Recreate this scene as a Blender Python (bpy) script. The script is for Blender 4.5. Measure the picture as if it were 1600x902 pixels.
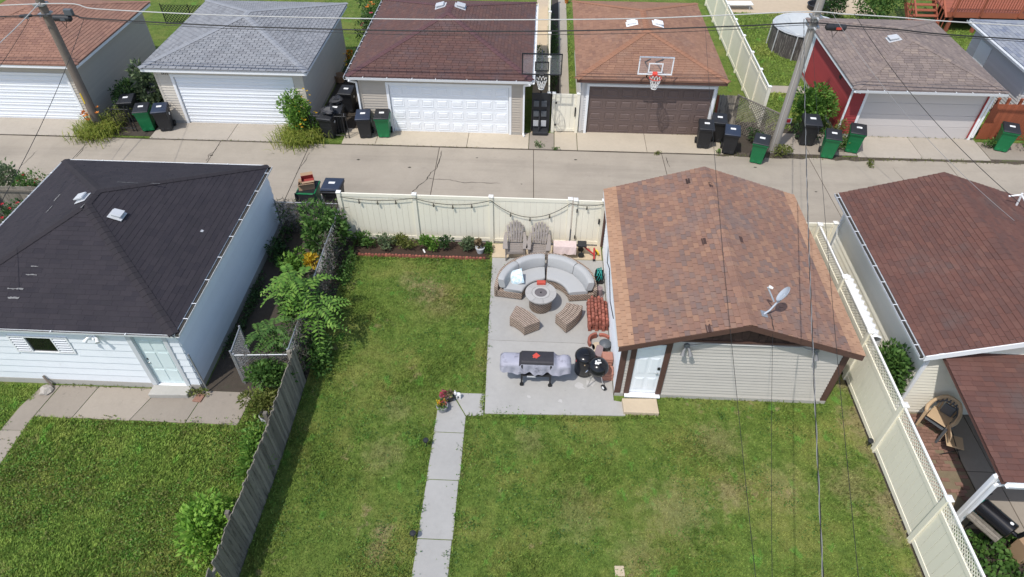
import bpy, bmesh, math, random
import numpy as np
from mathutils import Vector, Matrix

random.seed(7)
rng = np.random.default_rng(7)
for o in list(bpy.data.objects):
    bpy.data.objects.remove(o, do_unlink=True)
scene = bpy.context.scene
COL = scene.collection
R = math.radians

# ------------------------------------------------------------------ camera
FPX, PITCH, YAW, ROLL, CAMH = 1030.31, R(43.7714), R(2.4190), R(0.3147), 14.6
_f = Vector((-math.sin(YAW) * math.cos(PITCH), math.cos(YAW) * math.cos(PITCH), -math.sin(PITCH)))
_r0 = Vector((math.cos(YAW), math.sin(YAW), 0))
_u0 = _r0.cross(_f)
_r = math.cos(ROLL) * _r0 + math.sin(ROLL) * _u0
_u = _r.cross(_f)
cam_data = bpy.data.cameras.new('camera')
cam = bpy.data.objects.new('camera', cam_data)
COL.objects.link(cam)
cam_data.sensor_fit = 'HORIZONTAL'
cam_data.angle = 2 * math.atan(800 / FPX)
cam_data.clip_start = 0.1
cam_data.clip_end = 3000
cam.matrix_world = Matrix(((_r.x, _u.x, -_f.x, 0), (_r.y, _u.y, -_f.y, 0), (_r.z, _u.z, -_f.z, CAMH), (0, 0, 0, 1)))
scene.camera = cam

# ------------------------------------------------------------------ light
SUN_D = Vector((0.34, 0.44, -1.0)).normalized()
world = bpy.data.worlds.new('World')
scene.world = world
world.use_nodes = True
wn = world.node_tree.nodes
bg = wn['Background']
sky = wn.new('ShaderNodeTexSky')
sky.sky_type = 'NISHITA'
sky.sun_disc = False
sky.sun_elevation = math.asin(-SUN_D.z)
sky.sun_rotation = math.atan2(-SUN_D.x, -SUN_D.y)
sky.air_density = 1.0
sky.dust_density = 1.5
world.node_tree.links.new(sky.outputs[0], bg.inputs['Color'])
bg.inputs['Strength'].default_value = 0.15
sun_data = bpy.data.lights.new('sun', 'SUN')
sun = bpy.data.objects.new('sun', sun_data)
COL.objects.link(sun)
sun_data.energy = 2.7
sun_data.angle = R(0.55)
sun_data.color = (1.0, 0.965, 0.915)
sun.rotation_euler = SUN_D.to_track_quat('-Z', 'Y').to_euler()
sun.location = (-10, -10, 40)

vs = scene.view_settings
vs.view_transform = 'Standard'
vs.look = 'None'
vs.gamma = 1.0
vs.exposure = 0.3
vs.use_curve_mapping = False


# a photo pixel gives a direction; the distance comes from the plane it lies on
def ray(px, py):
    return _f * FPX + _r * (px - 800) - _u * (py - 451)


def G(px, py, z=0.0):
    d = ray(px, py)
    return Vector((0, 0, CAMH)) + d * ((z - CAMH) / d.z)


def YA(px, py, Y):
    d = ray(px, py)
    return Vector((0, 0, CAMH)) + d * (Y / d.y)


# ------------------------------------------------------------------ mesh builder
OFF = {}


class MB:
    def __init__(s):
        s.v = []
        s.f = []

    def add(s, verts, faces):
        b = len(s.v)
        s.v += [tuple(p) for p in verts]
        s.f += [tuple(b + i for i in f) for f in faces]
        return s

    def hexa(s, p):
        return s.add(p, [(3, 2, 1, 0), (4, 5, 6, 7), (0, 1, 5, 4), (1, 2, 6, 5), (2, 3, 7, 6), (3, 0, 4, 7)])

    def box(s, x0, x1, y0, y1, z0, z1):
        return s.hexa([(x0, y0, z0), (x1, y0, z0), (x1, y1, z0), (x0, y1, z0), (x0, y0, z1), (x1, y0, z1), (x1, y1, z1), (x0, y1, z1)])

    def obox(s, c, sx, sy, sz, rz=0.0, rx=0.0, ry=0.0):
        m = Matrix.Translation(Vector(c)) @ Matrix.Rotation(rz, 4, 'Z') @ Matrix.Rotation(rx, 4, 'X') @ Matrix.Rotation(ry, 4, 'Y')
        q = []
        for z in (-.5, .5):
            for x, y in ((-.5, -.5), (.5, -.5), (.5, .5), (-.5, .5)):
                q.append(m @ Vector((x * sx, y * sy, z * sz)))
        return s.hexa(q)

    def bar(s, a, b, w, h, up=(0, 0, 1)):
        a = Vector(a); b = Vector(b)
        d = (b - a).normalized()
        sd = d.cross(Vector(up))
        if sd.length < 1e-4:
            sd = d.cross(Vector((1, 0, 0)))
        sd.normalize()
        n = sd.cross(d)
        q = []
        for p in (a, b):
            q += [p - sd * w / 2 - n * h / 2, p + sd * w / 2 - n * h / 2, p + sd * w / 2 + n * h / 2, p - sd * w / 2 + n * h / 2]
        return s.hexa(q)

    def prism(s, poly, z0, z1):
        n = len(poly)
        v = [(x, y, z0) for x, y in poly] + [(x, y, z1) for x, y in poly]
        f = [tuple(range(n - 1, -1, -1)), tuple(range(n, 2 * n))]
        f += [(i, (i + 1) % n, n + (i + 1) % n, n + i) for i in range(n)]
        return s.add(v, f)

    def tube(s, pts, r, n=8):
        pts = [Vector(p) for p in pts]
        rs = r if isinstance(r, (list, tuple)) else [r] * len(pts)
        v = []
        ref = None
        for i, p in enumerate(pts):
            d = (pts[min(i + 1, len(pts) - 1)] - pts[max(i - 1, 0)])
            if d.length < 1e-7:
                d = Vector((0, 0, 1))
            d.normalize()
            if ref is None:
                ref = d.orthogonal().normalized()
            ref = (ref - d * ref.dot(d))
            if ref.length < 1e-5:
                ref = d.orthogonal()
            ref.normalize()
            b = d.cross(ref)
            for k in range(n):
                a = 2 * math.pi * k / n
                v.append(p + (ref * math.cos(a) + b * math.sin(a)) * rs[i])
        f = []
        m = len(pts)
        for i in range(m - 1):
            for k in range(n):
                f.append((i * n + k, i * n + (k + 1) % n, (i + 1) * n + (k + 1) % n, (i + 1) * n + k))
        f.append(tuple(range(n - 1, -1, -1)))
        f.append(tuple((m - 1) * n + k for k in range(n)))
        return s.add(v, f)

    def lathe(s, prof, c=(0, 0, 0), n=24, sx=1.0, sy=1.0):
        v = []
        for r, z in prof:
            for k in range(n):
                a = 2 * math.pi * k / n
                v.append((c[0] + r * sx * math.cos(a), c[1] + r * sy * math.sin(a), c[2] + z))
        f = []
        m = len(prof)
        for i in range(m - 1):
            for k in range(n):
                f.append((i * n + k, i * n + (k + 1) % n, (i + 1) * n + (k + 1) % n, (i + 1) * n + k))
        f.append(tuple(range(n - 1, -1, -1)))
        f.append(tuple((m - 1) * n + k for k in range(n)))
        return s.add(v, f)

    def arcband(s, c, r0, r1, a0, a1, z0, z1, n=16, z1f=None):
        """ring segment with rectangular section"""
        v = []
        for i in range(n + 1):
            t = i / n
            a = a0 + (a1 - a0) * t
            zt = z1f(t) if z1f else z1
            ca, sa = math.cos(a), math.sin(a)
            v += [(c[0] + r0 * ca, c[1] + r0 * sa, z0), (c[0] + r1 * ca, c[1] + r1 * sa, z0), (c[0] + r1 * ca, c[1] + r1 * sa, zt), (c[0] + r0 * ca, c[1] + r0 * sa, zt)]
        f = [(0, 1, 2, 3), tuple(4 * n + k for k in (3, 2, 1, 0))]
        for i in range(n):
            for k in range(4):
                f.append((4 * i + k, 4 * i + 4 + k, 4 * i + 4 + (k + 1) % 4, 4 * i + (k + 1) % 4))
        return s.add(v, f)

    def build(s, name, mat, parent=None, smooth=None, bevel=None, loc=None, sub=0):
        off = Vector(OFF.get(parent.name, (0, 0, 0))) if parent else Vector(loc or (0, 0, 0))
        me = bpy.data.meshes.new(name)
        me.from_pydata([(p[0] - off.x, p[1] - off.y, p[2] - off.z) for p in s.v], [], s.f)
        bm = bmesh.new()
        bm.from_mesh(me)
        bmesh.ops.recalc_face_normals(bm, faces=bm.faces)
        bm.to_mesh(me)
        bm.free()
        me.materials.append(MAT[mat])
        if smooth:
            me.polygons.foreach_set('use_smooth', [True] * len(me.polygons))
            me.set_sharp_from_angle(angle=R(smooth))
        o = bpy.data.objects.new(name, me)
        COL.objects.link(o)
        if parent:
            o.parent = parent
        else:
            o.location = off
        OFF[o.name] = tuple(off)
        if bevel:
            m = o.modifiers.new('bevel', 'BEVEL')
            m.width = bevel
            m.segments = 2
            m.limit_method = 'ANGLE'
        if sub:
            m = o.modifiers.new('sub', 'SUBSURF')
            m.levels = m.render_levels = sub
        return o


def quads(name, V, mat, parent=None, loc=None):
    """V: (N,4,3) array -> one mesh of loose quads"""
    V = np.asarray(V, dtype=np.float32)
    off = np.array(OFF.get(parent.name, (0, 0, 0)) if parent else (loc or (0, 0, 0)), dtype=np.float32)
    N = len(V)
    me = bpy.data.meshes.new(name)
    me.vertices.add(N * 4)
    me.vertices.foreach_set('co', (V - off).reshape(-1))
    me.loops.add(N * 4)
    me.loops.foreach_set('vertex_index', np.arange(N * 4, dtype=np.int32))
    me.polygons.add(N)
    me.polygons.foreach_set('loop_start', np.arange(N, dtype=np.int32) * 4)
    me.polygons.foreach_set('loop_total', np.full(N, 4, dtype=np.int32))
    me.update()
    me.validate()
    me.materials.append(MAT[mat])
    o = bpy.data.objects.new(name, me)
    COL.objects.link(o)
    if parent:
        o.parent = parent
    else:
        o.location = off
    OFF[o.name] = tuple(float(a) for a in off)
    return o


def tag(o, label=None, cat=None, group=None, kind=None):
    if label: o['label'] = label
    if cat: o['category'] = cat
    if group: o['group'] = group
    if kind: o['kind'] = kind
    return o


def thing(name, label, cat, loc=(0, 0, 0), group=None):
    o = bpy.data.objects.new(name, None)
    COL.objects.link(o)
    o.empty_display_size = 0.2
    o.location = loc
    OFF[o.name] = tuple(loc)
    return tag(o, label, cat, group)


def copy_tree(o, parent=None):
    c = o.copy()
    COL.objects.link(c)
    if parent is not None:
        c.parent = parent
    for ch in o.children:
        copy_tree(ch, c)
    return c


def place(o, loc, rz=0.0, label=None, group=None, scale=None, rx=0, ry=0):
    o.location = loc
    o.rotation_euler = (rx, ry, rz)
    if label: o['label'] = label
    if group: o['group'] = group
    if scale: o.scale = (scale,) * 3 if not isinstance(scale, tuple) else scale
    return o


# ------------------------------------------------------------------ materials
MAT = {}


def lin(r, g, b, k=1.0):
    def t(c):
        c /= 255
        return c / 12.92 if c <= .04045 else ((c + .055) / 1.055) ** 2.4
    return (t(r) * k, t(g) * k, t(b) * k)


class NT:
    def __init__(s, name):
        m = bpy.data.materials.new(name)
        m.use_nodes = True
        MAT[name] = m
        s.nt = m.node_tree
        s.n = s.nt.nodes
        s.p = s.n['Principled BSDF']
        s.pos = s.n.new('ShaderNodeNewGeometry')
        s.oi = s.n.new('ShaderNodeObjectInfo')

    def link(s, a, b):
        s.nt.links.new(a, b)

    def noise(s, scale, detail=4, rough=.6, vec=None, stretch=None):
        n = s.n.new('ShaderNodeTexNoise')
        n.inputs['Scale'].default_value = scale
        n.inputs['Detail'].default_value = detail
        n.inputs['Roughness'].default_value = rough
        src = vec or s.pos.outputs['Position']
        if stretch:
            mp = s.n.new('ShaderNodeVectorMath')
            mp.operation = 'MULTIPLY'
            s.link(src, mp.inputs[0])
            mp.inputs[1].default_value = stretch
            src = mp.outputs[0]
        s.link(src, n.inputs['Vector'])
        return n.outputs['Fac']

    def math(s, op, a, b=None, clamp=False):
        n = s.n.new('ShaderNodeMath')
        n.operation = op
        n.use_clamp = clamp
        for i, x in enumerate((a, b)):
            if x is None:
                continue
            if isinstance(x, (int, float)):
                n.inputs[i].default_value = x
            else:
                s.link(x, n.inputs[i])
        return n.outputs[0]

    def rnd(s, salt=0.0):
        """random value per mesh island and per object"""
        w = s.math('MULTIPLY_ADD', s.pos.outputs['Random Per Island'], 91.7)
        w.node.inputs[2].default_value = salt
        w2 = s.math('MULTIPLY_ADD', s.oi.outputs['Random'], 57.3)
        s.link(w, w2.node.inputs[2])
        n = s.n.new('ShaderNodeTexWhiteNoise')
        n.noise_dimensions = '1D'
        s.link(w2, n.inputs['W'])
        return n.outputs['Value']

    def ramp(s, fac, stops, interp='LINEAR'):
        n = s.n.new('ShaderNodeValToRGB')
        cr = n.color_ramp
        cr.interpolation = interp
        while len(cr.elements) < len(stops):
            cr.elements.new(.5)
        for e, (p, c) in zip(cr.elements, stops):
            e.position = p
            e.color = (*c, 1)
        s.link(fac, n.inputs['Fac'])
        return n.outputs['Color']

    def mix(s, fac, a, b, blend='MIX'):
        n = s.n.new('ShaderNodeMix')
        n.data_type = 'RGBA'
        n.blend_type = blend
        for sock, x in ((n.inputs[0], fac), (n.inputs[6], a), (n.inputs[7], b)):
            if isinstance(x, (int, float)):
                sock.default_value = x
            elif isinstance(x, tuple):
                sock.default_value = (*x, 1)
            else:
                s.link(x, sock)
        return n.outputs[2]

    def scalec(s, col, fac):
        n = s.n.new('ShaderNodeVectorMath')
        n.operation = 'SCALE'
        if isinstance(col, tuple):
            n.inputs[0].default_value = col
        else:
            s.link(col, n.inputs[0])
        s.link(fac, n.inputs['Scale'])
        return n.outputs[0]

    def smooth(s, fac, lo, hi):
        n = s.n.new('ShaderNodeMapRange')
        n.interpolation_type = 'SMOOTHSTEP'
        n.inputs['From Min'].default_value = lo
        n.inputs['From Max'].default_value = hi
        s.link(fac, n.inputs['Value'])
        return n.outputs['Result']

    def bump(s, h, strength, dist=.01):
        n = s.n.new('ShaderNodeBump')
        n.inputs['Strength'].default_value = strength
        n.inputs['Distance'].default_value = dist
        s.link(h, n.inputs['Height'])
        s.link(n.outputs[0], s.p.inputs['Normal'])

    def out(s, col, rough=.8, metal=0.0, spec=.4):
        if isinstance(col, tuple):
            s.p.inputs['Base Color'].default_value = (*col, 1)
        else:
            s.link(col, s.p.inputs['Base Color'])
        s.p.inputs['Roughness'].default_value = rough
        s.p.inputs['Metallic'].default_value = metal
        s.p.inputs['Specular IOR Level'].default_value = spec


def mat(name, col, rough=.75, var=.1, vs=5.0, isl=0.0, bump=0.0, bs=60.0, stain=None, sth=(.55, .75), ss=1.5, samt=.6, metal=0.0, spec=.4, stretch=None):
    t = NT(name)
    n = t.noise(vs, 5, .65, stretch=stretch)
    fac = t.math('MULTIPLY_ADD', n, 2 * var)
    fac.node.inputs[2].default_value = 1 - var
    if isl:
        r = t.rnd()
        q = t.math('MULTIPLY_ADD', r, 2 * isl)
        q.node.inputs[2].default_value = 1 - isl
        fac = t.math('MULTIPLY', fac, q)
    c = t.scalec(col, fac)
    if stain:
        sn = t.noise(ss, 6, .7, stretch=stretch)
        c = t.mix(t.math('MULTIPLY', t.smooth(sn, *sth), samt), c, stain)
    if bump:
        t.bump(t.noise(bs, 4, .6, stretch=stretch), bump)
    t.out(c, rough, metal, spec)
    return t


def shingle_mat(name, cols, blotch=None, granule=.18):
    t = NT(name)
    r = t.rnd()
    k = len(cols)
    c = t.ramp(r, [(i / max(1, k - 1), cc) for i, cc in enumerate(cols)])
    g = t.noise(55, 3, .7)
    f = t.math('MULTIPLY_ADD', g, granule * 2)
    f.node.inputs[2].default_value = 1 - granule
    c = t.scalec(c, f)
    big = t.noise(.7, 5, .65)
    if blotch:
        c = t.mix(t.math('MULTIPLY', t.smooth(big, .5, .72), .55), c, blotch)
    f2 = t.math('MULTIPLY_ADD', t.noise(1.3, 4, .6, stretch=(1, .5, 1)), .3)
    f2.node.inputs[2].default_value = .85
    c = t.scalec(c, f2)
    t.bump(t.noise(220, 2, .6), .25, .004)
    t.out(c, .92, 0, .25)


def leaf_mat(name, c0, c1, c2=None, trans=.35):
    t = NT(name)
    r = t.rnd()
    stops = [(0, c0), (.6, c1), (1, c2 or c1)]
    c = t.ramp(r, stops)
    f = t.math('MULTIPLY_ADD', t.noise(2.5, 3, .6), .5)
    f.node.inputs[2].default_value = .75
    c = t.scalec(c, f)
    t.out(c, .55, 0, .3)
    tr = t.n.new('ShaderNodeBsdfTranslucent')
    t.link(c, tr.inputs['Color'])
    mx = t.n.new('ShaderNodeMixShader')
    mx.inputs[0].default_value = trans
    outn = t.n['Material Output']
    t.link(t.p.outputs[0], mx.inputs[1])
    t.link(tr.outputs[0], mx.inputs[2])
    t.link(mx.outputs[0], outn.inputs['Surface'])


def grass_mat(name, dry=.5, k=1.0, blades=False, soil=False):
    t = NT(name)
    a = t.noise(.55, 5, .6)
    b = t.noise(3.2, 5, .7)
    d = t.noise(16, 4, .7)
    fine = t.noise(60, 3, .7)
    g0 = tuple(k * x for x in (.058, .102, .020))
    g1 = tuple(k * x for x in (.128, .190, .036))
    g2 = tuple(k * x for x in (.232, .288, .066))
    s = t.math('ADD', t.math('MULTIPLY', b, .5), t.math('MULTIPLY', d, .5))
    c = t.ramp(s, [(.32, g0), (.5, g1), (.68, g2)])
    # yellower, thinner stretches
    c = t.mix(t.math('MULTIPLY', t.smooth(a, .46, .66), .48 * dry), c, tuple(k * x for x in (.300, .272, .085)))
    # dry patches
    pn = t.noise(1.15, 6, .72)
    c = t.mix(t.math('MULTIPLY', t.smooth(pn, .60, .70), .75 * dry), c, tuple(k * x for x in (.34, .265, .145)))
    # clover
    cn = t.noise(1.7, 4, .6, stretch=(1.3, .9, 1))
    c = t.mix(t.math('MULTIPLY', t.smooth(cn, .60, .68), .65), c, tuple(k * x for x in (.120, .280, .045)))
    if soil:
        for (wx, wy, wr, wa) in [(*G(px_, py_)[:2], r_, a_) for px_, py_, r_, a_ in ((672, 455, .55, .9), (640, 438, .35, .5), (690, 480, .5, .4), (1140, 768, .42, .8), (1120, 690, .6, .55), (598, 832, .22, .9), (590, 860, .3, .6), (1060, 800, .8, .5), (905, 800, .7, .35), (1340, 660, .45, .8), (1330, 760, .6, .6), (1390, 800, .5, .6), (600, 710, .5, .4), (830, 690, .4, .4), (1000, 870, .5, .4), (620, 640, .4, .35), (1220, 760, .6, .45))]:
            vd = t.n.new('ShaderNodeVectorMath')
            vd.operation = 'DISTANCE'
            t.link(t.pos.outputs['Position'], vd.inputs[0])
            vd.inputs[1].default_value = (wx, wy, 0)
            e = t.math('ADD', t.math('SUBTRACT', 1.0, t.math('DIVIDE', vd.outputs['Value'], wr * 1.7)), t.math('MULTIPLY', t.math('SUBTRACT', b, .5), 2.4))
            c = t.mix(t.math('MULTIPLY', t.smooth(e, .10, .95), wa * .75), c, (.38, .30, .165))
        sx = t.n.new('ShaderNodeSeparateXYZ')
        t.link(t.pos.outputs['Position'], sx.inputs[0])
        e = t.math('ADD', t.math('MULTIPLY', t.math('SUBTRACT', sx.outputs['X'], 8.35), 1.3), t.math('MULTIPLY', t.math('SUBTRACT', t.noise(1.4, 5, .7), .5), 3.2))
        c = t.mix(t.math('MULTIPLY', t.smooth(e, 0.0, 1.0), .7), c, (.30, .225, .140))
    if blades:
        f = t.math('MULTIPLY_ADD', t.rnd(), .9)
        f.node.inputs[2].default_value = .65
        c = t.scalec(c, f)
        t.out(c, .6, 0, .25)
        tr = t.n.new('ShaderNodeBsdfTranslucent')
        t.link(c, tr.inputs['Color'])
        mx = t.n.new('ShaderNodeMixShader')
        mx.inputs[0].default_value = .3
        t.link(t.p.outputs[0], mx.inputs[1])
        t.link(tr.outputs[0], mx.inputs[2])
        t.link(mx.outputs[0], t.n['Material Output'].inputs['Surface'])
    else:
        f = t.math('MULTIPLY_ADD', fine, 1.0)
        f.node.inputs[2].default_value = .45
        c = t.scalec(c, f)
        t.bump(t.math('ADD', d, fine), .8, .05)
        t.out(c, .9, 0, .15)


def concrete(name, col, isl=.06, stain=(.2, .18, .15), samt=.35, streak=0.0):
    t = NT(name)
    n1 = t.noise(.8, 6, .65)
    n2 = t.noise(9, 5, .7)
    n3 = t.noise(120, 2, .6)
    f = t.math('MULTIPLY_ADD', n1, .30)
    f.node.inputs[2].default_value = .70
    f = t.math('ADD', f, t.math('MULTIPLY', n2, .18))
    f = t.math('ADD', f, t.math('MULTIPLY', n3, .12))
    q = t.math('MULTIPLY_ADD', t.rnd(), 2 * isl)
    q.node.inputs[2].default_value = 1 - isl
    c = t.scalec(col, t.math('MULTIPLY', f, q))
    sn = t.noise(1.9, 7, .75)
    c = t.mix(t.math('MULTIPLY', t.smooth(sn, .55, .8), samt), c, stain)
    if streak:
        c = t.mix(t.math('MULTIPLY', t.smooth(t.noise(1.0, 6, .7, stretch=(.10, 1.1, 1)), .45, .70), streak), c, stain)
        c = t.mix(t.math('MULTIPLY', t.smooth(t.noise(.35, 3, .6, stretch=(1.6, 1, 1)), .5, .6), streak * .5), c, tuple(1.25 * q for q in col))
    sp = t.noise(5.5, 3, .5)
    c = t.mix(t.math('MULTIPLY', t.smooth(sp, .70, .76), samt * .8), c, stain)
    t.bump(n2, .25, .01)
    t.out(c, .9, 0, .25)


# surfaces
grass_mat('lawn', .9, 1.15, soil=True)
grass_mat('lawn_blade', .9, 1.28, True, soil=True)
grass_mat('wild_lawn', .7, 1.0)
grass_mat('wild_blade', .65, 1.75, True)
mat('dirt', (.060, .048, .036), .95, .3, 7, bump=.6, bs=25, stain=(.035, .05, .02), samt=.5)
mat('mulch', (.050, .030, .020), .95, .45, 26, bump=1.0, bs=40)
mat('pale_dirt', (.21, .165, .105), .95, .25, 5, bump=.5, bs=30, stain=(.07, .09, .03), samt=.5)
concrete('alley_concrete', (.358, .312, .250), .04, (.19, .165, .135), .42, .30)
concrete('apron_concrete', (.40, .355, .295), .07, (.2, .17, .13), .4)
concrete('cream_concrete', (.48, .415, .32), .04, (.3, .24, .17), .35)
concrete('patio_concrete', (.378, .366, .340), .03, (.235, .225, .205), .38)
concrete('old_concrete', (.315, .272, .222), .12, (.14, .125, .10), .55)
concrete('tan_concrete', (.54, .44, .31), .05, (.3, .22, .14), .4)
concrete('foundation', (.42, .40, .36), .03, (.2, .18, .15), .5)
mat('paver_brick', (.24, .135, .10), .9, .2, 8, isl=.2, bump=.4, bs=50)
mat('sand', (.50, .40, .28), .95, .12, 3, bump=.3, bs=30)
mat('crack', (.055, .047, .036), .95, .3, 20)
mat('scuff', (.20, .195, .19), .9, .3, 12)
mat('broken_clay', (.26, .14, .10), .9, .25, 9, bump=.4)
mat('joint_soil', (.085, .068, .050), .95, .35, 12, bump=.5, bs=40, stain=(.05, .075, .025), samt=.6)
mat('patch_concrete', (.47, .455, .43), .9, .12, 5)

# timber, paint, plastic
mat('wood_grey', (.225, .198, .158), .9, .35, 14, isl=.30, bump=.5, bs=40, stain=(.035, .03, .025), sth=(.5, .7), ss=2.2, samt=.75, stretch=(6, 6, .8))
mat('wood_pole', (.190, .155, .125), .9, .3, 9, bump=.5, bs=30, stretch=(6, 6, .6))
mat('wood_pole_grey', (.33, .30, .265), .9, .25, 9, bump=.5, bs=30, stretch=(6, 6, .6))
mat('red_stain', (.30, .085, .040), .75, .2, 10, isl=.15, bump=.2, bs=40, stretch=(1, 1, 4))
mat('deck_red', (.33, .100, .055), .75, .2, 6, isl=.15)
mat('vinyl_cream', (.84, .79, .645), .45, .03, 2, isl=.02, stain=(.52, .49, .38), sth=(.58, .8), ss=2.2, samt=.35, stretch=(1, 1, .5))
mat('vinyl_white', (.85, .83, .77), .4, .03, 2)
mat('white_paint', (.84, .85, .85), .5, .05, 3)
mat('white_siding', (.80, .83, .855), .55, .06, 2.5, isl=.03, stain=(.45, .43, .38), sth=(.62, .8), ss=3, samt=.45)
mat('grey_siding', (.50, .465, .415), .65, .06, 3, isl=.05, stain=(.27, .22, .17), sth=(.66, .8), ss=4, samt=.5)
mat('tan_siding', (.50, .445, .37), .65, .04, 2, isl=.03)
mat('taupe_siding', (.46, .405, .335), .65, .04, 2, isl=.03)
mat('beige_siding', (.60, .545, .46), .65, .04, 2, isl=.03)
mat('lightgrey_siding', (.60, .58, .55), .65, .04, 2, isl=.03)
mat('cream_siding', (.80, .765, .65), .6, .04, 2, isl=.02)
mat('red_siding', (.33, .045, .045), .65, .1, 3, isl=.05)
mat('brown_trim', (.100, .052, .040), .7, .2, 6, stain=(.2, .13, .1), sth=(.6, .8), samt=.4)
mat('gable_shake', (.062, .034, .027), .85, .3, 8, isl=.45)
mat('white_door', (.82, .85, .875), .4, .02, 2)
mat('mint_door', (.68, .78, .77), .45, .03, 2)
mat('brown_door', (.150, .108, .096), .5, .12, 3, isl=.05)
mat('grey_door', (.58, .54, .515), .55, .06, 2, isl=.03, stretch=(.3, 1, 3))
mat('overhead_white', (.83, .855, .875), .45, .03, 2, isl=.015)
mat('galvanised', (.42, .43, .44), .45, .15, 10, metal=.6)
mat('dark_metal', (.022, .022, .024), .5, .2, 8)
mat('black_plastic', (.024, .025, .028), .5, .2, 5, bump=.1, bs=90)
mat('navy_plastic', (.030, .040, .066), .45, .2, 5)
mat('green_plastic', (.012, .185, .065), .42, .12, 4)
mat('label_white', (.78, .78, .76), .5, .12, 60)
mat('rubber', (.015, .015, .015), .8, .1)
mat('wire_black', (.020, .019, .018), .6, .1)
mat('wire_grey', (.50, .49, .46), .5, .1)
mat('wire_bare', (.24, .235, .23), .5, .1)
mat('vent_metal', (.52, .53, .54), .45, .1, 6)
mat('gutter_muck', (.040, .036, .030), .95, .4, 12)
mat('glass_dark', (.010, .013, .010), .08, .2, 2, spec=.6)
mat('shutter_slat', (.60, .62, .63), .5, .05)
mat('chrome', (.7, .7, .7), .2, .02, metal=1.0)
mat('dish_grey', (.42, .46, .51), .4, .04)
mat('lamp_grey', (.20, .20, .20), .5, .1)

# roofs
shingle_mat('shingle_brown', [lin(128, 99, 86), lin(141, 109, 92), lin(134, 103, 89), lin(121, 101, 93), lin(151, 117, 96), lin(141, 108, 92)], (.165, .14, .135))
shingle_mat('shingle_tan', [lin(164, 128, 102), lin(174, 138, 111), lin(156, 122, 99)], None, .12)
shingle_mat('shingle_maroon', [lin(97, 69, 62), lin(106, 74, 65), lin(95, 70, 64), lin(111, 79, 69)], (.115, .092, .083))
shingle_mat('shingle_wine', [lin(94, 71, 66), lin(101, 74, 68), lin(91, 71, 68), lin(106, 79, 71)], (.11, .085, .09))
shingle_mat('shingle_black', [lin(50, 47, 51), lin(55, 51, 55), lin(48, 45, 50)], (.042, .037, .042), .2)
shingle_mat('shingle_grey', [lin(132, 134, 137), lin(143, 144, 146), lin(125, 126, 129)], (.22, .22, .23), .1)
shingle_mat('shingle_rust', [lin(138, 104, 89), lin(149, 113, 96), lin(132, 99, 86)], (.24, .15, .115), .15)
shingle_mat('shingle_terracotta', [lin(138, 104, 85), lin(150, 114, 93), lin(132, 99, 83)], (.25, .16, .12), .14)
shingle_mat('shingle_taupe', [lin(126, 113, 106), lin(138, 124, 116), lin(119, 107, 102), lin(146, 131, 120)], (.19, .16, .145), .12)
shingle_mat('cap_grey', [lin(140, 142, 146), lin(146, 148, 151)], None, .08)
shingle_mat('cap_terracotta', [lin(152, 110, 87), lin(146, 106, 84)], None, .1)
shingle_mat('cap_black', [lin(53, 49, 52), lin(50, 47, 50)], None, .1)
shingle_mat('cap_wine', [lin(90, 66, 68), lin(98, 70, 70)], None, .1)
shingle_mat('shingle_slate', [lin(134, 138, 145), lin(148, 151, 157), lin(118, 124, 138)], None, .12)

# furniture
t = NT('wicker')
w1 = t.n.new('ShaderNodeTexWave'); w1.inputs['Scale'].default_value = 7; w1.bands_direction = 'DIAGONAL'; w1.inputs['Distortion'].default_value = 1.5
w1.inputs['Detail'].default_value = 2
t.link(t.pos.outputs['Position'], w1.inputs['Vector'])
wn2 = t.noise(22, 4, .75, stretch=(1, 1, .5))
c = t.ramp(t.math('ADD', t.math('MULTIPLY', w1.outputs['Fac'], .4), t.math('MULTIPLY', wn2, .75)), [(.34, (.11, .078, .060)), (.55, (.265, .198, .152)), (.76, (.42, .335, .265))])
t.bump(w1.outputs['Fac'], .6, .01)
t.out(c, .7, 0, .3)
mat('cushion', (.40, .402, .395), .9, .04, 3, bump=.15, bs=150)
mat('chair_plastic', (.285, .25, .225), .5, .08, 4, isl=.06)
mat('stone_top', (.40, .385, .36), .7, .12, 20, isl=.06)
mat('burner', (.14, .125, .125), .8, .4, 60, bump=.6, bs=80)
mat('red_box', (.50, .085, .055), .5, .25, 25)
mat('cover_lilac', (.37, .365, .42), .6, .18, 3, bump=.5, bs=7, stain=(.13, .125, .15), sth=(.5, .68), ss=3.2, samt=.75)
mat('cover_dark', (.035, .032, .036), .6, .35, 9)
mat('emblem_red', (.58, .075, .05), .5, .08)
mat('clay_red', (.310, .105, .072), .85, .22, 10, isl=.28, bump=.3, bs=60)
mat('clay_orange', (.42, .20, .145), .85, .15, 12, isl=.15, bump=.3, bs=60)
mat('enamel_black', (.012, .012, .014), .18, .1, 3)
mat('towel', (.62, .50, .47), .9, .2, 12)
mat('red_metal', (.42, .030, .030), .4, .1)
mat('yellow_plastic', (.70, .50, .03), .5, .1)
mat('teal_hose', (.015, .25, .22), .45, .15, 30)
mat('pot_grey', (.30, .30, .30), .7, .1)
mat('pot_dark', (.03, .03, .032), .6, .2)
mat('pot_plum', (.27, .20, .20), .8, .1)
mat('white_glaze', (.80, .79, .76), .35, .05)
mat('cardboard', (.36, .235, .14), .85, .12, 6)
mat('carton_red', (.30, .045, .04), .6, .3, 30)
mat('plastic_tan', (.54, .39, .24), .5, .06, 4)
mat('plastic_slate', (.10, .11, .12), .5, .1)
mat('tarp_white', (.50, .52, .51), .5, .08, 3)
mat('pool_wall', (.075, .065, .062), .7, .5, 10, stain=(.24, .22, .2), sth=(.5, .62), ss=4, samt=.9, stretch=(5, 5, .5))
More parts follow.
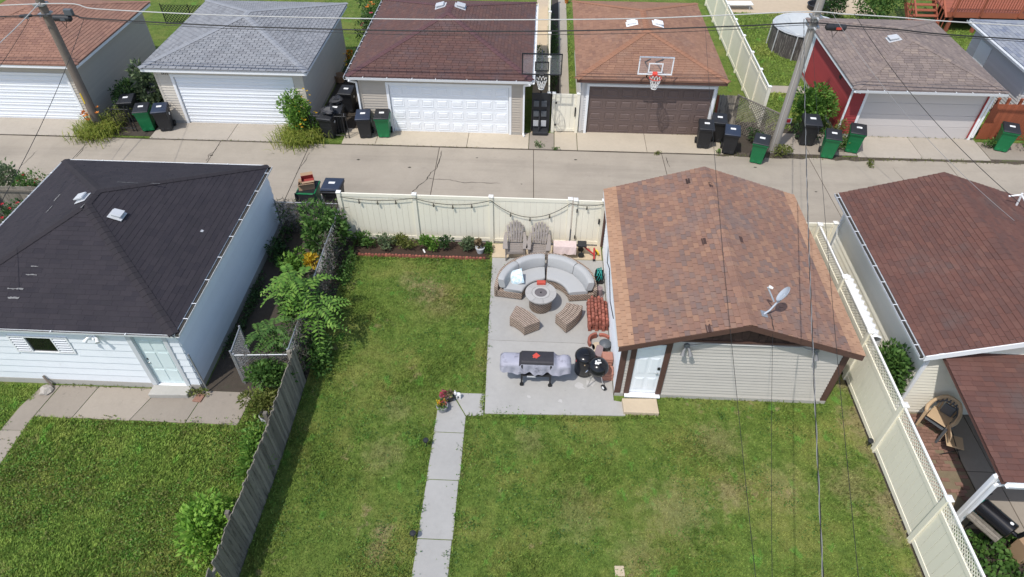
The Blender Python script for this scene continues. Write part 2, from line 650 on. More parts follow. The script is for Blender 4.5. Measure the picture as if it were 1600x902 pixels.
mat('pool_water', (.03, .07, .03), .1, .3, 3)
mat('orange_bucket', (.80, .33, .02), .45, .05)
mat('bag_black', (.035, .035, .038), .55, .3, 8)
mat('sign_red', (.50, .02, .03), .5, .06)
mat('sign_yellow', (.80, .45, .02), .5, .05)
mat('net_white', (.78, .77, .74), .7, .05)
mat('rim_red', (.60, .06, .04), .45, .05)
mat('bed_grey', (.28, .27, .26), .9, .2, 8, bump=.4)
mat('rock', (.38, .345, .30), .9, .25, 8, bump=.5, bs=14)
mat('pillow_blue', (.45, .60, .66), .9, .05, 3, stain=(.74, .77, .77), sth=(.45, .52), ss=9, samt=.9)
t = NT('board_clear')
t.out((.75, .78, .80), .1, 0, .5)
t.p.inputs['Alpha'].default_value = .07
t = NT('bulb_glass')
t.out((.10, .09, .07), .15, 0, .5)

# foliage
leaf_mat('leaf_bright', (.09, .20, .03), (.16, .31, .05), (.25, .40, .075))
leaf_mat('leaf_mid', (.055, .125, .027), (.095, .195, .042), (.15, .26, .06))
leaf_mat('leaf_dark', (.026, .062, .020), (.05, .105, .03), (.08, .145, .04), .25)
leaf_mat('leaf_sage', (.11, .16, .08), (.17, .23, .11), (.24, .29, .16))
leaf_mat('leaf_olive', (.11, .145, .03), (.18, .21, .05), (.26, .26, .08))
leaf_mat('leaf_strap', (.15, .21, .03), (.26, .31, .05), (.38, .38, .085))
leaf_mat('leaf_lime', (.15, .31, .04), (.25, .45, .065), (.36, .55, .10))
leaf_mat('leaf_dry', (.16, .12, .07), (.25, .19, .11), (.33, .25, .15), .2)
leaf_mat('twig_dead', (.075, .062, .048), (.12, .10, .08), (.19, .165, .135), .1)
leaf_mat('petal_yellow', (.65, .34, .02), (.78, .50, .03), (.80, .58, .08), .3)
leaf_mat('petal_orange', (.60, .17, .03), (.72, .25, .04), (.75, .34, .1), .3)
leaf_mat('petal_pink', (.62, .06, .12), (.70, .10, .18), (.72, .25, .30), .3)
leaf_mat('petal_red', (.50, .02, .03), (.58, .03, .05), (.6, .06, .08), .2)
leaf_mat('leaf_gold', (.50, .30, .01), (.60, .42, .03), (.40, .38, .05), .3)
mat('stem_brown', (.10, .075, .05), .9, .2)
mat('stem_green', (.07, .11, .03), .8, .2)

# ------------------------------------------------------------------ shared builders
def siding(parent, p0, p1, z0, z1, exp, mt, nrm, single=False, holes=(), name='siding_board', t0=.020, t1=.005, off=0.0):
    """clapboards between plan points p0 and p1; nrm = outward plan normal; holes = [(s0,s1,z0,z1)]"""
    p0 = Vector((*p0, 0)); p1 = Vector((*p1, 0)); n = Vector((*nrm, 0))
    L = (p1 - p0).length
    u = (p1 - p0) / L
    joined = MB()
    z = z0
    while z < z1 - .01:
        zt = min(z + exp, z1)
        segs = [(0, L)]
        for (a, b, h0, h1) in holes:
            if z < h1 - .02 and zt > h0 + .02:
                ns = []
                for (s, e) in segs:
                    if a > s: ns.append((s, min(a, e)))
                    if b < e: ns.append((max(b, s), e))
                segs = [q for q in ns if q[1] - q[0] > .02]
        for (s, e) in segs:
            m = MB() if single else joined
            q = []
            for zz, tk in ((z + .002, t0), (zt - .001, t1)):
                a = p0 + u * s + n * off; b = p0 + u * e + n * off
                a.z = b.z = zz
                q += [a, b, b + n * tk, a + n * tk]
            m.hexa(q)
            if single:
                m.build(name, mt, parent)
        z = zt
    if not single:
        o = joined.build(name, mt, parent)
        o['kind'] = 'stuff'


TAB_CACHE = {}


def roof_planes(parent, planes, mt, exp=.142, w=.305, n_single=0, low_mat=None, low_t=0.0, jitter=.0, gap=.012, thick=.014):
    """planes: (o,u,v,L,T,s0,s1). The n_single whole tabs nearest the photograph's viewpoint are objects, the rest one mesh"""
    cand = []
    rest = []
    for pi, (o, u, v, L, T, s0, s1) in enumerate(planes):
        n = u.cross(v)
        nc = int(math.ceil(T / exp))
        for i in range(nc):
            ta = i * exp
            tb = min(ta + exp * 1.1, T)
            a = -w * (.5 * (i % 2)) - w * random.random() * jitter
            while a < L:
                b = a + w
                a0, b0 = max(a, s0(ta)), min(b - gap, s1(ta))
                a1, b1 = max(a, s0(tb)), min(b - gap, s1(tb))
                lo = low_mat and ta < low_t
                if b0 - a0 > .02:
                    if b1 < a1:
                        a1 = b1 = (a1 + b1) / 2
                    whole = abs(b0 - a0 - (w - gap)) < 1e-4 and abs(b1 - a1 - (w - gap)) < 1e-4 and tb - ta > exp
                    if whole:
                        P = o + u * a0 + v * ta
                        cand.append(((P - Vector((0, 0, CAMH))).length, pi, P, lo, (a0, b0, a1, b1, ta, tb)))
                    else:
                        rest.append((pi, lo, (a0, b0, a1, b1, ta, tb)))
                a = b
    cand.sort(key=lambda c: c[0])
    single = cand[:n_single]
    rest += [(c[1], c[3], c[4]) for c in cand[n_single:]]
    off = Vector(OFF[parent.name])
    if single:
        me = bpy.data.meshes.new('shingle')
        W = w - gap; E = exp * 1.1
        me.from_pydata([(0, 0, thick), (W, 0, thick), (W, E, .003), (0, E, .003), (0, 0, 0), (W, 0, 0)], [], [(0, 1, 2, 3), (4, 5, 1, 0), (0, 3, 4), (1, 5, 2)])
        for c in single:
            o, u, v = planes[c[1]][:3]
            n = u.cross(v)
            lift = n * (.0005 + random.random() * .006)
            P = c[2] - off + lift
            key = mt if not c[3] else low_mat
            if key not in TAB_CACHE.setdefault(id(me), {}):
                m2 = me.copy()
                m2.materials.append(MAT[key])
                TAB_CACHE[id(me)][key] = m2
            ob = bpy.data.objects.new('shingle', TAB_CACHE[id(me)][key])
            ob.parent = parent
            ob.matrix_basis = Matrix(((u.x, v.x, n.x, P.x), (u.y, v.y, n.y, P.y), (u.z, v.z, n.z, P.z), (0, 0, 0, 1)))
            COL.objects.link(ob)
    for key, flag in ((mt, False), (low_mat, True)):
        if key is None: continue
        m = MB()
        for pi, lo, (a0, b0, a1, b1, ta, tb) in rest:
            if bool(lo) != flag: continue
            o, u, v = planes[pi][:3]
            n = u.cross(v)
            h = thick + random.random() * .005
            q = [o + u * a0 + v * ta + n * h, o + u * b0 + v * ta + n * h, o + u * b1 + v * tb + n * .003, o + u * a1 + v * tb + n * .003, o + u * a0 + v * ta, o + u * b0 + v * ta]
            m.add(q, [(0, 1, 2, 3), (4, 5, 1, 0), (0, 3, 4), (1, 5, 2)])
        if m.v:
            off2 = OFF[parent.name]
            me = bpy.data.meshes.new('shingles')
            me.from_pydata([(p[0] - off2[0], p[1] - off2[1], p[2] - off2[2]) for p in m.v], [], m.f)
            me.materials.append(MAT[key])
            ob = bpy.data.objects.new('shingles', me)
            ob.parent = parent
            COL.objects.link(ob)
            ob['kind'] = 'stuff'
            OFF[ob.name] = off2


def caps(parent, lines, mt, w=.27, step=.2, single=False):
    """overlapping cap pieces; lines: (a, b, left fall, right fall) with falls as vectors"""
    m = MB()
    for a, b, fl, fr in lines:
        a = Vector(a); b = Vector(b)
        L = (b - a).length
        d = (b - a) / L
        k = max(1, int(L / step))
        for i in range(k):
            p = a + d * (i * L / k); q = a + d * min(L, (i + 1.15) * L / k)
            up = Vector((0, 0, .028 + random.random() * .003)); up2 = Vector((0, 0, .020))
            l = fl * w / 2; r = fr * w / 2
            m.add([p + up + l, p + up, p + up + r, q + up2 + r, q + up2, q + up2 + l, p + l, p + r, p], [(0, 1, 4, 5), (1, 2, 3, 4), (6, 8, 1, 0), (8, 7, 2, 1)])
    o = m.build('ridge_cap', mt, parent)
    o['kind'] = 'stuff'
    return o


def hip_roof(root, x0, x1, y0, y1, z, pitch, mt, n_single=0, exp=.142, w=.305, capmat=None, jitter=0.0, gap=.012, thick=.014):
    hw = min(x1 - x0, y1 - y0) / 2
    h = pitch * hw
    th = math.atan(pitch)
    c, s = math.cos(th), math.sin(th)
    if (x1 - x0) <= (y1 - y0):
        A = Vector(((x0 + x1) / 2, y0 + hw, z + h)); B = Vector(((x0 + x1) / 2, y1 - hw, z + h))
    else:
        A = Vector((x0 + hw, (y0 + y1) / 2, z + h)); B = Vector((x1 - hw, (y0 + y1) / 2, z + h))
    C = [Vector((x0, y0, z)), Vector((x1, y0, z)), Vector((x1, y1, z)), Vector((x0, y1, z))]
    m = MB()
    dn = Vector((0, 0, -.012))
    ns = (x1 - x0) <= (y1 - y0)
    if ns:
        m.add([p + dn for p in C] + [A + dn, B + dn] + [Vector((p.x, p.y, z - .05)) for p in C], [(0, 1, 4), (1, 2, 5, 4), (2, 3, 5), (3, 0, 4, 5), (9, 8, 7, 6), (0, 6, 7, 1), (1, 7, 8, 2), (2, 8, 9, 3), (3, 9, 6, 0)])
    else:
        m.add([p + dn for p in C] + [A + dn, B + dn] + [Vector((p.x, p.y, z - .05)) for p in C], [(0, 1, 5, 4), (1, 2, 5), (2, 3, 4, 5), (3, 0, 4), (9, 8, 7, 6), (0, 6, 7, 1), (1, 7, 8, 2), (2, 8, 9, 3), (3, 9, 6, 0)])
    roof = m.build('roof', mt, root)
    pl = []
    for o, u, inw, L in ((C[0], (1, 0), (0, 1), x1 - x0), (C[1], (0, 1), (-1, 0), y1 - y0), (C[2], (-1, 0), (0, -1), x1 - x0), (C[3], (0, -1), (1, 0), y1 - y0)):
        pl.append((o, Vector((*u, 0)), Vector((inw[0] * c, inw[1] * c, s)), L, hw / c, (lambda t: t * c), (lambda t, L=L: L - t * c)))
    roof_planes(roof, pl, mt, exp, w, n_single, jitter=jitter, gap=gap, thick=thick)
    falls = [Vector((0, -c, -s)), Vector((c, 0, -s)), Vector((0, c, -s)), Vector((-c, 0, -s))]
    # along a hip, each side falls along its own slope, perpendicular to the hip
    lines = []
    for i, (p, q) in enumerate(((C[0], A), (C[1], A if ns else B), (C[2], B), (C[3], B if ns else A))):
        d = (q - p).normalized()
        fa = falls[i]; fb = falls[(i - 1) % 4]
        l = (fa - d * fa.dot(d)).normalized(); r = (fb - d * fb.dot(d)).normalized()
        lines.append((p, q, l, r))
    if (B - A).length > .1:
        lines.append((A, B, Vector((-c, 0, -s)) if ns else Vector((0, -c, -s)), Vector((c, 0, -s)) if ns else Vector((0, c, -s))))
    caps(roof, lines, capmat or mt)
    return roof, A, B, th


def roof_vent(parent, p, n, up, mt='vent_metal', s=.36):
    """low square louvre vent lying on a roof slope"""
    n = Vector(n).normalized(); v = Vector(up).normalized(); u = v.cross(n)
    m = MB()
    P = Vector(p)
    def q(a, b, h): return P + u * a * s + v * b * s + n * h
    m.hexa([q(-.68, -.7, .012), q(.68, -.7, .012), q(.68, .7, .012), q(-.68, .7, .012), q(-.68, -.7, .026), q(.68, -.7, .026), q(.68, .7, .026), q(-.68, .7, .026)])
    m.hexa([q(-.42, -.42, .02), q(.42, -.42, .02), q(.42, .42, .02), q(-.42, .42, .02), q(-.42, -.42, .10), q(.42, -.42, .10), q(.42, .42, .08), q(-.42, .42, .08)])
    m.hexa([q(-.52, -.56, .10), q(.52, -.56, .10), q(.52, .5, .085), q(-.52, .5, .085), q(-.52, -.56, .135), q(.52, -.56, .135), q(.46, .44, .125), q(-.46, .44, .125)])
    return m.build('roof_vent', mt, parent, bevel=.008)


def wall_box(root, x0, x1, y0, y1, z0, z1, mt, door=None, t=.12):
    m = MB()
    if door:
        m.box(x0, door[0], y0, y0 + t, z0, z1)
        m.box(door[1], x1, y0, y0 + t, z0, z1)
        m.box(door[0], door[1], y0, y0 + t, door[2], z1)
    else:
        m.box(x0, x1, y0, y0 + t, z0, z1)
    m.box(x0, x1, y1 - t, y1, z0, z1)
    m.box(x0, x0 + t, y0 + t, y1 - t, z0, z1)
    m.box(x1 - t, x1, y0 + t, y1 - t, z0, z1)
    return m.build('wall', mt, root)


def overhead_door(root, xa, xb, y, h, mt, style, rows=4, cols=8):
    """sectional door standing in the opening; style: ribbed / panelled / flat"""
    m = MB()
    m.box(xa, xb, y, y + .05, .01, h)
    d = m.build('garage_door', mt, root)
    if style == 'flat':
        for i in range(rows):
            z0 = .02 + i * (h - .02) / rows
            MB().box(xa + .01, xb - .01, y - .018, y - .001, z0 + .006, z0 + (h - .02) / rows - .006).build('door_section', mt, d, bevel=.006)
    elif style == 'ribbed':
        k = rows
        for i in range(k):
            z0 = .02 + i * (h - .02) / k; dz = (h - .02) / k
            m = MB().box(xa + .01, xb - .01, y - .014, y - .001, z0 + .004, z0 + dz - .004)
            m.box(xa + .012, xb - .012, y - .030, y - .014, z0 + dz * .22, z0 + dz * .40)
            m.box(xa + .012, xb - .012, y - .030, y - .014, z0 + dz * .60, z0 + dz * .78)
            m.build('door_section', mt, d, bevel=.006)
    else:
        dz = (h - .02) / rows; dx = (xb - xa - .02) / cols
        for i in range(rows):
            z0 = .02 + i * dz
            MB().box(xa + .01, xb - .01, y - .012, y - .001, z0 + .004, z0 + dz - .004).build('door_section', mt, d)
        me = None
        for i in range(rows):
            for j in range(cols):
                x = xa + .01 + j * dx + dx * .12; z = .02 + i * dz + dz * .2
                a, b = dx * .76, dz * .6
                if me is None:
                    mm = MB()
                    e = .030
                    # raised field inside a pressed groove
                    mm.add([(0, 0, 0), (a, 0, 0), (a, 0, b), (0, 0, b), (0, -.016, 0), (a, -.016, 0), (a, -.016, b), (0, -.016, b), (e, -.004, e), (a - e, -.004, e), (a - e, -.004, b - e), (e, -.004, b - e)],
                           [(0, 1, 5, 4), (1, 2, 6, 5), (2, 3, 7, 6), (3, 0, 4, 7), (4, 5, 9, 8), (5, 6, 10, 9), (6, 7, 11, 10), (7, 4, 8, 11), (8, 9, 10, 11)])
                    mm.hexa([(e * 1.6, -.004, e * 1.6), (a - e * 1.6, -.004, e * 1.6), (a - e * 1.6, -.004, b - e * 1.6), (e * 1.6, -.004, b - e * 1.6), (e * 2.2, -.018, e * 2.2), (a - e * 2.2, -.018, e * 2.2), (a - e * 2.2, -.018, b - e * 2.2), (e * 2.2, -.018, b - e * 2.2)])
                    me = bpy.data.meshes.new('panel')
                    me.from_pydata(mm.v, [], mm.f)
                    me.materials.append(MAT[mt])
                off = OFF[d.name]
                o = bpy.data.objects.new('panel', me)
                o.parent = d
                o.location = (x - off[0], y - .012 - off[1], z - off[2])
                COL.objects.link(o)
    return d


def gutter(root, a, b, out, mt='white_paint', muck=None, w=.11, h=.10, straps=0, name='gutter'):
    """open trough from a to b; out = outward plan direction"""
    a = Vector(a); b = Vector(b); o = Vector((*out, 0))
    m = MB()
    prof = [(0, 0), (0, -h), (w * .75, -h), (w, 0), (w * 1.06, 0), (w * .80, -h - .008), (-.006, -h - .008), (-.006, 0)]
    k = len(prof)
    v = [p + o * x + Vector((0, 0, z)) for p in (a, b) for x, z in prof]
    m.add(v, [(i, (i + 1) % k, k + (i + 1) % k, k + i) for i in range(k)] + [tuple(range(k)), tuple(range(2 * k - 1, k - 1, -1))])
    g = m.build(name, mt, root)
    if muck:
        m = MB()
        e = (b - a).normalized() * .01
        m.hexa([a + e + o * .004 + Vector((0, 0, -h + .004)), a + e + o * w * .72 + Vector((0, 0, -h + .004)), b - e + o * w * .72 + Vector((0, 0, -h + .004)), b - e + o * .004 + Vector((0, 0, -h + .004)),
                a + e + o * .004 + Vector((0, 0, -.03)), a + e + o * w * .86 + Vector((0, 0, -.03)), b - e + o * w * .86 + Vector((0, 0, -.03)), b - e + o * .004 + Vector((0, 0, -.03))])
        m.build('leaf_litter', muck, g)
    for i in range(straps):
        p = a.lerp(b, (i + .5 + random.uniform(-.2, .2)) / straps)
        MB().bar(p - o * .02 + Vector((0, 0, .008)), p + o * (w + .006) + Vector((0, 0, .008)), .022, .006).build('strap', mt, g)
    return g


def lattice(parent, p0, p1, z0, z1, step, w, mt, name='lattice', thick=.008, kind='stuff'):
    p0 = Vector((*p0, 0)); p1 = Vector((*p1, 0))
    L = (p1 - p0).length; u = (p1 - p0) / L
    nrm = Vector((-u.y, u.x, 0))
    H = z1 - z0
    m = MB()
    for sgn, off in ((1, -thick * .52), (-1, thick * .52)):
        k = -H
        while k < L:
            # line s = k + t (sgn 1) or s = k + H - t
            if sgn == 1:
                ta, tb = max(0, -k), min(H, L - k)
                a = (k + ta, ta); b = (k + tb, tb)
            else:
                ta, tb = max(0, k + H - L), min(H, k + H)
                a = (k + H - ta, ta); b = (k + H - tb, tb)
            if tb - ta > .02:
                A = p0 + u * a[0] + nrm * off + Vector((0, 0, z0 + a[1])); B = p0 + u * b[0] + nrm * off + Vector((0, 0, z0 + b[1]))
                m.bar(A, B, w, thick, up=nrm)
            k += step * 1.414
    o = m.build(name, mt, parent)
    if kind: o['kind'] = kind
    return o


# ------------------------------------------------------------------ plants
def leaf_quads(P, D, L, W, fold=.25):
    """P base points, D unit axes, L lengths, W widths -> (N,4,3) diamond leaves"""
    N = len(P)
    rv = rng.normal(size=(N, 3))
    S = np.cross(D, rv)
    S /= np.linalg.norm(S, axis=1, keepdims=True) + 1e-9
    # prefer leaves that face up
    Nn = np.cross(S, D)
    flip = Nn[:, 2] < 0
    S[flip] *= -1
    Nn[flip] *= -1
    L = np.broadcast_to(L, N)[:, None]; W = np.broadcast_to(W, N)[:, None]
    mid = P + D * L * .45
    return np.stack([P, mid + S * W / 2 + Nn * W * fold, P + D * L - Nn * L * .1, mid - S * W / 2 + Nn * W * fold], 1)


def cloud(c, r, n, lumps=7, lump_r=.45, up=.5, flat=False):
    """points and outward axes on the shells of overlapping clumps filling an ellipsoid"""
    c = np.array(c, float); r = np.array(r, float)
    cs = rng.normal(size=(lumps, 3)); cs /= np.linalg.norm(cs, axis=1, keepdims=True)
    cs *= rng.uniform(.25, .75, (lumps, 1))
    cs[:, 2] = np.abs(cs[:, 2]) if flat else cs[:, 2]
    k = rng.integers(0, lumps, n)
    d = rng.normal(size=(n, 3)); d /= np.linalg.norm(d, axis=1, keepdims=True)
    rad = lump_r * rng.uniform(.55, 1.08, (n, 1)) * rng.uniform(.7, 1.15, (lumps, 1))[k]
    P = c + (cs[k] + d * rad) * r
    D = d + np.array([0, 0, up]) + rng.normal(size=(n, 3)) * .5
    D /= np.linalg.norm(D, axis=1, keepdims=True)
    return P, D


def bush(name, label, cat, loc, r, n, leaf, mt, lumps=8, group=None, lump_r=.45, flowers=None, stems=4, up=.4, aspect=.5, zc=None):
    loc = Vector(loc)
    root = thing(name, label, cat, loc, group)
    zc = r[2] * .95 if zc is None else zc
    P, D = cloud((loc.x, loc.y, loc.z + zc), r, n, lumps, lump_r, up)
    P[:, 2] = np.maximum(P[:, 2], loc.z + .02)
    L = leaf * rng.uniform(.35, 1.3, n)
    quads('foliage', leaf_quads(P, D, L, L * aspect), mt, root)
    m = MB()
    for i in range(stems):
        a = random.uniform(0, 6.28)
        e = loc + Vector((math.cos(a) * r[0] * .5, math.sin(a) * r[1] * .5, zc * 1.2))
        m.tube([loc + Vector((math.cos(a) * .03, math.sin(a) * .03, -.02)), loc.lerp(e, .5) + Vector((0, 0, .05)), e], [.014, .010, .005], 5)
    m.build('stem', 'stem_brown', root)
    if flowers:
        fm, fn, fs = flowers
        P, D = cloud((loc.x, loc.y, loc.z + zc), tuple(q * 1.06 for q in r), fn * 4, lumps, lump_r, 1.0)
        o = np.argsort(-P[:, 2])[:fn * 2]
        o = rng.permutation(o)[:fn]
        Q = []
        for p in P[o]:
            a = rng.uniform(0, 6.28)
            for k in range(6):
                an = a + k * 1.047
                dd = np.array([math.cos(an), math.sin(an), .35]); dd /= np.linalg.norm(dd)
                Q.append(leaf_quads(p[None], dd[None], fs, fs * .7, .05)[0])
        quads('flowers', np.array(Q), fm, root)['kind'] = 'stuff'
    return root


def strap_clump(name, label, cat, loc, rad, h, n, mt, flowers=None, group=None, spread=.25, w=.022):
    loc = Vector(loc)
    root = thing(name, label, cat, loc, group)
    Q = []
    for i in range(n):
        a = rng.uniform(0, 6.28); ln = h * rng.uniform(.6, 1.2)
        b = np.array([loc.x + rng.normal() * spread * .7, loc.y + rng.normal() * spread * .7, loc.z])
        o = np.array([math.cos(a), math.sin(a), 0]); s = np.array([-o[1], o[0], 0]) * w * rng.uniform(.7, 1.3) / 2
        lean = rng.uniform(.35, 1.0) * rad
        pts = [b + o * lean * (t ** 1.6) + np.array([0, 0, ln * (t * 1.5 - .95 * t * t)]) for t in (0, .33, .66, 1.0)]
        for j in range(3):
            w0 = (1, 1, .8, .15)[j]; w1 = (1, 1, .8, .15)[j + 1]
            Q.append([pts[j] - s * w0, pts[j] + s * w0, pts[j + 1] + s * w1, pts[j + 1] - s * w1])
    quads('foliage', np.array(Q), mt, root)
    if flowers:
        fm, fn, fs, fh = flowers
        Q = []
        m = MB()
        for i in range(fn):
            a = rng.uniform(0, 6.28); q = rng.uniform(.1, .8) * rad
            p = np.array([loc.x + math.cos(a) * q, loc.y + math.sin(a) * q, loc.z + fh * rng.uniform(.75, 1.15)])
            m.tube([(loc.x + math.cos(a) * q * .3, loc.y + math.sin(a) * q * .3, loc.z), tuple(p)], .006, 4)
            for k in range(6):
                an = a + k * 1.047
                dd = np.array([math.cos(an), math.sin(an), .6]); dd /= np.linalg.norm(dd)
                Q.append(leaf_quads(p[None], dd[None], fs, fs * .55, .05)[0])
        m.build('flower_stalk', 'stem_green', root)
        quads('flowers', np.array(Q), fm, root)['kind'] = 'stuff'
    return root


def frond_tree(name, label, loc, stems, mt, flen=.85, leaf=.13, nf=9, cat='sapling', group=None):
    """sapling with long arching pinnate leaves; stems: list of (dx,dy,height)"""
    loc = Vector(loc)
    root = thing(name, label, cat, loc, group)
    st = MB()
    Q = []
    for dx, dy, h in stems:
        top = loc + Vector((dx, dy, h))
        mid = loc.lerp(top, .5) + Vector((0, 0, .12 * h))
        st.tube([loc + Vector((dx * .1, dy * .1, -.02)), mid, top], [.028, .02, .010], 6)
        for k in range(nf):
            f = .45 + .55 * (k / max(1, nf - 1))
            b = (loc.lerp(mid, f * 2) if f < .5 else mid.lerp(top, f * 2 - 1))
            a = k * 2.4 + random.uniform(-.3, .3)
            fl = flen * random.uniform(.7, 1.1) * (1.1 - .35 * f)
            o = Vector((math.cos(a), math.sin(a), 0))
            s = Vector((-o.y, o.x, 0))
            rise = random.uniform(.15, .75)
            bend = random.uniform(-.3, .3)
            prev = b
            pts = []
            for i in range(1, 10):
                t = i / 9
                p = b + o * fl * t + s * fl * bend * t * t + Vector((0, 0, fl * (rise * t - .75 * t * t)))
                pts.append(p)
                ll = leaf * (1.0 - .35 * abs(t - .4) * 2) * random.uniform(.85, 1.1)
                for sg in (-1, 1):
                    d = (s * sg + o * .35 + Vector((0, 0, -.15 + random.uniform(-.12, .12)))).normalized()
                    n = d.cross(o * sg)
                    wv = o * ll * .25
                    Q.append([tuple(p), tuple(p + d * ll * .45 + wv), tuple(p + d * ll + Vector((0, 0, -.02))), tuple(p + d * ll * .45 - wv)])
            st.tube([b] + pts[2::4], .005, 4)
    quads('foliage', np.array([[list(a) for a in q] for q in Q]), mt, root)
    st.build('stem', 'stem_green', root)
    return root


# ------------------------------------------------------------------ trash cart prototypes
def make_cart(name, body, lid):
    root = thing(name, 'cart', 'trash cart')
    def ring(w, d, z, yo=0.0):
        return [(-w / 2, -d / 2 + yo, z), (w / 2, -d / 2 + yo, z), (w / 2, d / 2 + yo, z), (-w / 2, d / 2 + yo, z)]
    m = MB()
    lv = [ring(.46, .46, .03, .0), ring(.48, .50, .18, .0), ring(.55, .62, .80, -.02), ring(.57, .66, .88, -.03), ring(.61, .72, .885, -.03), ring(.61, .72, .96, -.03)]
    v = [p for q in lv for p in q]
    f = [(3, 2, 1, 0)]
    for i in range(len(lv) - 1):
        for k in range(4):
            f.append((4 * i + k, 4 * i + (k + 1) % 4, 4 * i + 4 + (k + 1) % 4, 4 * i + 4 + k))
    e = 4 * (len(lv) - 1)
    f.append((e, e + 1, e + 2, e + 3))
    m.add(v, f)
    m.obox((0, -.285, .56), .30, .03, .05)       # catch bar on the front
    m.obox((-.12, -.235, .10), .12, .03, .12); m.obox((.12, -.235, .10), .12, .03, .12)
    b = m.build('body', body, root, bevel=.018, smooth=40)
    m = MB()
    m.add([(-.31, -.42, .965), (.31, -.42, .965), (.31, .33, 1.00), (-.31, .33, 1.00), (-.30, -.40, 1.0), (.30, -.40, 1.0), (.28, .30, 1.065), (-.28, .30, 1.065), (-.16, -.2, 1.045), (.16, -.2, 1.045), (.16, .22, 1.075), (-.16, .22, 1.075)],
          [(3, 2, 1, 0), (0, 1, 5, 4), (1, 2, 6, 5), (2, 3, 7, 6), (3, 0, 4, 7), (4, 5, 9, 8), (5, 6, 10, 9), (6, 7, 11, 10), (7, 4, 8, 11), (8, 9, 10, 11)])
    l = m.build('lid', lid, root, bevel=.01, smooth=50)
    m = MB()
    random.seed(3)
    lm = MB().add([(-.10, -.10, 1.0625), (.10, -.10, 1.0625), (.10, .02, 1.0712), (-.10, .02, 1.0712)], [(0, 1, 2, 3)])
    lm.build('sticker', 'label_white', l)
    MB().add([(-.075, -.2915, .40), (.075, -.2915, .40), (.075, -.297, .45), (-.075, -.297, .45)], [(0, 1, 2, 3)])
    MB().obox((0, -.278, .50), .14, .008, .045, rx=.09).build('sticker', 'label_white', b)
    mm = MB()
    mm.tube([(.288, -.02, .70), (.296, -.02, .70)], .06, 14)
    mm.build('emblem', 'label_white', b)
    hb = MB()
    hb.tube([(-.27, .30, .95), (-.27, .40, .99), (.27, .40, .99), (.27, .30, .95)], .018, 6)
    hb.build('handle', body, root, smooth=60)
    for s in (-1, 1):
        w = MB()
        w.tube([(s * .235, .24, .125), (s * .295, .24, .125)], .125, 16)
        wo = w.build('wheel', 'rubber', root)
        w = MB()
        w.tube([(s * .290, .24, .125), (s * .302, .24, .125)], .06, 12)
        w.build('hub', 'black_plastic', wo)
    return root


# flat slab pieces with recessed joints
def slab(parent, poly, z0, z1, mt, name='slab', bevel=.008):
    return MB().prism(poly, z0, z1).build(name, mt, parent, bevel=bevel)


def ribbon(pts, w, z):
    m = MB()
    P = [Vector((p[0], p[1], z)) for p in pts]
    L = []
    for i, p in enumerate(P):
        d = (P[min(i + 1, len(P) - 1)] - P[max(i - 1, 0)]).normalized()
        s = Vector((-d.y, d.x, 0)) * w * random.uniform(.4, 1.2) * (0.3 if i in (0, len(P) - 1) else 1)
        L.append((p - s / 2, p + s / 2))
    v = [q for a in L for q in a]
    m.add(v, [(2 * i, 2 * i + 1, 2 * i + 3, 2 * i + 2) for i in range(len(P) - 1)])
    return m


def wander(a, b, n, amp):
    a = Vector((a[0], a[1])); b = Vector((b[0], b[1]))
    d = (b - a); s = Vector((-d.y, d.x)).normalized()
    out = []
    o = 0
    for i in range(n + 1):
        t = i / n
        o = o * .7 + random.uniform(-amp, amp)
        out.append(a + d * t + s * (o if 0 < i < n else 0))
    return out

# ================================================================== the setting
def sheet(name, x0, x1, y0, y1, z, mt, n=1):
    m = MB()
    m.box(x0, x1, y0, y1, z - .3, z)
    return tag(m.build(name, mt, loc=((x0 + x1) / 2, (y0 + y1) / 2, z)), kind='structure')


MB_g = MB().add([(-700, -700, -.06), (700, -700, -.06), (700, 900, -.06), (-700, 900, -.06)], [(0, 1, 2, 3)])
tag(MB_g.build('ground', 'wild_lawn'), kind='structure')
sheet('lawn', -6.2, 8.82, -6, 17.45, 0.0, 'lawn')
sheet('neighbour_lawn', -30, -6.2, -6, 12.3, -.005, 'wild_lawn')
sheet('side_yard', -8.9, -6.2, 10.75, 18.3, .004, 'dirt')
sheet('east_yard', 8.82, 30, -6, 18.3, -.01, 'dirt')
sheet('west_yard', -40, -15.6, 12.3, 18.3, -.01, 'dirt')
sheet('far_yard', -60, 60, 23.6, 60, -.008, 'wild_lawn')
sheet('alley_verge', -9.0, 30, 17.45, 18.6, -.006, 'old_concrete')

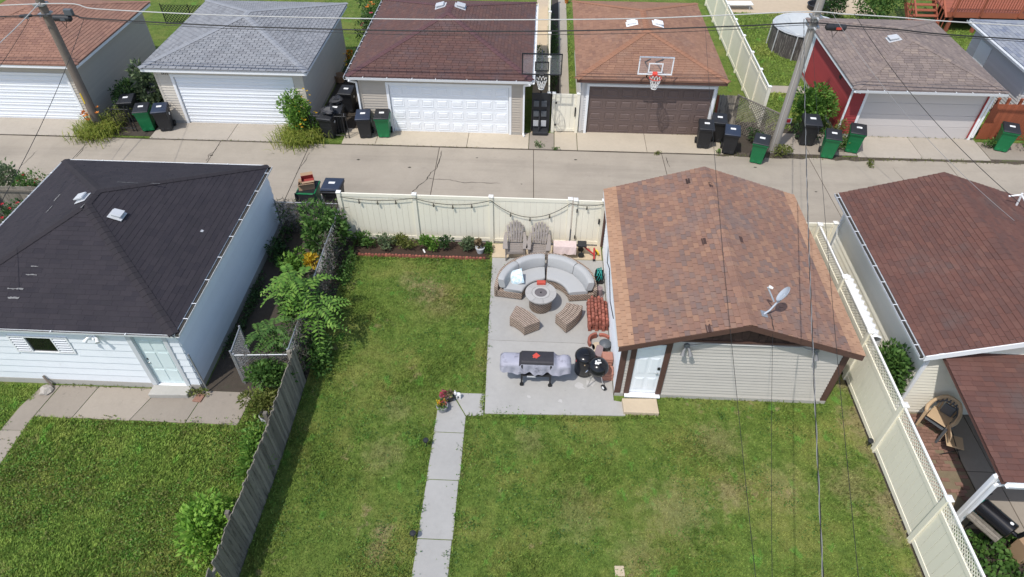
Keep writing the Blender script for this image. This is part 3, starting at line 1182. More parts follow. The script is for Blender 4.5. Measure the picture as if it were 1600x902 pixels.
# alley: slabs cut where the photograph shows joints
alley = tag(MB().box(-90, 90, 18.3, 23.5, -.28, -.012).build('alley', 'joint_soil', loc=(0, 21, 0)), kind='structure')
jx = [-90, -60, -45, -34, -27, G(125, 240).x, G(340, 235).x, G(483, 238).x, G(690, 236).x, G(838, 240).x, G(1040, 248).x, G(1276, 262).x, G(1500, 275).x, 23, 29, 38, 55, 90]
ylo, yhi = 18.32, 23.46
for a, b in zip(jx[:-1], jx[1:]):
    sk = -.12
    slab(alley, [(a + .012, ylo), (b - .012, ylo), (b - .012 + sk, yhi), (a + .012 + sk, yhi)], -.10, .006, 'alley_concrete', bevel=.006)
random.seed(11)
cr = MB()
for pts, w in ((([690, 236], [683, 262], [668, 277], [650, 296], [640, 308]), .035), (([668, 278], [700, 281], [730, 286], [782, 287]), .028), (([483, 238], [472, 258], [462, 272]), .025),
               (([344, 226], [330, 240], [322, 252]), .022), (([131, 231], [118, 247]), .022), (([1040, 246], [1047, 262]), .03), (([60, 235], [30, 262]), .02), (([1395, 262], [1425, 300]), .022)):
    q = []
    for (a, b) in zip(pts[:-1], pts[1:]):
        q += wander(G(*a), G(*b), 7, .035)
    m = ribbon(q, w, .0095)
    cr.add(m.v, m.f)
o = cr.build('crack', 'crack', alley)
o['kind'] = 'stuff'
# oil drips and tar specks
sp = MB()
for (px, py) in ((640, 262), (745, 247), (1275, 300), (560, 250), (900, 250), (1180, 262), (330, 243), (815, 288)):
    p = G(px, py); n = 9
    rr = random.uniform(.03, .09)
    v = [(p.x + math.cos(k / n * 6.283) * rr * random.uniform(.5, 1.2), p.y + math.sin(k / n * 6.283) * rr * .6 * random.uniform(.5, 1.2), .0092) for k in range(n)]
    sp.add(v, [tuple(range(n))])
sp.build('oil_spot', 'crack', alley)

# soil seam between alley and the far aprons
seam = MB()
random.seed(5)
for (xa, xb, w0) in ((-22, -13.6, .05), (-13.6, -10.6, .05), (-8.2, -.6, .05), (1.6, 7.2, .05), (7.2, 20.5, .28)):
    q = wander((xa, 23.49), (xb, 23.49), int((xb - xa) / .35), .02 if w0 < .1 else .07)
    m = ribbon(q, w0 * 1.3, .0085)
    seam.add(m.v, m.f)
seam.build('soil_seam', 'joint_soil', alley)['kind'] = 'stuff'


def apron(x0, x1, y0, y1, cuts, mt):
    ap = tag(MB().box(x0, x1, y0, y1, -.25, -.004).build('driveway', 'joint_soil', loc=((x0 + x1) / 2, y0, 0)), kind='structure')
    xs = [x0] + cuts + [x1]
    for a, b in zip(xs[:-1], xs[1:]):
        slab(ap, [(a + .008, y0 + .008), (b - .008, y0 + .008), (b - .008, y1), (a + .008, y1)], -.09, .028, mt)
    return ap


apron(-40, -19.1, 23.52, 24.95, [-33, -27, -24.4], 'apron_concrete')
apron(-16.2, -9.9, 23.52, 25.05, [-12.9], 'apron_concrete')
apron(-8.1, -.35, 23.52, 24.75, [-6.7, -2.9], 'cream_concrete')
apron(-.34, .7, 23.52, 24.8, [], 'old_concrete')
apron(.71, 1.65, 23.52, 25.0, [], 'cream_concrete')
apron(1.66, 7.6, 23.52, 25.0, [4.5], 'cream_concrete')
apron(10.0, 13.0, 23.7, 25.3, [11.1], 'old_concrete')
apron(13.02, 18.3, 23.6, 25.35, [15.6], 'apron_concrete')
apron(18.32, 26.0, 23.7, 25.0, [20.2, 23], 'old_concrete')

# patio and walkway
patio = tag(MB().prism([(-1.16, 10.34), (2.62, 10.40), (2.62, 10.92), (2.32, 10.95), (2.32, 16.72), (-1.38, 16.70)], -.2, -.004).build('patio', 'joint_soil', loc=(0, 13, 0)), kind='structure')
slab(patio, [(-1.15, 10.35), (2.60, 10.46), (2.60, 10.90), (2.32, 10.94), (2.32, 12.965), (-1.255, 12.965)], -.1, .035, 'patio_concrete')
slab(patio, [(-1.256, 12.975), (2.32, 12.975), (2.32, 16.69), (-1.37, 16.66)], -.1, .035, 'patio_concrete')
slab(patio, [(-1.39, 16.70), (2.30, 16.73), (2.30, 17.44), (-1.42, 17.40)], -.1, .028, 'tan_concrete')
random.seed(21)
for (px, py, rr) in ((875, 628, .07), (905, 605, .16), (922, 600, .13), (826, 621, .06), (858, 601, .06)):
    p = G(px, py); n = 11
    v = [(p.x + math.cos(k / n * 6.283) * rr * random.uniform(.5, 1.3), p.y + math.sin(k / n * 6.283) * rr * random.uniform(.4, 1.1), .0385) for k in range(n)]
    MB().add(v, [tuple(range(n))]).build('paint_mark', 'patch_concrete', patio)
walk = tag(MB().box(-2.42, -1.62, -6, 10.2, -.2, -.004).build('walkway', 'joint_soil', loc=(-2, 6, 0)), kind='structure')
ys = [-5.9, -4.2, -2.4, -.6, 1.2, 3.0, 4.9, 6.84, 8.35, 9.72]
for a, b in zip(ys[:-1], ys[1:]):
    slab(walk, [(-2.43, a + .01), (-1.615, a + .01), (-1.635, b - .01), (-2.42, b - .01)], -.1, .02, 'patio_concrete')
slab(walk, [(-2.43, 9.73), (-1.64, 9.73), (-1.645, 10.235), (-2.10, 10.98), (-2.42, 10.55)], -.1, .02, 'patio_concrete')
slab(walk, [(-1.625, 10.25), (-1.185, 10.30), (-1.20, 11.01), (-2.07, 11.0)], -.1, .02, 'patio_concrete')

# flower bed with mulch and scalloped edging bricks
bed = tag(MB().box(-6.12, -1.46, 16.60, 17.44, -.1, .03).build('flower_bed', 'mulch', loc=(-4, 17, 0)), kind='structure')
me_b = None
random.seed(8)
nb = 38
for i in range(nb):
    x = -5.85 + i * (4.32 / nb)
    if me_b is None:
        mm = MB()
        n = 9
        pf = [(-.054, 0), (.054, 0), (.054, .06)] + [(.054 * math.cos(a), .06 + .045 * math.sin(a)) for a in [k * math.pi / n for k in range(1, n)]] + [(-.054, .06)]
        v = [(a, -.03, b) for a, b in pf] + [(a, .03, b) for a, b in pf]
        k = len(pf)
        mm.add(v, [tuple(range(k)), tuple(range(2 * k - 1, k - 1, -1))] + [(j, k + j, k + (j + 1) % k, (j + 1) % k) for j in range(k)])
        me_b = bpy.data.meshes.new('edging_brick')
        me_b.from_pydata(mm.v, [], mm.f)
        me_b.materials.append(MAT['clay_red'])
    o = bpy.data.objects.new('edging_brick', me_b)
    o.parent = bed
    o.location = (x + 4, 16.57 + random.uniform(-.012, .012) - 17, 0.0 + random.uniform(-.01, .012))
    o.rotation_euler = (random.uniform(-.15, .15), 0, random.uniform(-.08, .08))
    COL.objects.link(o)

# neighbour's concrete path round the white garage
npath = tag(MB().prism([(-13.71, -5), (-13.10, -5), (-13.10, 9.66), (-7.5, 9.62), (-7.45, 11.0), (-13.3, 10.72), (-13.66, 9.9)], -.2, -.012).build('neighbour_path', 'joint_soil', loc=(-11, 10, 0)), kind='structure')
xs = [(-11.85, -12.05), (-10.15, -10.5), (-8.85, -9.0), (-7.5, -7.6)]
yb = 9.68
prev = (-12.92, -13.08)
for (xt, xb2) in xs:
    slab(npath, [(prev[1] + .01, yb + .02), (xb2 - .01, yb), (xt - .01, 10.74), (prev[0] + .01, 10.74)], -.1, .012, 'old_concrete')
    prev = (xt, xb2)
slab(npath, [(-13.70, 9.25), (-13.11, 9.25), (-13.09, 9.70), (-12.94, 10.73), (-13.42, 10.72), (-13.63, 9.95)], -.1, .012, 'old_concrete')
for k in range(8):
    y1 = 9.24 - k * 1.45
    slab(npath, [(-13.70, y1 - 1.43), (-13.11, y1 - 1.43), (-13.11, y1), (-13.70, y1)], -.1, .012, 'old_concrete')


# ================================================================== garages across the alley
def far_garage(label, x0, x1, yf, yb, ze, pitch, wallm, roofm, doorm, style, door, rows=4, cols=8, dh=2.13, over=.32, overf=None, n_single=0, trim='white_paint', gut=True, jitter=0.0, exp=.142, frame='white_paint', sidm=None, w=.305, spouts=(), name='garage', capmat=None, gap=.012):
    """x0..yb is the eave rectangle; walls stand in by the overhang"""
    overf = over if overf is None else overf
    wx0, wx1, wy0, wy1 = x0 + over, x1 - over, yf + overf, yb - over
    root = thing(name, label, 'garage', ((x0 + x1) / 2, wy0, 0))
    zt = ze - .06
    dr = (door[0] - .02, door[1] + .02, dh + .02)
    wall_box(root, wx0, wx1, wy0, wy1, 0, zt, wallm, dr)
    L = wx1 - wx0
    siding(root, (wx0, wy0), (wx1, wy0), .16, zt - .02, .115, wallm, (0, -1), holes=[(dr[0] - wx0 - .10, dr[1] - wx0 + .10, 0, dh + .12)], name='siding', t0=.036)
    siding(root, (wx1, wy0), (wx1, wy1), .16, zt - .02, .115, sidm or wallm, (1, 0), name='siding', t0=.036)
    siding(root, (wx0, wy1), (wx0, wy0), .16, zt - .02, .115, sidm or wallm, (-1, 0), name='siding', t0=.036)
    MB().box(wx0 - .035, wx0 + .07, wy0 - .035, wy0 - .002, .1, zt - .02).build('corner_board', wallm, root)
    MB().box(wx1 - .07, wx1 + .035, wy0 - .036, wy0 - .002, .1, zt - .02).build('corner_board', wallm, root)
    for q in ((wx0 - .03, dr[0] - .12, wy0 - .03, wy0 - .001), (dr[1] + .12, wx1 + .03, wy0 - .03, wy0 - .001), (wx1 + .001, wx1 + .03, wy0, wy1), (wx0 - .03, wx0 - .001, wy0, wy1)):
        MB().box(*q, -.05, .155).build('foundation', 'foundation', root)
    m = MB()
    m.box(dr[0] - .10, dr[0] + .005, wy0 - .045, wy0 + .10, .0, dh + .02); m.box(dr[1] - .005, dr[1] + .10, wy0 - .045, wy0 + .10, .0, dh + .02)
    m.box(dr[0] - .10, dr[1] + .10, wy0 - .047, wy0 + .10, dh + .021, dh + .12)
    m.build('door_frame', frame, root, bevel=.006)
    overhead_door(root, door[0], door[1], wy0 + .05, dh, doorm, style, rows, cols)
    # fascia and soffit
    f = .16
    m = MB()
    m.box(x0, x1, yf, yf + .025, ze - f, ze - .002); m.box(x0, x1, yb - .025, yb, ze - f, ze - .002)
    m.box(x0, x0 + .025, yf + .026, yb - .026, ze - f, ze - .003); m.box(x1 - .025, x1, yf + .026, yb - .026, ze - f, ze - .003)
    m.build('fascia', trim, root)
    MB().box(x0 + .03, x1 - .03, yf + .03, yb - .03, ze - f + .02, ze - f + .035).build('soffit', trim, root)
    roof, A, B, th = hip_roof(root, x0 - .02, x1 + .02, yf - .02, yb + .02, ze + .012, pitch, roofm, n_single, jitter=jitter, exp=exp, w=w, capmat=capmat, gap=gap)
    if gut:
        gutter(root, (x0 - .02, yf - .001, ze - .01), (x1 + .02, yf - .001, ze - .01), (0, -1), straps=7)
    return root, roof, A, B, th


N = {}
N[1] = far_garage('tan sided garage with rust brown hip roof behind the leaning wooden pole', -25.4, -18.62, 24.45, 31.2, 2.70, .30, 'tan_siding', 'shingle_rust', 'overhead_white', 'ribbed', (-24.5, -19.55), 7, gut=False, over=.36, dh=2.05, sidm='tan_siding', name='tan_garage')
N[2] = far_garage('beige garage with light grey hip roof and ribbed white door', -16.05, -9.3, 24.5, 31.7, 2.63, .25, 'beige_siding', 'shingle_grey', 'overhead_white', 'ribbed', (-14.98, -10.15), 7, over=.34, n_single=300, gut=False, dh=2.12, name='grey_roof_garage', capmat='cap_grey', gap=.028)
N[3] = far_garage('taupe sided garage with wine red hip roof and panelled white door', -7.62, -.30, 24.33, 32.4, 2.60, .31, 'taupe_siding', 'shingle_wine', 'overhead_white', 'panelled', (-6.07, -1.22), 4, 8, over=.36, overf=.28, dh=2.13, jitter=.8, name='wine_roof_garage', capmat='cap_wine')
N[4] = far_garage('grey sided garage with terracotta hip roof and dark brown panelled door', 1.48, 7.40, 24.58, 32.7, 2.60, .255, 'lightgrey_siding', 'shingle_terracotta', 'brown_door', 'panelled', (2.05, 7.0), 4, 8, over=.28, overf=.34, dh=2.13, trim='brown_trim', gut=False, jitter=.8, capmat='cap_terracotta', name='terracotta_roof_garage')
N[5] = far_garage('red sided garage with taupe hip roof and plain pale overhead door', 12.42, 18.25, 24.70, 31.7, 2.40, .28, 'red_siding', 'shingle_taupe', 'grey_door', 'flat', (13.25, 18.0), 4, over=.22, overf=.51, dh=2.1, jitter=.8, name='red_garage')
# roof vents
for k, pts in ((2, []), (3, [(685, 14), (716, 14)]), (4, [(992, 36), (1026, 30)]), (5, [(1398, 52)])):
    root, roof, A, B, th = N[k]
    for (px, py) in pts:
        # vents sit just below the ridge on the side slopes
        side = -1 if px < (703 if k == 3 else 1010 if k == 4 else 1500) else 1
        y = A.y + (1.0 if k != 5 else .3)
        x = A.x + side * (.42 if k == 3 else .55)
        z = A.z - abs(x - A.x) * math.tan(th)
        roof_vent(roof, (x, y, z), (side * math.sin(th), 0, math.cos(th)), (-side * math.cos(th), 0, math.sin(th)), 'white_paint' if k == 4 else 'vent_metal')
root4, roof4, A4, B4, th4 = N[4]
# house number plate on the grey-roofed garage
r2 = N[2][0]
MB().box(-15.42, -15.12, 24.5 + .34 - .036, 24.5 + .34 - .028, 2.22, 2.30).build('number_plate', 'tan_siding', r2)
for i, ch in enumerate((0, 1, 1, 0)):
    x = -15.40 + i * .072
    MB().box(x, x + .022, 24.5 + .34 - .041, 24.5 + .34 - .0365, 2.225, 2.295).build('number_digit', 'dark_metal', r2)
# downspouts
def downspout(root, pts, mt='white_paint', w=.07):
    m = MB()
    for a, b in zip(pts[:-1], pts[1:]):
        m.bar(a, b, w, w * .75, up=(0, 1, .01))
    return m.build('downspout', mt, root)
downspout(N[3][0], [(-7.55, 24.22, 2.46), (-7.34, 24.52, 2.25), (-7.34, 24.54, .12), (-7.38, 24.40, .05)])
downspout(N[3][0], [(-.36, 24.22, 2.46), (-.60, 24.52, 2.28), (-.60, 24.54, .12), (-.56, 24.40, .06)])
downspout(N[5][0], [(12.62, 24.64, 2.28), (12.55, 25.12, 2.12), (12.55, 25.14, .15)])
downspout(N[5][0], [(18.12, 24.64, 2.28), (18.16, 25.12, 2.12), (18.16, 25.14, .15)])
# gutter along the left eave of the wine roofed garage
gutter(N[3][0], (-7.641, 32.4, 2.59), (-7.641, 24.25, 2.59), (-1, 0), straps=16, muck='gutter_muck')
gutter(N[3][0], (-.279, 24.25, 2.59), (-.279, 32.4, 2.59), (1, 0), straps=16)
# small dark vent in the red wall
MB().box(12.42 + .22 - .035, 12.42 + .22 - .028, 26.6, 26.85, 1.85, 2.0).build('wall_vent', 'dark_metal', N[5][0])
MB().box(12.42 + .22 - .05, 12.42 + .22 - .027, 30.35, 31.3, .3, 2.25).build('side_door', 'white_door', N[5][0])

# grey sided garage at the right edge, only its near corner shows
g6 = thing('slate_roof_garage', 'grey sided garage with blue slate coloured roof beyond the red board fence', 'garage', (23, 26.5, 0))
wall_box(g6, 20.1, 26.3, 26.4, 31.2, 0, 2.5, 'lightgrey_siding')
siding(g6, (20.1, 31.2), (20.1, 26.4), .16, 2.48, .115, 'lightgrey_siding', (-1, 0), name='siding', t0=.036)
siding(g6, (20.1, 26.4), (26.3, 26.4), .16, 2.48, .115, 'lightgrey_siding', (0, -1), name='siding', t0=.036)
MB().box(20.055, 20.075, 29.5, 30.5, .1, 2.1).build('side_door', 'white_door', g6)
hip_roof(g6, 19.75, 26.65, 26.05, 31.5, 2.6, .3, 'shingle_slate')
gutter(g6, (19.74, 31.5, 2.585), (19.74, 26.05, 2.585), (-1, 0))
gutter(g6, (19.75, 26.04, 2.585), (26.65, 26.04, 2.585), (0, -1))

# ================================================================== white garage with the black roof (left)
g1 = thing('white_garage', 'white sided garage with low black hip roof beside the weedy side yard', 'garage', (-12.3, 10.81, 0))
X0, X1, Y0, Y1, ZE = -15.76, -8.90, 10.70, 18.2, 2.36
wx0, wx1, wy0, wy1 = -15.66, -8.97, 10.82, 18.08
wall_box(g1, wx0, wx1, wy0, wy1, 0, ZE - .05, 'white_siding', (-10.24, -9.30, 2.06))
WN = (-13.42, -11.93, 1.37, 1.92)
siding(g1, (wx0, wy0), (wx1, wy0), .2, ZE - .06, .262, 'white_siding', (0, -1), True, holes=[(-10.30 - wx0, -9.24 - wx0, 0, 2.12), (WN[0] - .05 - wx0, WN[1] + .05 - wx0, WN[2] - .05, WN[3] + .05)], t0=.028)
siding(g1, (wx1, wy0), (wx1, wy1), .2, ZE - .06, .262, 'white_siding', (1, 0), True, t0=.034)
for q in ((wx0, -10.26, wy0 - .035, wy0 - .002), (-9.28, wx1, wy0 - .035, wy0 - .002), (wx1 + .002, wx1 + .03, wy0, wy1)):
    MB().box(*q, -.05, .195).build('foundation', 'foundation', g1)
# door with frame, six panels, knob and pale sill
dr = MB().box(-10.16, -9.36, wy0 + .04, wy0 + .085, .16, 2.02).build('door', 'mint_door', g1)
for i, (za, zb) in enumerate(((.26, .72), (.82, 1.42), (1.52, 1.90))):
    for xa in (-10.07, -9.72):
        MB().box(xa, xa + .27, wy0 + .028, wy0 + .039, za, zb).build('door_panel', 'mint_door', dr, bevel=.006)
m = MB(); m.lathe([(.001, 0), (.03, .005), (.032, .02), (.02, .04), (.001, .045)], (0, 0, 0), 12)
kv = [(-10.09 + p[0], wy0 + .038 - p[2], 1.02 + p[1]) for p in m.v]
MB().add(kv, m.f).build('door_knob', 'chrome', dr)
MB().tube([(-10.09, wy0 + .04, 1.16), (-10.09, wy0 + .020, 1.16)], .028, 10).build('deadbolt', 'dark_metal', dr)
m = MB(); m.box(-10.30, -10.165, wy0 - .05, wy0 + .09, .13, 2.10); m.box(-9.355, -9.24, wy0 - .05, wy0 + .09, .13, 2.10); m.box(-10.30, -9.24, wy0 - .052, wy0 + .09, 2.101, 2.2)
m.build('door_frame', 'shutter_slat', g1, bevel=.006)
MB().box(-10.28, -9.25, wy0 - .09, wy0 + .08, .08, .13).build('door_sill', 'white_paint', g1, bevel=.006)
# jalousie window: clear centre, slatted sides
wn_ = MB()
a, b, z0, z1 = WN
for (p, q, r, s) in ((a - .04, b + .04, z0 - .045, z0), (a - .04, b + .04, z1, z1 + .045), (a - .045, a, z0, z1), (b, b + .045, z0, z1), (a + .36, a + .40, z0, z1), (b - .40, b - .36, z0, z1)):
    wn_.box(p, q, wy0 - .045, wy0 + .02, r, s)
win = wn_.build('window', 'white_paint', g1)
MB().box(a + .36, b - .36, wy0 - .012, wy0 - .004, z0, z1).build('pane', 'glass_dark', win)
MB().box(a, a + .36, wy0 - .012, wy0 - .004, z0, z1).build('pane', 'glass_dark', win)
MB().box(b - .36, b, wy0 - .012, wy0 - .004, z0, z1).build('pane', 'glass_dark', win)
for (p, q) in ((a + .005, a + .355), (b - .355, b - .005)):
    for i in range(6):
        z = z0 + .05 + i * (z1 - z0 - .06) / 5.6
        MB().obox(((p + q) / 2, wy0 - .032, z), q - p, .05, .008, rx=.7).build('louvre', 'shutter_slat', win)
fl = MB()
fl.tube([(-11.10, wy0 - .02, 2.10), (-11.10, wy0 - .07, 2.10)], .06, 12)
fb = fl.build('floodlight', 'white_paint', g1)
for s in (-1, 1):
    m = MB(); m.tube([(-11.10 + s * .04, wy0 - .06, 2.10), (-11.10 + s * .12, wy0 - .12, 2.08), (-11.10 + s * .17, wy0 - .22, 2.03)], [.03, .035, .06], 10)
    m.build('lamp_head', 'white_paint', fb, smooth=50)
m = MB(); m.tube([(-11.10, wy0 - .06, 2.06), (-11.10, wy0 - .12, 2.01)], [.05, .03], 10); m.build('sensor', 'white_paint', fb)
m = MB(); f = .15
m.box(X0, X1, Y0, Y0 + .025, ZE - f, ZE - .002); m.box(X0, X1, Y1 - .025, Y1, ZE - f, ZE - .002); m.box(X0, X0 + .025, Y0 + .026, Y1 - .026, ZE - f, ZE - .003); m.box(X1 - .025, X1, Y0 + .026, Y1 - .026, ZE - f, ZE - .003)
m.build('fascia', 'white_paint', g1)
roof1, A1, B1, th1 = hip_roof(g1, X0 - .02, X1 + .02, Y0 - .02, Y1 + .02, ZE + .012, .385, 'shingle_black', jitter=.9, gap=.003, capmat='cap_black', thick=.007)
gutter(g1, (X1 + .021, Y0 - .02, ZE), (X1 + .021, Y1 + .02, ZE), (1, 0), muck='gutter_muck', straps=9, w=.12)
gutter(g1, (X0, Y0 - .021, ZE - .012), (X1, Y0 - .021, ZE - .012), (0, -1), muck='gutter_muck', straps=3, w=.06, h=.06)
gutter(g1, (X0 - .021, Y1, ZE), (X0 - .021, Y0, ZE), (-1, 0), straps=6, w=.07)
gutter(g1, (X0, Y1 + .021, ZE), (X1, Y1 + .021, ZE), (0, 1), straps=3, w=.07)
t1 = math.tan(th1)
for (px, py) in ((130, 311), (183, 337)):
    for zz in np.linspace(2.4, 3.7, 60):
        p = G(px, py, zz)
        if A1.z - abs(p.x - A1.x) * t1 <= zz:
            break
    sd = -1 if p.x < A1.x else 1
    roof_vent(roof1, p, (sd * math.sin(th1), 0, math.cos(th1)), (-sd * math.cos(th1), 0, math.sin(th1)), 'vent_metal', .27)
# scuffs and bare strips where shingle edges have torn away
random.seed(4)
for (px, py, L, wd, face) in ((205, 287, .55, .035, 'b'), (243, 288, .28, .045, 'b'), (190, 286, .25, .03, 'b'), (90, 310, .34, .08, 'l'), (78, 328, .34, .04, 'l'), (132, 321, .28, .09, 'l'), (50, 430, .30, .04, 'f'), (25, 452, .42, .05, 'f'), (22, 466, .3, .06, 'f'), (316, 362, .09, .09, 'r'), (55, 417, .2, .03, 'f')):
    for zz in np.linspace(2.38, 3.8, 200):
        p = G(px, py, zz)
        h = {'f': p.y - Y0, 'b': Y1 - p.y, 'l': p.x - X0, 'r': X1 - p.x}[face] * t1 + ZE + .012
        if h <= zz: break
    along = Vector((1, 0, 0)) if face in 'fb' else Vector((0, 1, 0))
    inw = {'f': Vector((0, 1, t1)), 'b': Vector((0, -1, t1)), 'l': Vector((1, 0, t1)), 'r': Vector((-1, 0, t1))}[face].normalized()
    n = Vector((0, 0, 1)) - inw * inw.z
    n.normalize()
    k = 8
    top, bot = [], []
    for i in range(k + 1):
        s = (i / k - .5) * L
        top.append(p + along * s + inw * wd * random.uniform(.1, .6) + n * .026)
        bot.append(p + along * s - inw * wd * random.uniform(.1, .6) + n * .026)
    MB().add(top + bot, [(i, i + 1, k + 2 + i, k + 1 + i) for i in range(k)]).build('roof_scuff', 'vent_metal' if face in 'r' else 'scuff', roof1)

# ================================================================== brown roofed garage in the yard
g2 = thing('brown_garage', 'grey sided garage with brown gable roof and white door beside the patio', 'garage', (5.2, 11.16, 0))
X0, X1, Y0, Y1 = 2.19, 8.15, 10.86, 17.5
XR, ZE, ZR = 5.17, 2.33, 3.27
wx0, wx1, wy0, wy1 = 2.36, 8.0, 11.18, 17.2
m = MB()
t = .12
m.box(wx0, 2.72, wy0, wy0 + t, 0, 2.30); m.box(3.44, wx1, wy0, wy0 + t, 0, 2.30); m.box(2.72, 3.44, wy0, wy0 + t, 2.10, 2.30)
m.box(wx0, wx1, wy1 - t, wy1, 0, 2.3); m.box(wx0, wx0 + t, wy0 + t, wy1 - t, 0, 2.3); m.box(wx1 - t, wx1, wy0 + t, wy1 - t, 0, 2.3)
m.build('wall', 'grey_siding', g2)
zl = ZE - .01
for y in (wy0 + .01, wy1 - t + .01):
    MB().add([(X0 + .12, y, zl - .06), (X1 - .12, y, zl - .06), (XR, y, ZR - .08), (X0 + .12, y + .1, zl - .06), (X1 - .12, y + .1, zl - .06), (XR, y + .1, ZR - .08)], [(0, 1, 2), (5, 4, 3), (0, 3, 4, 1), (1, 4, 5, 2), (2, 5, 3, 0)]).build('gable_wall', 'gable_shake', g2)
# gable shakes
random.seed(31)
z = 2.30; row = 0
while z < 3.1:
    half = (ZR - .12 - z) / (ZR - ZE) * (XR - X0)
    x = XR - half + .02 + (.1 if row % 2 else 0)
    while x < XR + half - .12:
        wd = random.uniform(.14, .26)
        e = min(x + wd, XR + half - .02)
        MB().hexa([(x, wy0 - .025, z), (e - .008, wy0 - .025, z), (e - .008, wy0 + .008, z), (x, wy0 + .008, z), (x, wy0 - .008, z + .16), (e - .008, wy0 - .008, z + .16), (e - .008, wy0 + .008, z + .16), (x, wy0 + .008, z + .16)]).build('shake', 'gable_shake', g2)
        x = e
    z += .14; row += 1
# siding front, one board per course
siding(g2, (wx0 + .14, wy0), (wx1 - .14, wy0), .13, 2.28, .118, 'grey_siding', (0, -1), True, holes=[(2.62 - wx0 - .14, 3.54 - wx0 - .14, 0, 2.3)], t0=.034)
siding(g2, (wx0, wy1), (wx0, wy0), .13, 2.3, .118, 'white_siding', (-1, 0), False, name='siding', t0=.024)
for (a, b) in ((wx0 - .03, wx0 + .135), (wx1 - .135, wx1 + .03)):
    MB().box(a, b, wy0 - .045, wy0 - .001, .02, 2.30).build('corner_board', 'brown_trim', g2, bevel=.006)
MB().box(wx0 - .03, wx1 + .03, wy0 - .048, wy0 - .001, 2.29, 2.36).build('frieze_board', 'brown_trim', g2)
for q in ((3.50, wx1 + .02, wy0 - .05, wy0 - .001), (wx0 - .02, 2.60, wy0 - .05, wy0 - .001), (wx0 - .03, wx0 - .001, wy0, wy1), (wx1 + .001, wx1 + .03, wy0, wy1)):
    MB().box(*q, -.06, .125).build('foundation', 'foundation', g2)
# door ajar in brown frame
m = MB(); m.box(2.58, 2.72, wy0 - .06, wy0 + .10, .05, 2.16); m.box(3.44, 3.58, wy0 - .06, wy0 + .10, .05, 2.16); m.box(2.58, 3.58, wy0 - .062, wy0 + .10, 2.161, 2.28)
m.build('door_frame', 'brown_trim', g2, bevel=.006)
MB().box(2.60, 3.56, wy0 - .16, wy0 + .09, .08, .135).build('door_sill', 'white_paint', g2, bevel=.01)
dr = MB().box(2.725, 3.435, wy0 - .025, wy0 + .02, .18, 2.10).build('door', 'white_door', g2)
for (za, zb) in ((.32, .80), (.98, 1.60), (1.70, 1.98)):
    for xa in (2.81, 3.12):
        m = MB().box(xa, xa + .24, wy0 - .034, wy0 - .026, za, zb); m.box(xa + .03, xa + .21, wy0 - .042, wy0 - .0345, za + .03, zb - .03)
        m.build('door_panel', 'white_door', dr, bevel=.005)
MB().box(3.34, 3.41, wy0 - .06, wy0 - .026, 1.16, 1.25).build('keypad_lock', 'dark_metal', dr, bevel=.006)
MB().tube([(3.375, wy0 - .026, 1.03), (3.375, wy0 - .075, 1.03), (3.31, wy0 - .08, 1.02)], .015, 8).build('door_handle', 'chrome', dr)
# roof: gable
cz = ZR - ZE
thL = math.atan2(cz, XR - X0); thR = math.atan2(cz, X1 - XR)
m = MB()
dn = .012
m.add([(X0, Y0, ZE - dn), (XR, Y0, ZR - dn), (X1, Y0, ZE - dn), (X1, Y0, ZE - .10), (XR, Y0, ZR - .10), (X0, Y0, ZE - .10), (X0, Y1, ZE - dn), (XR, Y1, ZR - dn), (X1, Y1, ZE - dn), (X1, Y1, ZE - .10), (XR, Y1, ZR - .10), (X0, Y1, ZE - .10)],
      [(0, 1, 4, 5), (1, 2, 3, 4), (6, 11, 10, 7), (7, 10, 9, 8), (0, 6, 7, 1), (1, 7, 8, 2), (2, 8, 9, 3), (3, 9, 10, 4), (4, 10, 11, 5), (5, 11, 6, 0)])
roof2 = m.build('roof', 'brown_trim', g2)
LY = Y1 - Y0 + .04
pl = [(Vector((X0 - .02, Y1 + .02, ZE - .003)), Vector((0, -1, 0)), Vector((math.cos(thL), 0, math.sin(thL))), LY, (XR - X0 + .02) / math.cos(thL), lambda t: 0.0, lambda t: LY),
      (Vector((X1 + .02, Y0 - .02, ZE - .003)), Vector((0, 1, 0)), Vector((-math.cos(thR), 0, math.sin(thR))), LY, (X1 - XR + .02) / math.cos(thR), lambda t: 0.0, lambda t: LY)]
random.seed(77)
roof_planes(roof2, pl, 'shingle_brown', .135, .225, 300, 'shingle_tan', .40, jitter=.35, gap=.012, thick=.022)
random.seed(78)
# caps and the pale patches over the ridge
caps(roof2, [((XR, Y0 - .02, ZR), (XR, Y1 + .02, ZR), Vector((-math.cos(thL), 0, -math.sin(thL))), Vector((math.cos(thR), 0, -math.sin(thR))))], 'shingle_brown', .34, .19)
# missing tabs show the dark felt
for (px, py) in ((1110, 290), (1100, 378), (1157, 375), (1107, 514), (1075, 284)):
    for zz in np.linspace(2.35, 3.27, 200):
        p = G(px, py, zz)
        h = ZR - abs(p.x - XR) * (math.tan(thL) if p.x < XR else math.tan(thR))
        if h <= zz: break
    sd = -1 if p.x < XR else 1
    th_ = thL if sd < 0 else thR
    v = Vector((-sd * math.cos(th_), 0, math.sin(th_))); n = Vector((sd * math.sin(th_), 0, math.cos(th_)))
    u = Vector((0, 1, 0))
    q = [p + n * .0235 + u * a * .13 + v * b * .06 for a, b in ((-1, -1), (1, -1), (1, 1), (-1, 1))]
    MB().add(q, [(0, 1, 2, 3)]).build('missing_tab', 'gable_shake', roof2)
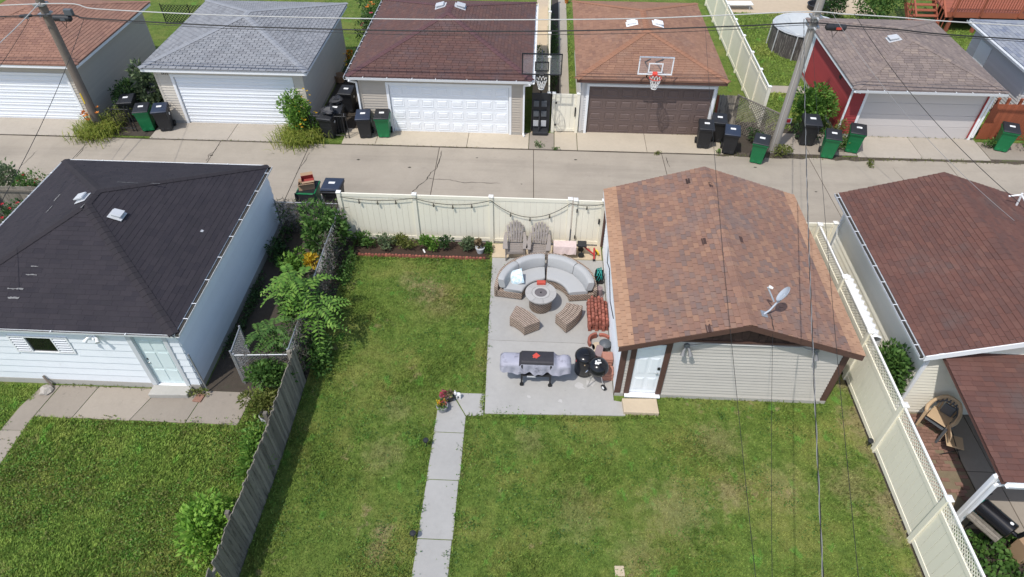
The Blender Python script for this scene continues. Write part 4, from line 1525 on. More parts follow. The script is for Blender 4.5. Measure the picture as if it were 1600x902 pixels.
# rake boards
for a, b in (((X0, ZE), (XR, ZR)), ((XR, ZR), (X1, ZE))):
    m = MB()
    for y in (Y0 - .028,):
        m.hexa([(a[0], y, a[1] - .17), (b[0], y, b[1] - .17), (b[0], y + .026, b[1] - .17), (a[0], y + .026, a[1] - .17), (a[0], y, a[1] - .012), (b[0], y, b[1] - .012), (b[0], y + .026, b[1] - .012), (a[0], y + .026, a[1] - .012)])
    m.build('rake_board', 'brown_trim', g2)
MB().box(X0 - .02, X0 - .001, Y0, Y1, ZE - .13, ZE - .015).build('fascia', 'white_paint', g2)
MB().box(X1 + .001, X1 + .02, Y0, Y1, ZE - .13, ZE - .015).build('fascia', 'brown_trim', g2)
# floodlights joined by conduit
for (x, n) in ((3.92, 1), (7.12, 0)):
    m = MB(); m.tube([(x, wy0 - .02, 2.16), (x, wy0 - .09, 2.16)], .07, 12)
    b_ = m.build('wall_light', 'lamp_grey', g2)
    for s in ((-1, 1) if n else (0,)):
        m = MB(); m.tube([(x + s * .03, wy0 - .08, 2.14), (x + s * .08, wy0 - .16, 2.06), (x + s * .10, wy0 - .23, 1.97)], [.03, .04, .07], 10)
        m.build('lamp_head', 'lamp_grey', b_, smooth=50)
MB().tube([(3.98, wy0 - .05, 2.16), (4.15, wy0 - .055, 2.18), (4.35, wy0 - .06, 2.255), (6.75, wy0 - .06, 2.255), (6.9, wy0 - .055, 2.18), (7.08, wy0 - .05, 2.16)], .016, 8).build('conduit', 'wire_grey', g2, smooth=50)
MB().tube([(2.30, 17.28, 2.2), (2.30, 17.28, .15)], .045, 8).build('downspout', 'brown_trim', g2)
# thin wires and pipes on the patio-side wall
MB().tube([(2.33, 16.2, 1.9), (2.325, 15.6, .9), (2.32, 15.0, 1.2), (2.325, 14.0, .8), (2.325, 13.0, 1.1)], .012, 6).build('cable', 'wire_black', g2)

step = thing('door_step', 'tan concrete step block below the white door of the brown roofed garage', 'step', (3.0, 10.7, 0))
MB().prism([(2.55, 10.50), (3.48, 10.50), (3.46, 10.98), (2.53, 10.95)], -.02, .145).build('block', 'tan_concrete', step, bevel=.015)

# ================================================================== maroon roofed garage (right)
g3 = thing('maroon_garage', 'cream sided garage with maroon gable roof behind the lattice topped fence', 'garage', (12.3, 11.0, 0))
X0, X1, Y0, Y1 = 9.47, 15.1, 10.74, 17.35
XR, ZE, ZR = 12.29, 2.56, 3.42
wx0, wx1, wy0, wy1 = 9.80, 14.8, 10.95, 17.1
wall_box(g3, wx0, wx1, wy0, wy1, 0, 2.5, 'cream_siding')
siding(g3, (wx0, wy1), (wx0, wy0), .1, 2.5, .19, 'cream_siding', (-1, 0), True, t0=.036)
siding(g3, (wx0, wy0), (wx1, wy0), .1, 2.5, .115, 'cream_siding', (0, -1), True, t0=.036)
for y in (wy0 + .01, wy1 - .12):
    MB().add([(X0 + .15, y, ZE - .08), (X1 - .15, y, ZE - .08), (XR, y, ZR - .08), (X0 + .15, y + .1, ZE - .08), (X1 - .15, y + .1, ZE - .08), (XR, y + .1, ZR - .08)], [(0, 1, 2), (5, 4, 3), (0, 3, 4, 1), (1, 4, 5, 2), (2, 5, 3, 0)]).build('gable_wall', 'cream_siding', g3)
th3 = math.atan2(ZR - ZE, XR - X0); th3r = math.atan2(ZR - ZE, X1 - XR)
m = MB()
m.add([(X0, Y0, ZE - dn), (XR, Y0, ZR - dn), (X1, Y0, ZE - dn), (X1, Y0, ZE - .10), (XR, Y0, ZR - .10), (X0, Y0, ZE - .10), (X0, Y1, ZE - dn), (XR, Y1, ZR - dn), (X1, Y1, ZE - dn), (X1, Y1, ZE - .10), (XR, Y1, ZR - .10), (X0, Y1, ZE - .10)],
      [(0, 1, 4, 5), (1, 2, 3, 4), (6, 11, 10, 7), (7, 10, 9, 8), (0, 6, 7, 1), (1, 7, 8, 2), (2, 8, 9, 3), (3, 9, 10, 4), (4, 10, 11, 5), (5, 11, 6, 0)])
roof3 = m.build('roof', 'white_paint', g3)
LY3 = Y1 - Y0 + .04
pl = [(Vector((X0 - .02, Y1 + .02, ZE - .003)), Vector((0, -1, 0)), Vector((math.cos(th3), 0, math.sin(th3))), LY3, (XR - X0 + .02) / math.cos(th3), lambda t: 0.0, lambda t: LY3),
      (Vector((X1 + .02, Y0 - .02, ZE - .003)), Vector((0, 1, 0)), Vector((-math.cos(th3r), 0, math.sin(th3r))), LY3, (X1 - XR + .02) / math.cos(th3r), lambda t: 0.0, lambda t: LY3)]
roof_planes(roof3, pl, 'shingle_maroon', .140, .26, 300, jitter=.5, gap=.007, thick=.018)
caps(roof3, [((XR, Y0 - .02, ZR), (XR, Y1 + .02, ZR), Vector((-math.cos(th3), 0, -math.sin(th3))), Vector((math.cos(th3r), 0, -math.sin(th3r))))], 'shingle_maroon', .36, .22)
for a, b in (((X0, ZE), (XR, ZR)), ((XR, ZR), (X1, ZE))):
    y = Y0 - .045
    MB().hexa([(a[0], y, a[1] - .16), (b[0], y, b[1] - .16), (b[0], y + .03, b[1] - .16), (a[0], y + .03, a[1] - .16), (a[0], y, a[1] + .004), (b[0], y, b[1] + .004), (b[0], y + .03, b[1] + .004), (a[0], y + .03, a[1] + .004)]).build('rake_board', 'white_paint', g3)
gutter(g3, (X0 - .03, Y1 + .02, ZE - .006), (X0 - .03, Y0 - .02, ZE - .006), (-1, 0), 'white_paint', 'gutter_muck', straps=9, w=.11)
downspout(g3, [(X0 - .06, 17.2, 2.44), (9.74, 17.05, 2.2), (9.74, 17.05, .1)], w=.08)
downspout(g3, [(X0 - .06, 10.76, 2.44), (9.74, 10.90, 2.2), (9.74, 10.90, .1)], w=.08)
# lean-to porch roof
PX0, PX1, PY0, PY1 = 9.98, 14.9, 7.62, 10.94
pz0, pz1 = 2.22, 2.50
pth = math.atan2(pz1 - pz0, PY1 - PY0)
m = MB()
m.add([(PX0, PY0, pz0 - .012), (PX1, PY0, pz0 - .012), (PX1, PY1, pz1 - .012), (PX0, PY1, pz1 - .012), (PX0, PY0, pz0 - .12), (PX1, PY0, pz0 - .12), (PX1, PY1, pz1 - .12), (PX0, PY1, pz1 - .12)], [(0, 1, 2, 3), (7, 6, 5, 4), (0, 4, 5, 1), (1, 5, 6, 2), (2, 6, 7, 3), (3, 7, 4, 0)])
pr = m.build('porch_roof', 'shingle_maroon', g3)
LP = PX1 - PX0 + .04
roof_planes(pr, [(Vector((PX0 - .02, PY0 - .02, pz0 - .003)), Vector((1, 0, 0)), Vector((0, math.cos(pth), math.sin(pth))), LP, (PY1 - PY0) / math.cos(pth), lambda t: 0.0, lambda t: LP)], 'shingle_maroon', .140, .26, 0, jitter=.5, gap=.004)
gutter(g3, (PX0 + .05, PY0 - .025, pz0 - .01), (PX1, PY0 - .025, pz0 - .01), (0, -1), straps=4, w=.10)
m = MB()
for k in (0, 1):
    m.box(9.92 + k * .10, 9.99 + k * .10, 7.76, 7.86, 0, 2.10)
m.build('porch_post', 'white_paint', g3, bevel=.01)
MB().box(12.6, 12.7, 7.76, 7.86, 0, 2.10).build('porch_post', 'white_paint', g3)
MB().bar((PX0 - .02, PY0 + .2, pz0 - .16), (PX1, PY0 + .2, pz0 - .16), .09, .14).build('porch_beam', 'white_paint', g3)
downspout(g3, [(10.12, 7.56, 2.14), (10.16, 7.70, 1.98), (9.99, 7.70, 1.92), (9.99, 7.72, .1)], w=.07)

# porch floor: brick pavers and a concrete pad
pf = tag(MB().box(8.9, 10.93, 7.7, 10.95, -.1, .006).build('paver_path', 'pale_dirt', loc=(9.6, 9, 0)), kind='structure')
me_p = bpy.data.meshes.new('paver')
mm = MB().hexa([(-.097, -.047, 0), (.097, -.047, 0), (.097, .047, 0), (-.097, .047, 0), (-.09, -.04, .03), (.09, -.04, .03), (.09, .04, .03), (-.09, .04, .03)])
me_p.from_pydata(mm.v, [], mm.f)
me_p.materials.append(MAT['paver_brick'])
random.seed(9)
y = 8.45; r_ = 0
while y < 10.9:
    x = 9.02 + (.1 if r_ % 2 else 0)
    while x < 10.85:
        if random.random() > .10 and not (y < 9.2 and random.random() < .6):
            o = bpy.data.objects.new('paver', me_p)
            o.parent = pf
            o.location = (x - 9.6 + random.uniform(-.01, .01), y - 9, .0 + random.uniform(-.006, .006))
            o.rotation_euler = (random.uniform(-.04, .04), random.uniform(-.04, .04), random.uniform(-.06, .06))
            COL.objects.link(o)
        x += .2
    y += .1; r_ += 1
pad = tag(MB().box(10.94, 15.0, 7.5, 10.94, -.1, .01).build('porch_floor', 'joint_soil', loc=(12, 9, 0)), kind='structure')
for (a, b) in ((10.95, 11.6), (11.62, 13.2), (13.22, 14.98)):
    slab(pad, [(a, 7.52), (b, 7.52), (b, 9.2), (a, 9.2)], -.05, .03, 'old_concrete'); slab(pad, [(a, 9.22), (b, 9.22), (b, 10.93), (a, 10.93)], -.05, .03, 'old_concrete')


# ================================================================== fences
def vinyl_fence(label, pts, h, lattice_h=0.0, boards=True, inside=1, mt='vinyl_cream', name='vinyl_fence', posts=None, bw=.205):
    """straight run through plan points pts (posts at each)"""
    root = thing(name, label, 'fence', (pts[0][0], pts[0][1], 0))
    hb = h - lattice_h
    for i, p in enumerate(pts):
        po = MB().box(p[0] - .063, p[0] + .063, p[1] - .063, p[1] + .063, -.05, h + .02).build('post', mt, root, bevel=.006)
        m = MB()
        m.box(p[0] - .076, p[0] + .076, p[1] - .076, p[1] + .076, h + .02, h + .05)
        m.add([(p[0] - .07, p[1] - .07, h + .05), (p[0] + .07, p[1] - .07, h + .05), (p[0] + .07, p[1] + .07, h + .05), (p[0] - .07, p[1] + .07, h + .05), (p[0], p[1], h + .085)], [(0, 1, 4), (1, 2, 4), (2, 3, 4), (3, 0, 4)])
        m.build('post_cap', 'vinyl_white', po)
    for a, b in zip(pts[:-1], pts[1:]):
        a = Vector((*a, 0)); b = Vector((*b, 0))
        u = (b - a).normalized()
        n = Vector((-u.y, u.x, 0))
        L = (b - a).length
        s, e = .064, L - .064
        def rail(z0, z1, w, m_=mt):
            q = []
            for z in (z0, z1):
                for t, k in ((s, -1), (e, -1), (e, 1), (s, 1)):
                    q.append(a + u * t + n * k * w / 2 + Vector((0, 0, z)))
            MB().hexa(q).build('rail', m_, root, bevel=.004)
        rail(.06, .20, .05)
        rail(hb - .13, hb, .05, mt)
        if lattice_h:
            rail(h - .05, h, .05, 'vinyl_white')
            lattice(root, tuple((a + u * s)[:2]), tuple((a + u * e)[:2]), hb, h - .05, .075, .028, mt)
        k = max(1, round((e - s) / bw))
        dw = (e - s) / k
        for i in range(k):
            q = []
            for z in (.19, hb - .12):
                for t, kk in ((s + i * dw + .003, -1), (s + (i + 1) * dw - .003, -1), (s + (i + 1) * dw - .003, 1), (s + i * dw + .003, 1)):
                    q.append(a + u * t + n * kk * .012 + Vector((0, 0, z)))
            MB().hexa(q).build('board', mt, root)
    return root


bf = vinyl_fence('cream vinyl board fence between the flower bed and the alley', [(-6.45, 17.5), (-3.96, 17.5), (-1.44, 17.5), (1.14, 17.5)], 1.90)
gate = vinyl_fence('cream vinyl gate at the corner of the brown roofed garage', [(1.32, 17.5), (2.24, 17.5)], 1.88, name='vinyl_gate')
MB().box(1.36, 1.40, 17.41, 17.437, .35, .48).build('hinge', 'dark_metal', gate); MB().box(1.36, 1.40, 17.41, 17.437, 1.45, 1.58).build('hinge', 'dark_metal', gate)
MB().box(2.11, 2.16, 17.40, 17.437, 1.0, 1.2).build('latch', 'dark_metal', gate)
gate['category'] = 'gate'
rf = vinyl_fence('cream vinyl fence with lattice top along the right side of the lawn', [(8.86, 16.57), (8.86, 14.16), (8.86, 12.06), (8.86, 9.72), (8.86, 7.33), (8.86, 4.93), (8.86, 2.5), (8.86, .1)], 1.90, .36)
sf = vinyl_fence('short cream vinyl fence panel closing the gap between two garages', [(8.30, 16.75), (9.42, 16.75)], 1.84)
nf = vinyl_fence('cream vinyl fence with white top rail running away beside the terracotta roof', [(9.52, 25.9), (9.52, 27.5), (9.52, 29.2), (9.52, 31.0), (9.52, 32.9), (9.52, 34.9), (9.52, 37.2), (9.52, 39.6)], 1.80, .22)
nf3 = vinyl_fence('slim pale vinyl fence running between the wine and terracotta roofed garages', [(.42, 25.05), (.42, 28.4), (.42, 31.0), (.42, 33.6), (.42, 36.2), (.42, 38.8)], 1.7)
ng = vinyl_fence('pale vinyl gate beside the dark brown garage door', [(.62, 24.95), (1.62, 24.95)], 1.75, name='vinyl_gate')
ng['category'] = 'gate'
MB().box(.69, .76, 24.86, 24.887, .35, .42).build('hinge', 'dark_metal', ng); MB().box(.69, .76, 24.86, 24.887, 1.35, 1.42).build('hinge', 'dark_metal', ng)
MB().box(1.50, 1.55, 24.85, 24.887, .8, 1.2).build('latch', 'dark_metal', ng)

# weathered picket fence on the left lot line
random.seed(14)
wf = thing('wood_fence', 'weathered grey board fence leaning along the left edge of the lawn', 'fence', (-6.22, 8, 0))
y = 2.2
i = 0
while y < 11.15:
    w_ = random.uniform(.085, .105)
    h = 1.42 + random.uniform(-.05, .04)
    lean = random.uniform(-.02, .02) - .02
    x = -6.20 + .03 * math.sin(y * .9)
    if random.random() > .012:
        q = []
        for z, k in ((-.03, 0), (h, lean)):
            q += [(x + k, y, z), (x + .02 + k, y, z), (x + .02 + k, y + w_ - .006, z), (x + k, y + w_ - .006, z)]
        q[7] = (q[7][0], q[7][1], q[7][2] + random.uniform(-.02, .02)); q[6] = (q[6][0], q[6][1], q[7][2])
        MB().hexa(q).build('picket', 'wood_grey', wf)
    y += w_; i += 1
for z in (.35, 1.12):
    MB().box(-6.275, -6.225, 2.2, 11.1, z, z + .085).build('rail', 'wood_grey', wf)
for y in (2.3, 4.6, 6.55, 9.1, 11.05):
    MB().box(-6.36, -6.27, y - .045, y + .045, -.05, 1.46).build('post', 'wood_grey', wf)

# grey fence corner behind the white garage, beside the roses
bf2 = thing('picket_fence', 'low weathered wooden fence behind the black roofed garage', 'fence', (-17, 18.2, 0))
random.seed(15)
x = -22.0
while x < -15.7:
    MB().box(x, x + .14, 18.30, 18.322, 0, 1.15 + random.uniform(-.03, .03)).build('picket', 'wood_grey', bf2)
    x += .147
for z in (.3, .95):
    MB().box(-22, -15.7, 18.25, 18.298, z, z + .08).build('rail', 'wood_grey', bf2)
for x in (-21.5, -19.2, -17.05):
    MB().box(x, x + .11, 18.13, 18.248, -.05, 1.22).build('post', 'wood_grey', bf2)


# chain link
def chain_fence(name, label, p0, p1, h, posts=2):
    root = thing(name, label, 'fence', (*p0, 0))
    a = Vector((*p0, 0)); b = Vector((*p1, 0))
    lattice(root, p0, p1, .05, h - .02, .062, .006, 'galvanised', 'wire_mesh', .004)
    MB().tube([a + Vector((0, 0, h)), b + Vector((0, 0, h))], .020, 8).build('top_rail', 'galvanised', root)
    for i in range(posts):
        p = a.lerp(b, i / max(1, posts - 1))
        MB().tube([p + Vector((0, 0, -.05)), p + Vector((0, 0, h + .06))], .028, 8).build('post', 'galvanised', root)
    return root


chain_fence('chain_link_fence', 'bent chain link panel across the side yard behind the wooden fence', (-7.85, 11.05), (-6.35, 11.15), 1.20)
chain_fence('chain_link_gate', 'chain link gate swung open beside the white garage wall', (-7.93, 11.1), (-8.0, 12.0), 1.25)
chain_fence('chain_link_fence', 'chain link fence overgrown with vines along the left lot line', (-6.42, 11.2), (-6.55, 17.7), 1.30, 4)
chain_fence('chain_link_fence', 'chain link fence closing the side yard at the alley', (-8.8, 17.75), (-6.6, 17.75), 1.25, 3)
MB().tube([(-8.78, 10.72, 0.0), (-8.86, 10.78, 1.5)], .022, 8).build('pipe', 'galvanised', loc=(-8.78, 10.72, 0))
tag(bpy.data.objects['pipe'], 'thin metal pipe standing against the corner of the white garage', 'pipe')

# red board fence, lattice screen, iron gate across the alley
rb = thing('red_fence', 'red stained board fence beside the pale overhead door', 'fence', (18.3, 25.3, 0))
random.seed(16)
x = 18.42
while x < 26:
    MB().box(x, x + .138, 25.28, 25.30, .02, 1.62 + random.uniform(-.02, .02)).build('board', 'red_stain', rb)
    x += .142
for z in (.35, 1.3):
    MB().box(18.42, 26, 25.302, 25.35, z, z + .09).build('rail', 'red_stain', rb)
for x in (18.5, 18.9, 19.4, 21.5, 23.5):
    MB().box(x, x + .09, 25.302, 25.39, 0, 1.85).build('post', 'red_stain', rb)
MB().box(20.30, 20.62, 25.268, 25.278, 1.15, 1.42).build('warning_plate', 'sign_yellow', rb)
MB().obox((20.46, 25.264, 1.30), .07, .006, .07, ry=.785).build('plate_mark', 'dark_metal', rb)
ls = thing('lattice_screen', 'grey wooden lattice screen leaning out behind the black carts', 'screen', (8.5, 25.3, 0))
lattice(ls, (8.25, 25.55), (9.62, 24.05), .05, 1.55, .085, .028, 'wood_grey', 'lattice', .012)
MB().bar((8.25, 25.55, 1.57), (9.62, 24.05, 1.57), .05, .05).build('top_rail', 'wood_grey', ls)
MB().box(9.58, 9.66, 23.98, 24.06, 0, 1.6).build('post', 'wood_grey', ls); MB().box(8.2, 8.28, 25.52, 25.6, 0, 1.6).build('post', 'wood_grey', ls)
sw = thing('stacked_boards', 'weathered grey boards standing beside the dark brown garage door', 'boards', (7.7, 25.6, 0))
random.seed(17)
for i in range(9):
    x = 7.42 + i * .105
    MB().hexa([(x, 25.35, 0), (x + .1, 25.35, 0), (x + .1, 25.37, 0), (x, 25.37, 0), (x, 25.75, 1.45 + random.uniform(-.08, .08)), (x + .1, 25.75, 1.45), (x + .1, 25.77, 1.45), (x, 25.77, 1.45)]).build('board', 'red_stain' if i == 0 else 'wood_grey', sw)
for (label, x0, x1, y) in (('black iron gate between the grey roofed and wine roofed garages', -9.35, -7.85, 23.95), ('black iron panel beside the green cart at the leaning pole', -17.7, -16.95, 24.05)):
    ig = thing('iron_gate', label, 'gate', (x0, y, 0))
    for x in (x0, x1 - .15, x1):
        MB().tube([(x, y, -.02), (x, y, 1.15)], .022, 6).build('post', 'dark_metal', ig)
    for z in (.15, 1.02):
        MB().tube([(x0, y, z), (x1, y, z)], .014, 6).build('rail', 'dark_metal', ig)
    k = int((x1 - x0) / .12)
    for i in range(1, k):
        x = x0 + i * (x1 - x0) / k
        MB().tube([(x, y, .15), (x, y, 1.08)], .007, 5).build('bar', 'dark_metal', ig)

# ================================================================== trash carts
cart_g = make_cart('green_cart', 'green_plastic', 'black_plastic')
cart_b = make_cart('black_cart', 'black_plastic', 'black_plastic')
cart_n = make_cart('black_cart', 'black_plastic', 'navy_plastic')
used = {}
GRP = 'trash carts set out along the alley'
for proto, px, py, rz, label in (
        (cart_g, 231, 207, .25, 'green cart with black lid beside the black cart at the beige garage'),
        (cart_n, 259, 207, .25, 'black cart with navy lid at the corner of the beige garage'),
        (cart_n, 571, 218, .12, 'black cart with navy lid beside the iron gate and a green cart'),
        (cart_g, 600, 217, .05, 'green cart with black lid at the left edge of the panelled white door'),
        (cart_b, 1098, 234, -.1, 'black cart in front of the right end of the dark brown garage door'),
        (cart_b, 1118, 224, -.15, 'black cart half hidden behind two other black carts'),
        (cart_n, 1138, 243, -.2, 'black cart with navy lid in front of the grey lattice screen'),
        (cart_g, 1183, 257, -.35, 'green cart at the foot of the grey utility pole'),
        (cart_b, 1259, 229, -.1, 'large black cart under the bright bush by the red garage'),
        (cart_g, 1293, 249, -.25, 'green cart standing alone in front of the black cart and bush'),
        (cart_g, 1331, 241, -.3, 'green cart beside the downspout of the red garage'),
        (cart_g, 1565, 239, -.35, 'green cart in front of the red stained board fence'),
        (cart_n, 527, 328, math.pi, 'black cart with navy lid behind the end of the cream fence')):
    if proto.name not in used:
        o = proto
        used[proto.name] = 1
    else:
        o = copy_tree(proto)
    p = G(px, py)
    place(o, (p.x, p.y + .25 if rz < 3 else p.y, .028 if py < 245 else .006), rz, label, GRP)
    if rz > 3 or (px, py) == (1259, 229):
        o.scale = (1.12, 1.12, 1.08)
# open green cart stuffed with cartons
p = G(490, 329)
og = thing('green_cart', 'open green cart stuffed with cardboard boxes behind the fence end', 'trash cart', (0, 0, 0), GRP)
for ch in cart_g.children:
    if not ch.name.startswith('lid'):
        copy_tree(ch, og)
MB().hexa([(-.31, .36, .99), (.31, .36, .99), (.31, .40, 1.0), (-.31, .40, 1.0), (-.31, .46, .30), (.31, .46, .30), (.31, .50, .30), (-.31, .50, .30)]).build('lid', 'black_plastic', og)
MB().box(-.27, .27, -.36, .30, .955, .968).build('opening', 'dark_metal', og)  # flat dark sheet on the closed body top, painting in a shaded hollow inside
place(og, (p.x, p.y, .006), math.pi, scale=(1.12, 1.12, 1.05))
def open_carton(name, label, c, sx, sy, sz, rz, rx, mt, flaps=True):
    root = thing(name, label, 'box', c)
    m = MB()
    t = .008
    for (x0, x1, y0, y1) in ((-sx / 2, sx / 2, -sy / 2, -sy / 2 + t), (-sx / 2, sx / 2, sy / 2 - t, sy / 2), (-sx / 2, -sx / 2 + t, -sy / 2 + t, sy / 2 - t), (sx / 2 - t, sx / 2, -sy / 2 + t, sy / 2 - t)):
        m.box(x0, x1, y0, y1, 0, sz)
    m.box(-sx / 2, sx / 2, -sy / 2, sy / 2, 0, t)
    OFF[root.name] = (0, 0, 0)
    m.build('carton', mt, root)
    if flaps:
        for s in (-1, 1):
            m = MB(); m.hexa([(-sx / 2, s * sy / 2, sz), (sx / 2, s * sy / 2, sz), (sx / 2, s * (sy / 2 + .006), sz + .006), (-sx / 2, s * (sy / 2 + .006), sz + .006), (-sx / 2, s * (sy / 2 + sy * .4), sz + .03), (sx / 2, s * (sy / 2 + sy * .4), sz + .03), (sx / 2, s * (sy / 2 + sy * .4), sz + .037), (-sx / 2, s * (sy / 2 + sy * .4), sz + .037)])
            m.build('flap', 'cardboard', root)
    root.rotation_euler = (rx, 0, rz)
    return root
open_carton('cardboard_box', 'open brown cardboard box jammed into the green cart', (p.x - .02, p.y - .02, .74), .55, .46, .44, .3, -.3, 'cardboard')
open_carton('printed_box', 'red printed carton lying on top of the cardboard box', (p.x - .02, p.y + .20, 1.12), .42, .28, .18, .35, .25, 'carton_red')

# dark carts and bags crammed between the grey and wine roofed garages
for k, (px, py, h) in enumerate(((515, 218, .9), (528, 208, 1.0), (545, 178, 1.0))):
    o = copy_tree(cart_b)
    q = G(px, py)
    place(o, (q.x, q.y + .3, 0.0), random.uniform(-.3, .3), ('black cart behind the iron gate with a bag on its lid', 'black cart second behind the iron gate', 'black cart deep in the passage beside the wine roofed garage')[k], GRP)
def trash_bag(label, c, r):
    m = MB()
    n, k = 10, 7
    prof = []
    for i in range(k):
        t = i / (k - 1)
        prof.append((r * (math.sin(math.pi * (t * .86 + .06)) ** .7), r * .8 * t))
    m.lathe(prof, c, n)
    m.v = [(x + random.uniform(-.08, .08), y + random.uniform(-.08, .08), z + random.uniform(0, .10)) for x, y, z in m.v]
    o = m.build('trash_bag', 'bag_black', loc=c, smooth=30)
    return tag(o, label, 'bag', 'black bags in the passage')
random.seed(19)
for (px, py, l) in ((513, 176, 'crumpled black bag lying on the cart behind the iron gate'), (527, 160, 'grey black bag on the second cart in the passage')):
    q = G(px, py, 1.1)
    trash_bag(l, (q.x, q.y, 1.06), .26)
q = G(532, 128); 
bk = thing('wicker_basket', 'tan basket among clutter in the narrow passage', 'basket', (q.x, q.y, 0))
MB().lathe([(.16, 0), (.2, .02), (.25, .34), (.27, .36), (.25, .37), (.23, .34), (.15, .04)], (q.x, q.y, 0), 16).build('basket', 'cardboard', bk, smooth=50)
q = G(548, 93)
ob = thing('orange_bucket', 'bright orange bucket in the passage beside the wine coloured roof', 'bucket', (q.x, q.y, 0))
MB().lathe([(.15, 0), (.20, .40), (.215, .40), (.215, .43), (.19, .43), (.14, .03)], (q.x, q.y, 0), 18).build('pail', 'orange_bucket', ob, smooth=50)
MB().tube([(q.x + .2 * math.cos(a), q.y - .1 * math.sin(a) - .1, .43 - .16 * math.sin(a)) for a in np.linspace(0, math.pi, 9)], .006, 5).build('handle', 'galvanised', ob)
MB().lathe([(.05, 0), (.12, .03), (.12, .05), (.02, .06)], (q.x, q.y, .10), 12).build('sponge', 'white_glaze', ob)

# bins left of the beige garage: dark wheelie pair behind the iron panel
for k, (px, py) in enumerate(((203, 196), (243, 178))):
    o = copy_tree(cart_b)
    q = G(px, py)
    place(o, (q.x, q.y + .5, 0), .2 + k * .5, ('black cart in the weeds beside the tan garage', 'black cart tucked behind the green cart at the beige garage')[k], GRP)


# ================================================================== patio furniture
CX, CY = .42, 14.56
PZ = .035


def pad_arc(c, r0, r1, a0, a1, z0, z1, n=12, puff=.035, edge=.05):
    """soft curved cushion: rounded section swept along an arc"""
    prof = []
    rm, zm = (r0 + r1) / 2, (z0 + z1) / 2
    hr, hz = (r1 - r0) / 2, (z1 - z0) / 2
    for k in range(16):
        a = 2 * math.pi * k / 16
        ca, sa = math.cos(a), math.sin(a)
        e = .38
        prof.append((rm + hr * (abs(ca) ** e) * (1 if ca >= 0 else -1), zm + hz * (abs(sa) ** e) * (1 if sa >= 0 else -1)))
    v, f = [], []
    for i in range(n + 1):
        t = i / n
        a = a0 + (a1 - a0) * t
        s = 1 - .12 * (1 if i in (0, n) else 0)
        pf = 1 + puff * math.sin(math.pi * t)
        for (r, z) in prof:
            rr = rm + (r - rm) * s * pf
            zz = zm + (z - zm) * s * pf
            v.append((c[0] + rr * math.cos(a), c[1] + rr * math.sin(a), zz))
    for i in range(n):
        for k in range(16):
            f.append((i * 16 + k, (i + 1) * 16 + k, (i + 1) * 16 + (k + 1) % 16, i * 16 + (k + 1) % 16))
    f.append(tuple(range(16)))
    f.append(tuple(n * 16 + k for k in range(15, -1, -1)))
    return MB().add(v, f)


for k, (a0, a1, lbl) in enumerate(((R(172), R(91.2), 'left half of curved wicker sofa with pale cushions and a blue throw pillow'), (R(88.8), R(8), 'right half of curved wicker sofa with pale grey cushions'))):
    s = thing('curved_sofa', lbl, 'sofa', (CX, CY, PZ))
    MB().arcband((CX, CY), .74, 1.58, a0, a1, PZ + .04, PZ + .28, 18).build('base', 'wicker', s, bevel=.012)
    zf = (lambda t: PZ + .30 + .42 * min(1, (t if k == 0 else 1 - t) * 3.2 + .35))
    MB().arcband((CX, CY), 1.50, 1.62, a0, a1, PZ + .02, 0, 18, zf).build('backrest', 'wicker', s, bevel=.014)
    for (b0, b1) in ((a0, a0 + (a1 - a0) * .035), (a0 + (a1 - a0) * .965, a1)):
        pass
    d = (a1 - a0)
    pad_arc((CX, CY), .71, 1.36, a0 + d * .01, a1 - d * .01, PZ + .282, PZ + .42, 16, .0).build('seat_cushion', 'cushion', s, smooth=70)
    for j in (0, 1):
        b0 = a0 + d * (.012 + j * .494); b1 = b0 + d * .484
        m = pad_arc((CX, CY), 1.27, 1.495, b0, b1, PZ + .40, PZ + .78, 12, .06)
        v = []
        for (x, y, z) in m.v:      # recline
            dx, dy = x - CX, y - CY
            r = math.hypot(dx, dy); kk = 1 + (z - PZ - .6) * .16 / r
            v.append((CX + dx * kk, CY + dy * kk, z))
        m.v = v
        m.build('back_cushion', 'cushion', s, smooth=70)
    for (rr, aa) in ((.80, a0 + d * .05), (.80, a1 - d * .05), (1.52, a0 + d * .05), (1.52, a1 - d * .05)):
        MB().tube([(CX + rr * math.cos(aa), CY + rr * math.sin(aa), PZ), (CX + rr * math.cos(aa), CY + rr * math.sin(aa), PZ + .05)], .02, 8).build('foot', 'dark_metal', s)

# throw pillow
pc = G(802, 428, .62)
pil = MB()
n = 9
v = []
for sgn in (1, -1):
    for i in range(n):
        for j in range(n):
            x, y = i / (n - 1) * 2 - 1, j / (n - 1) * 2 - 1
            h = .085 * ((1 - x ** 4) * (1 - y ** 4)) ** .6
            pin = 1 - .08 * (abs(x) * abs(y)) ** .5 * 0 - .10 * (1 - abs(x)) * abs(y) ** 3 * 0
            v.append((x * .23, y * .23, sgn * h))
f = []
for s_ in (0, 1):
    for i in range(n - 1):
        for j in range(n - 1):
            b = s_ * n * n
            q = (b + i * n + j, b + (i + 1) * n + j, b + (i + 1) * n + j + 1, b + i * n + j + 1)
            f.append(q if s_ == 0 else q[::-1])
pil.add(v, f)
mp = Matrix.Translation((-.50, 15.12, .60)) @ Matrix.Rotation(R(-35), 4, 'Z') @ Matrix.Rotation(R(52), 4, 'X') @ Matrix.Rotation(R(38), 4, 'Z')
pil.v = [tuple(mp @ Vector(q)) for q in pil.v]
tag(pil.build('throw_pillow', 'pillow_blue', loc=(-.50, 15.12, .42), smooth=80), 'pale blue patterned throw pillow propped on the curved sofa', 'pillow')

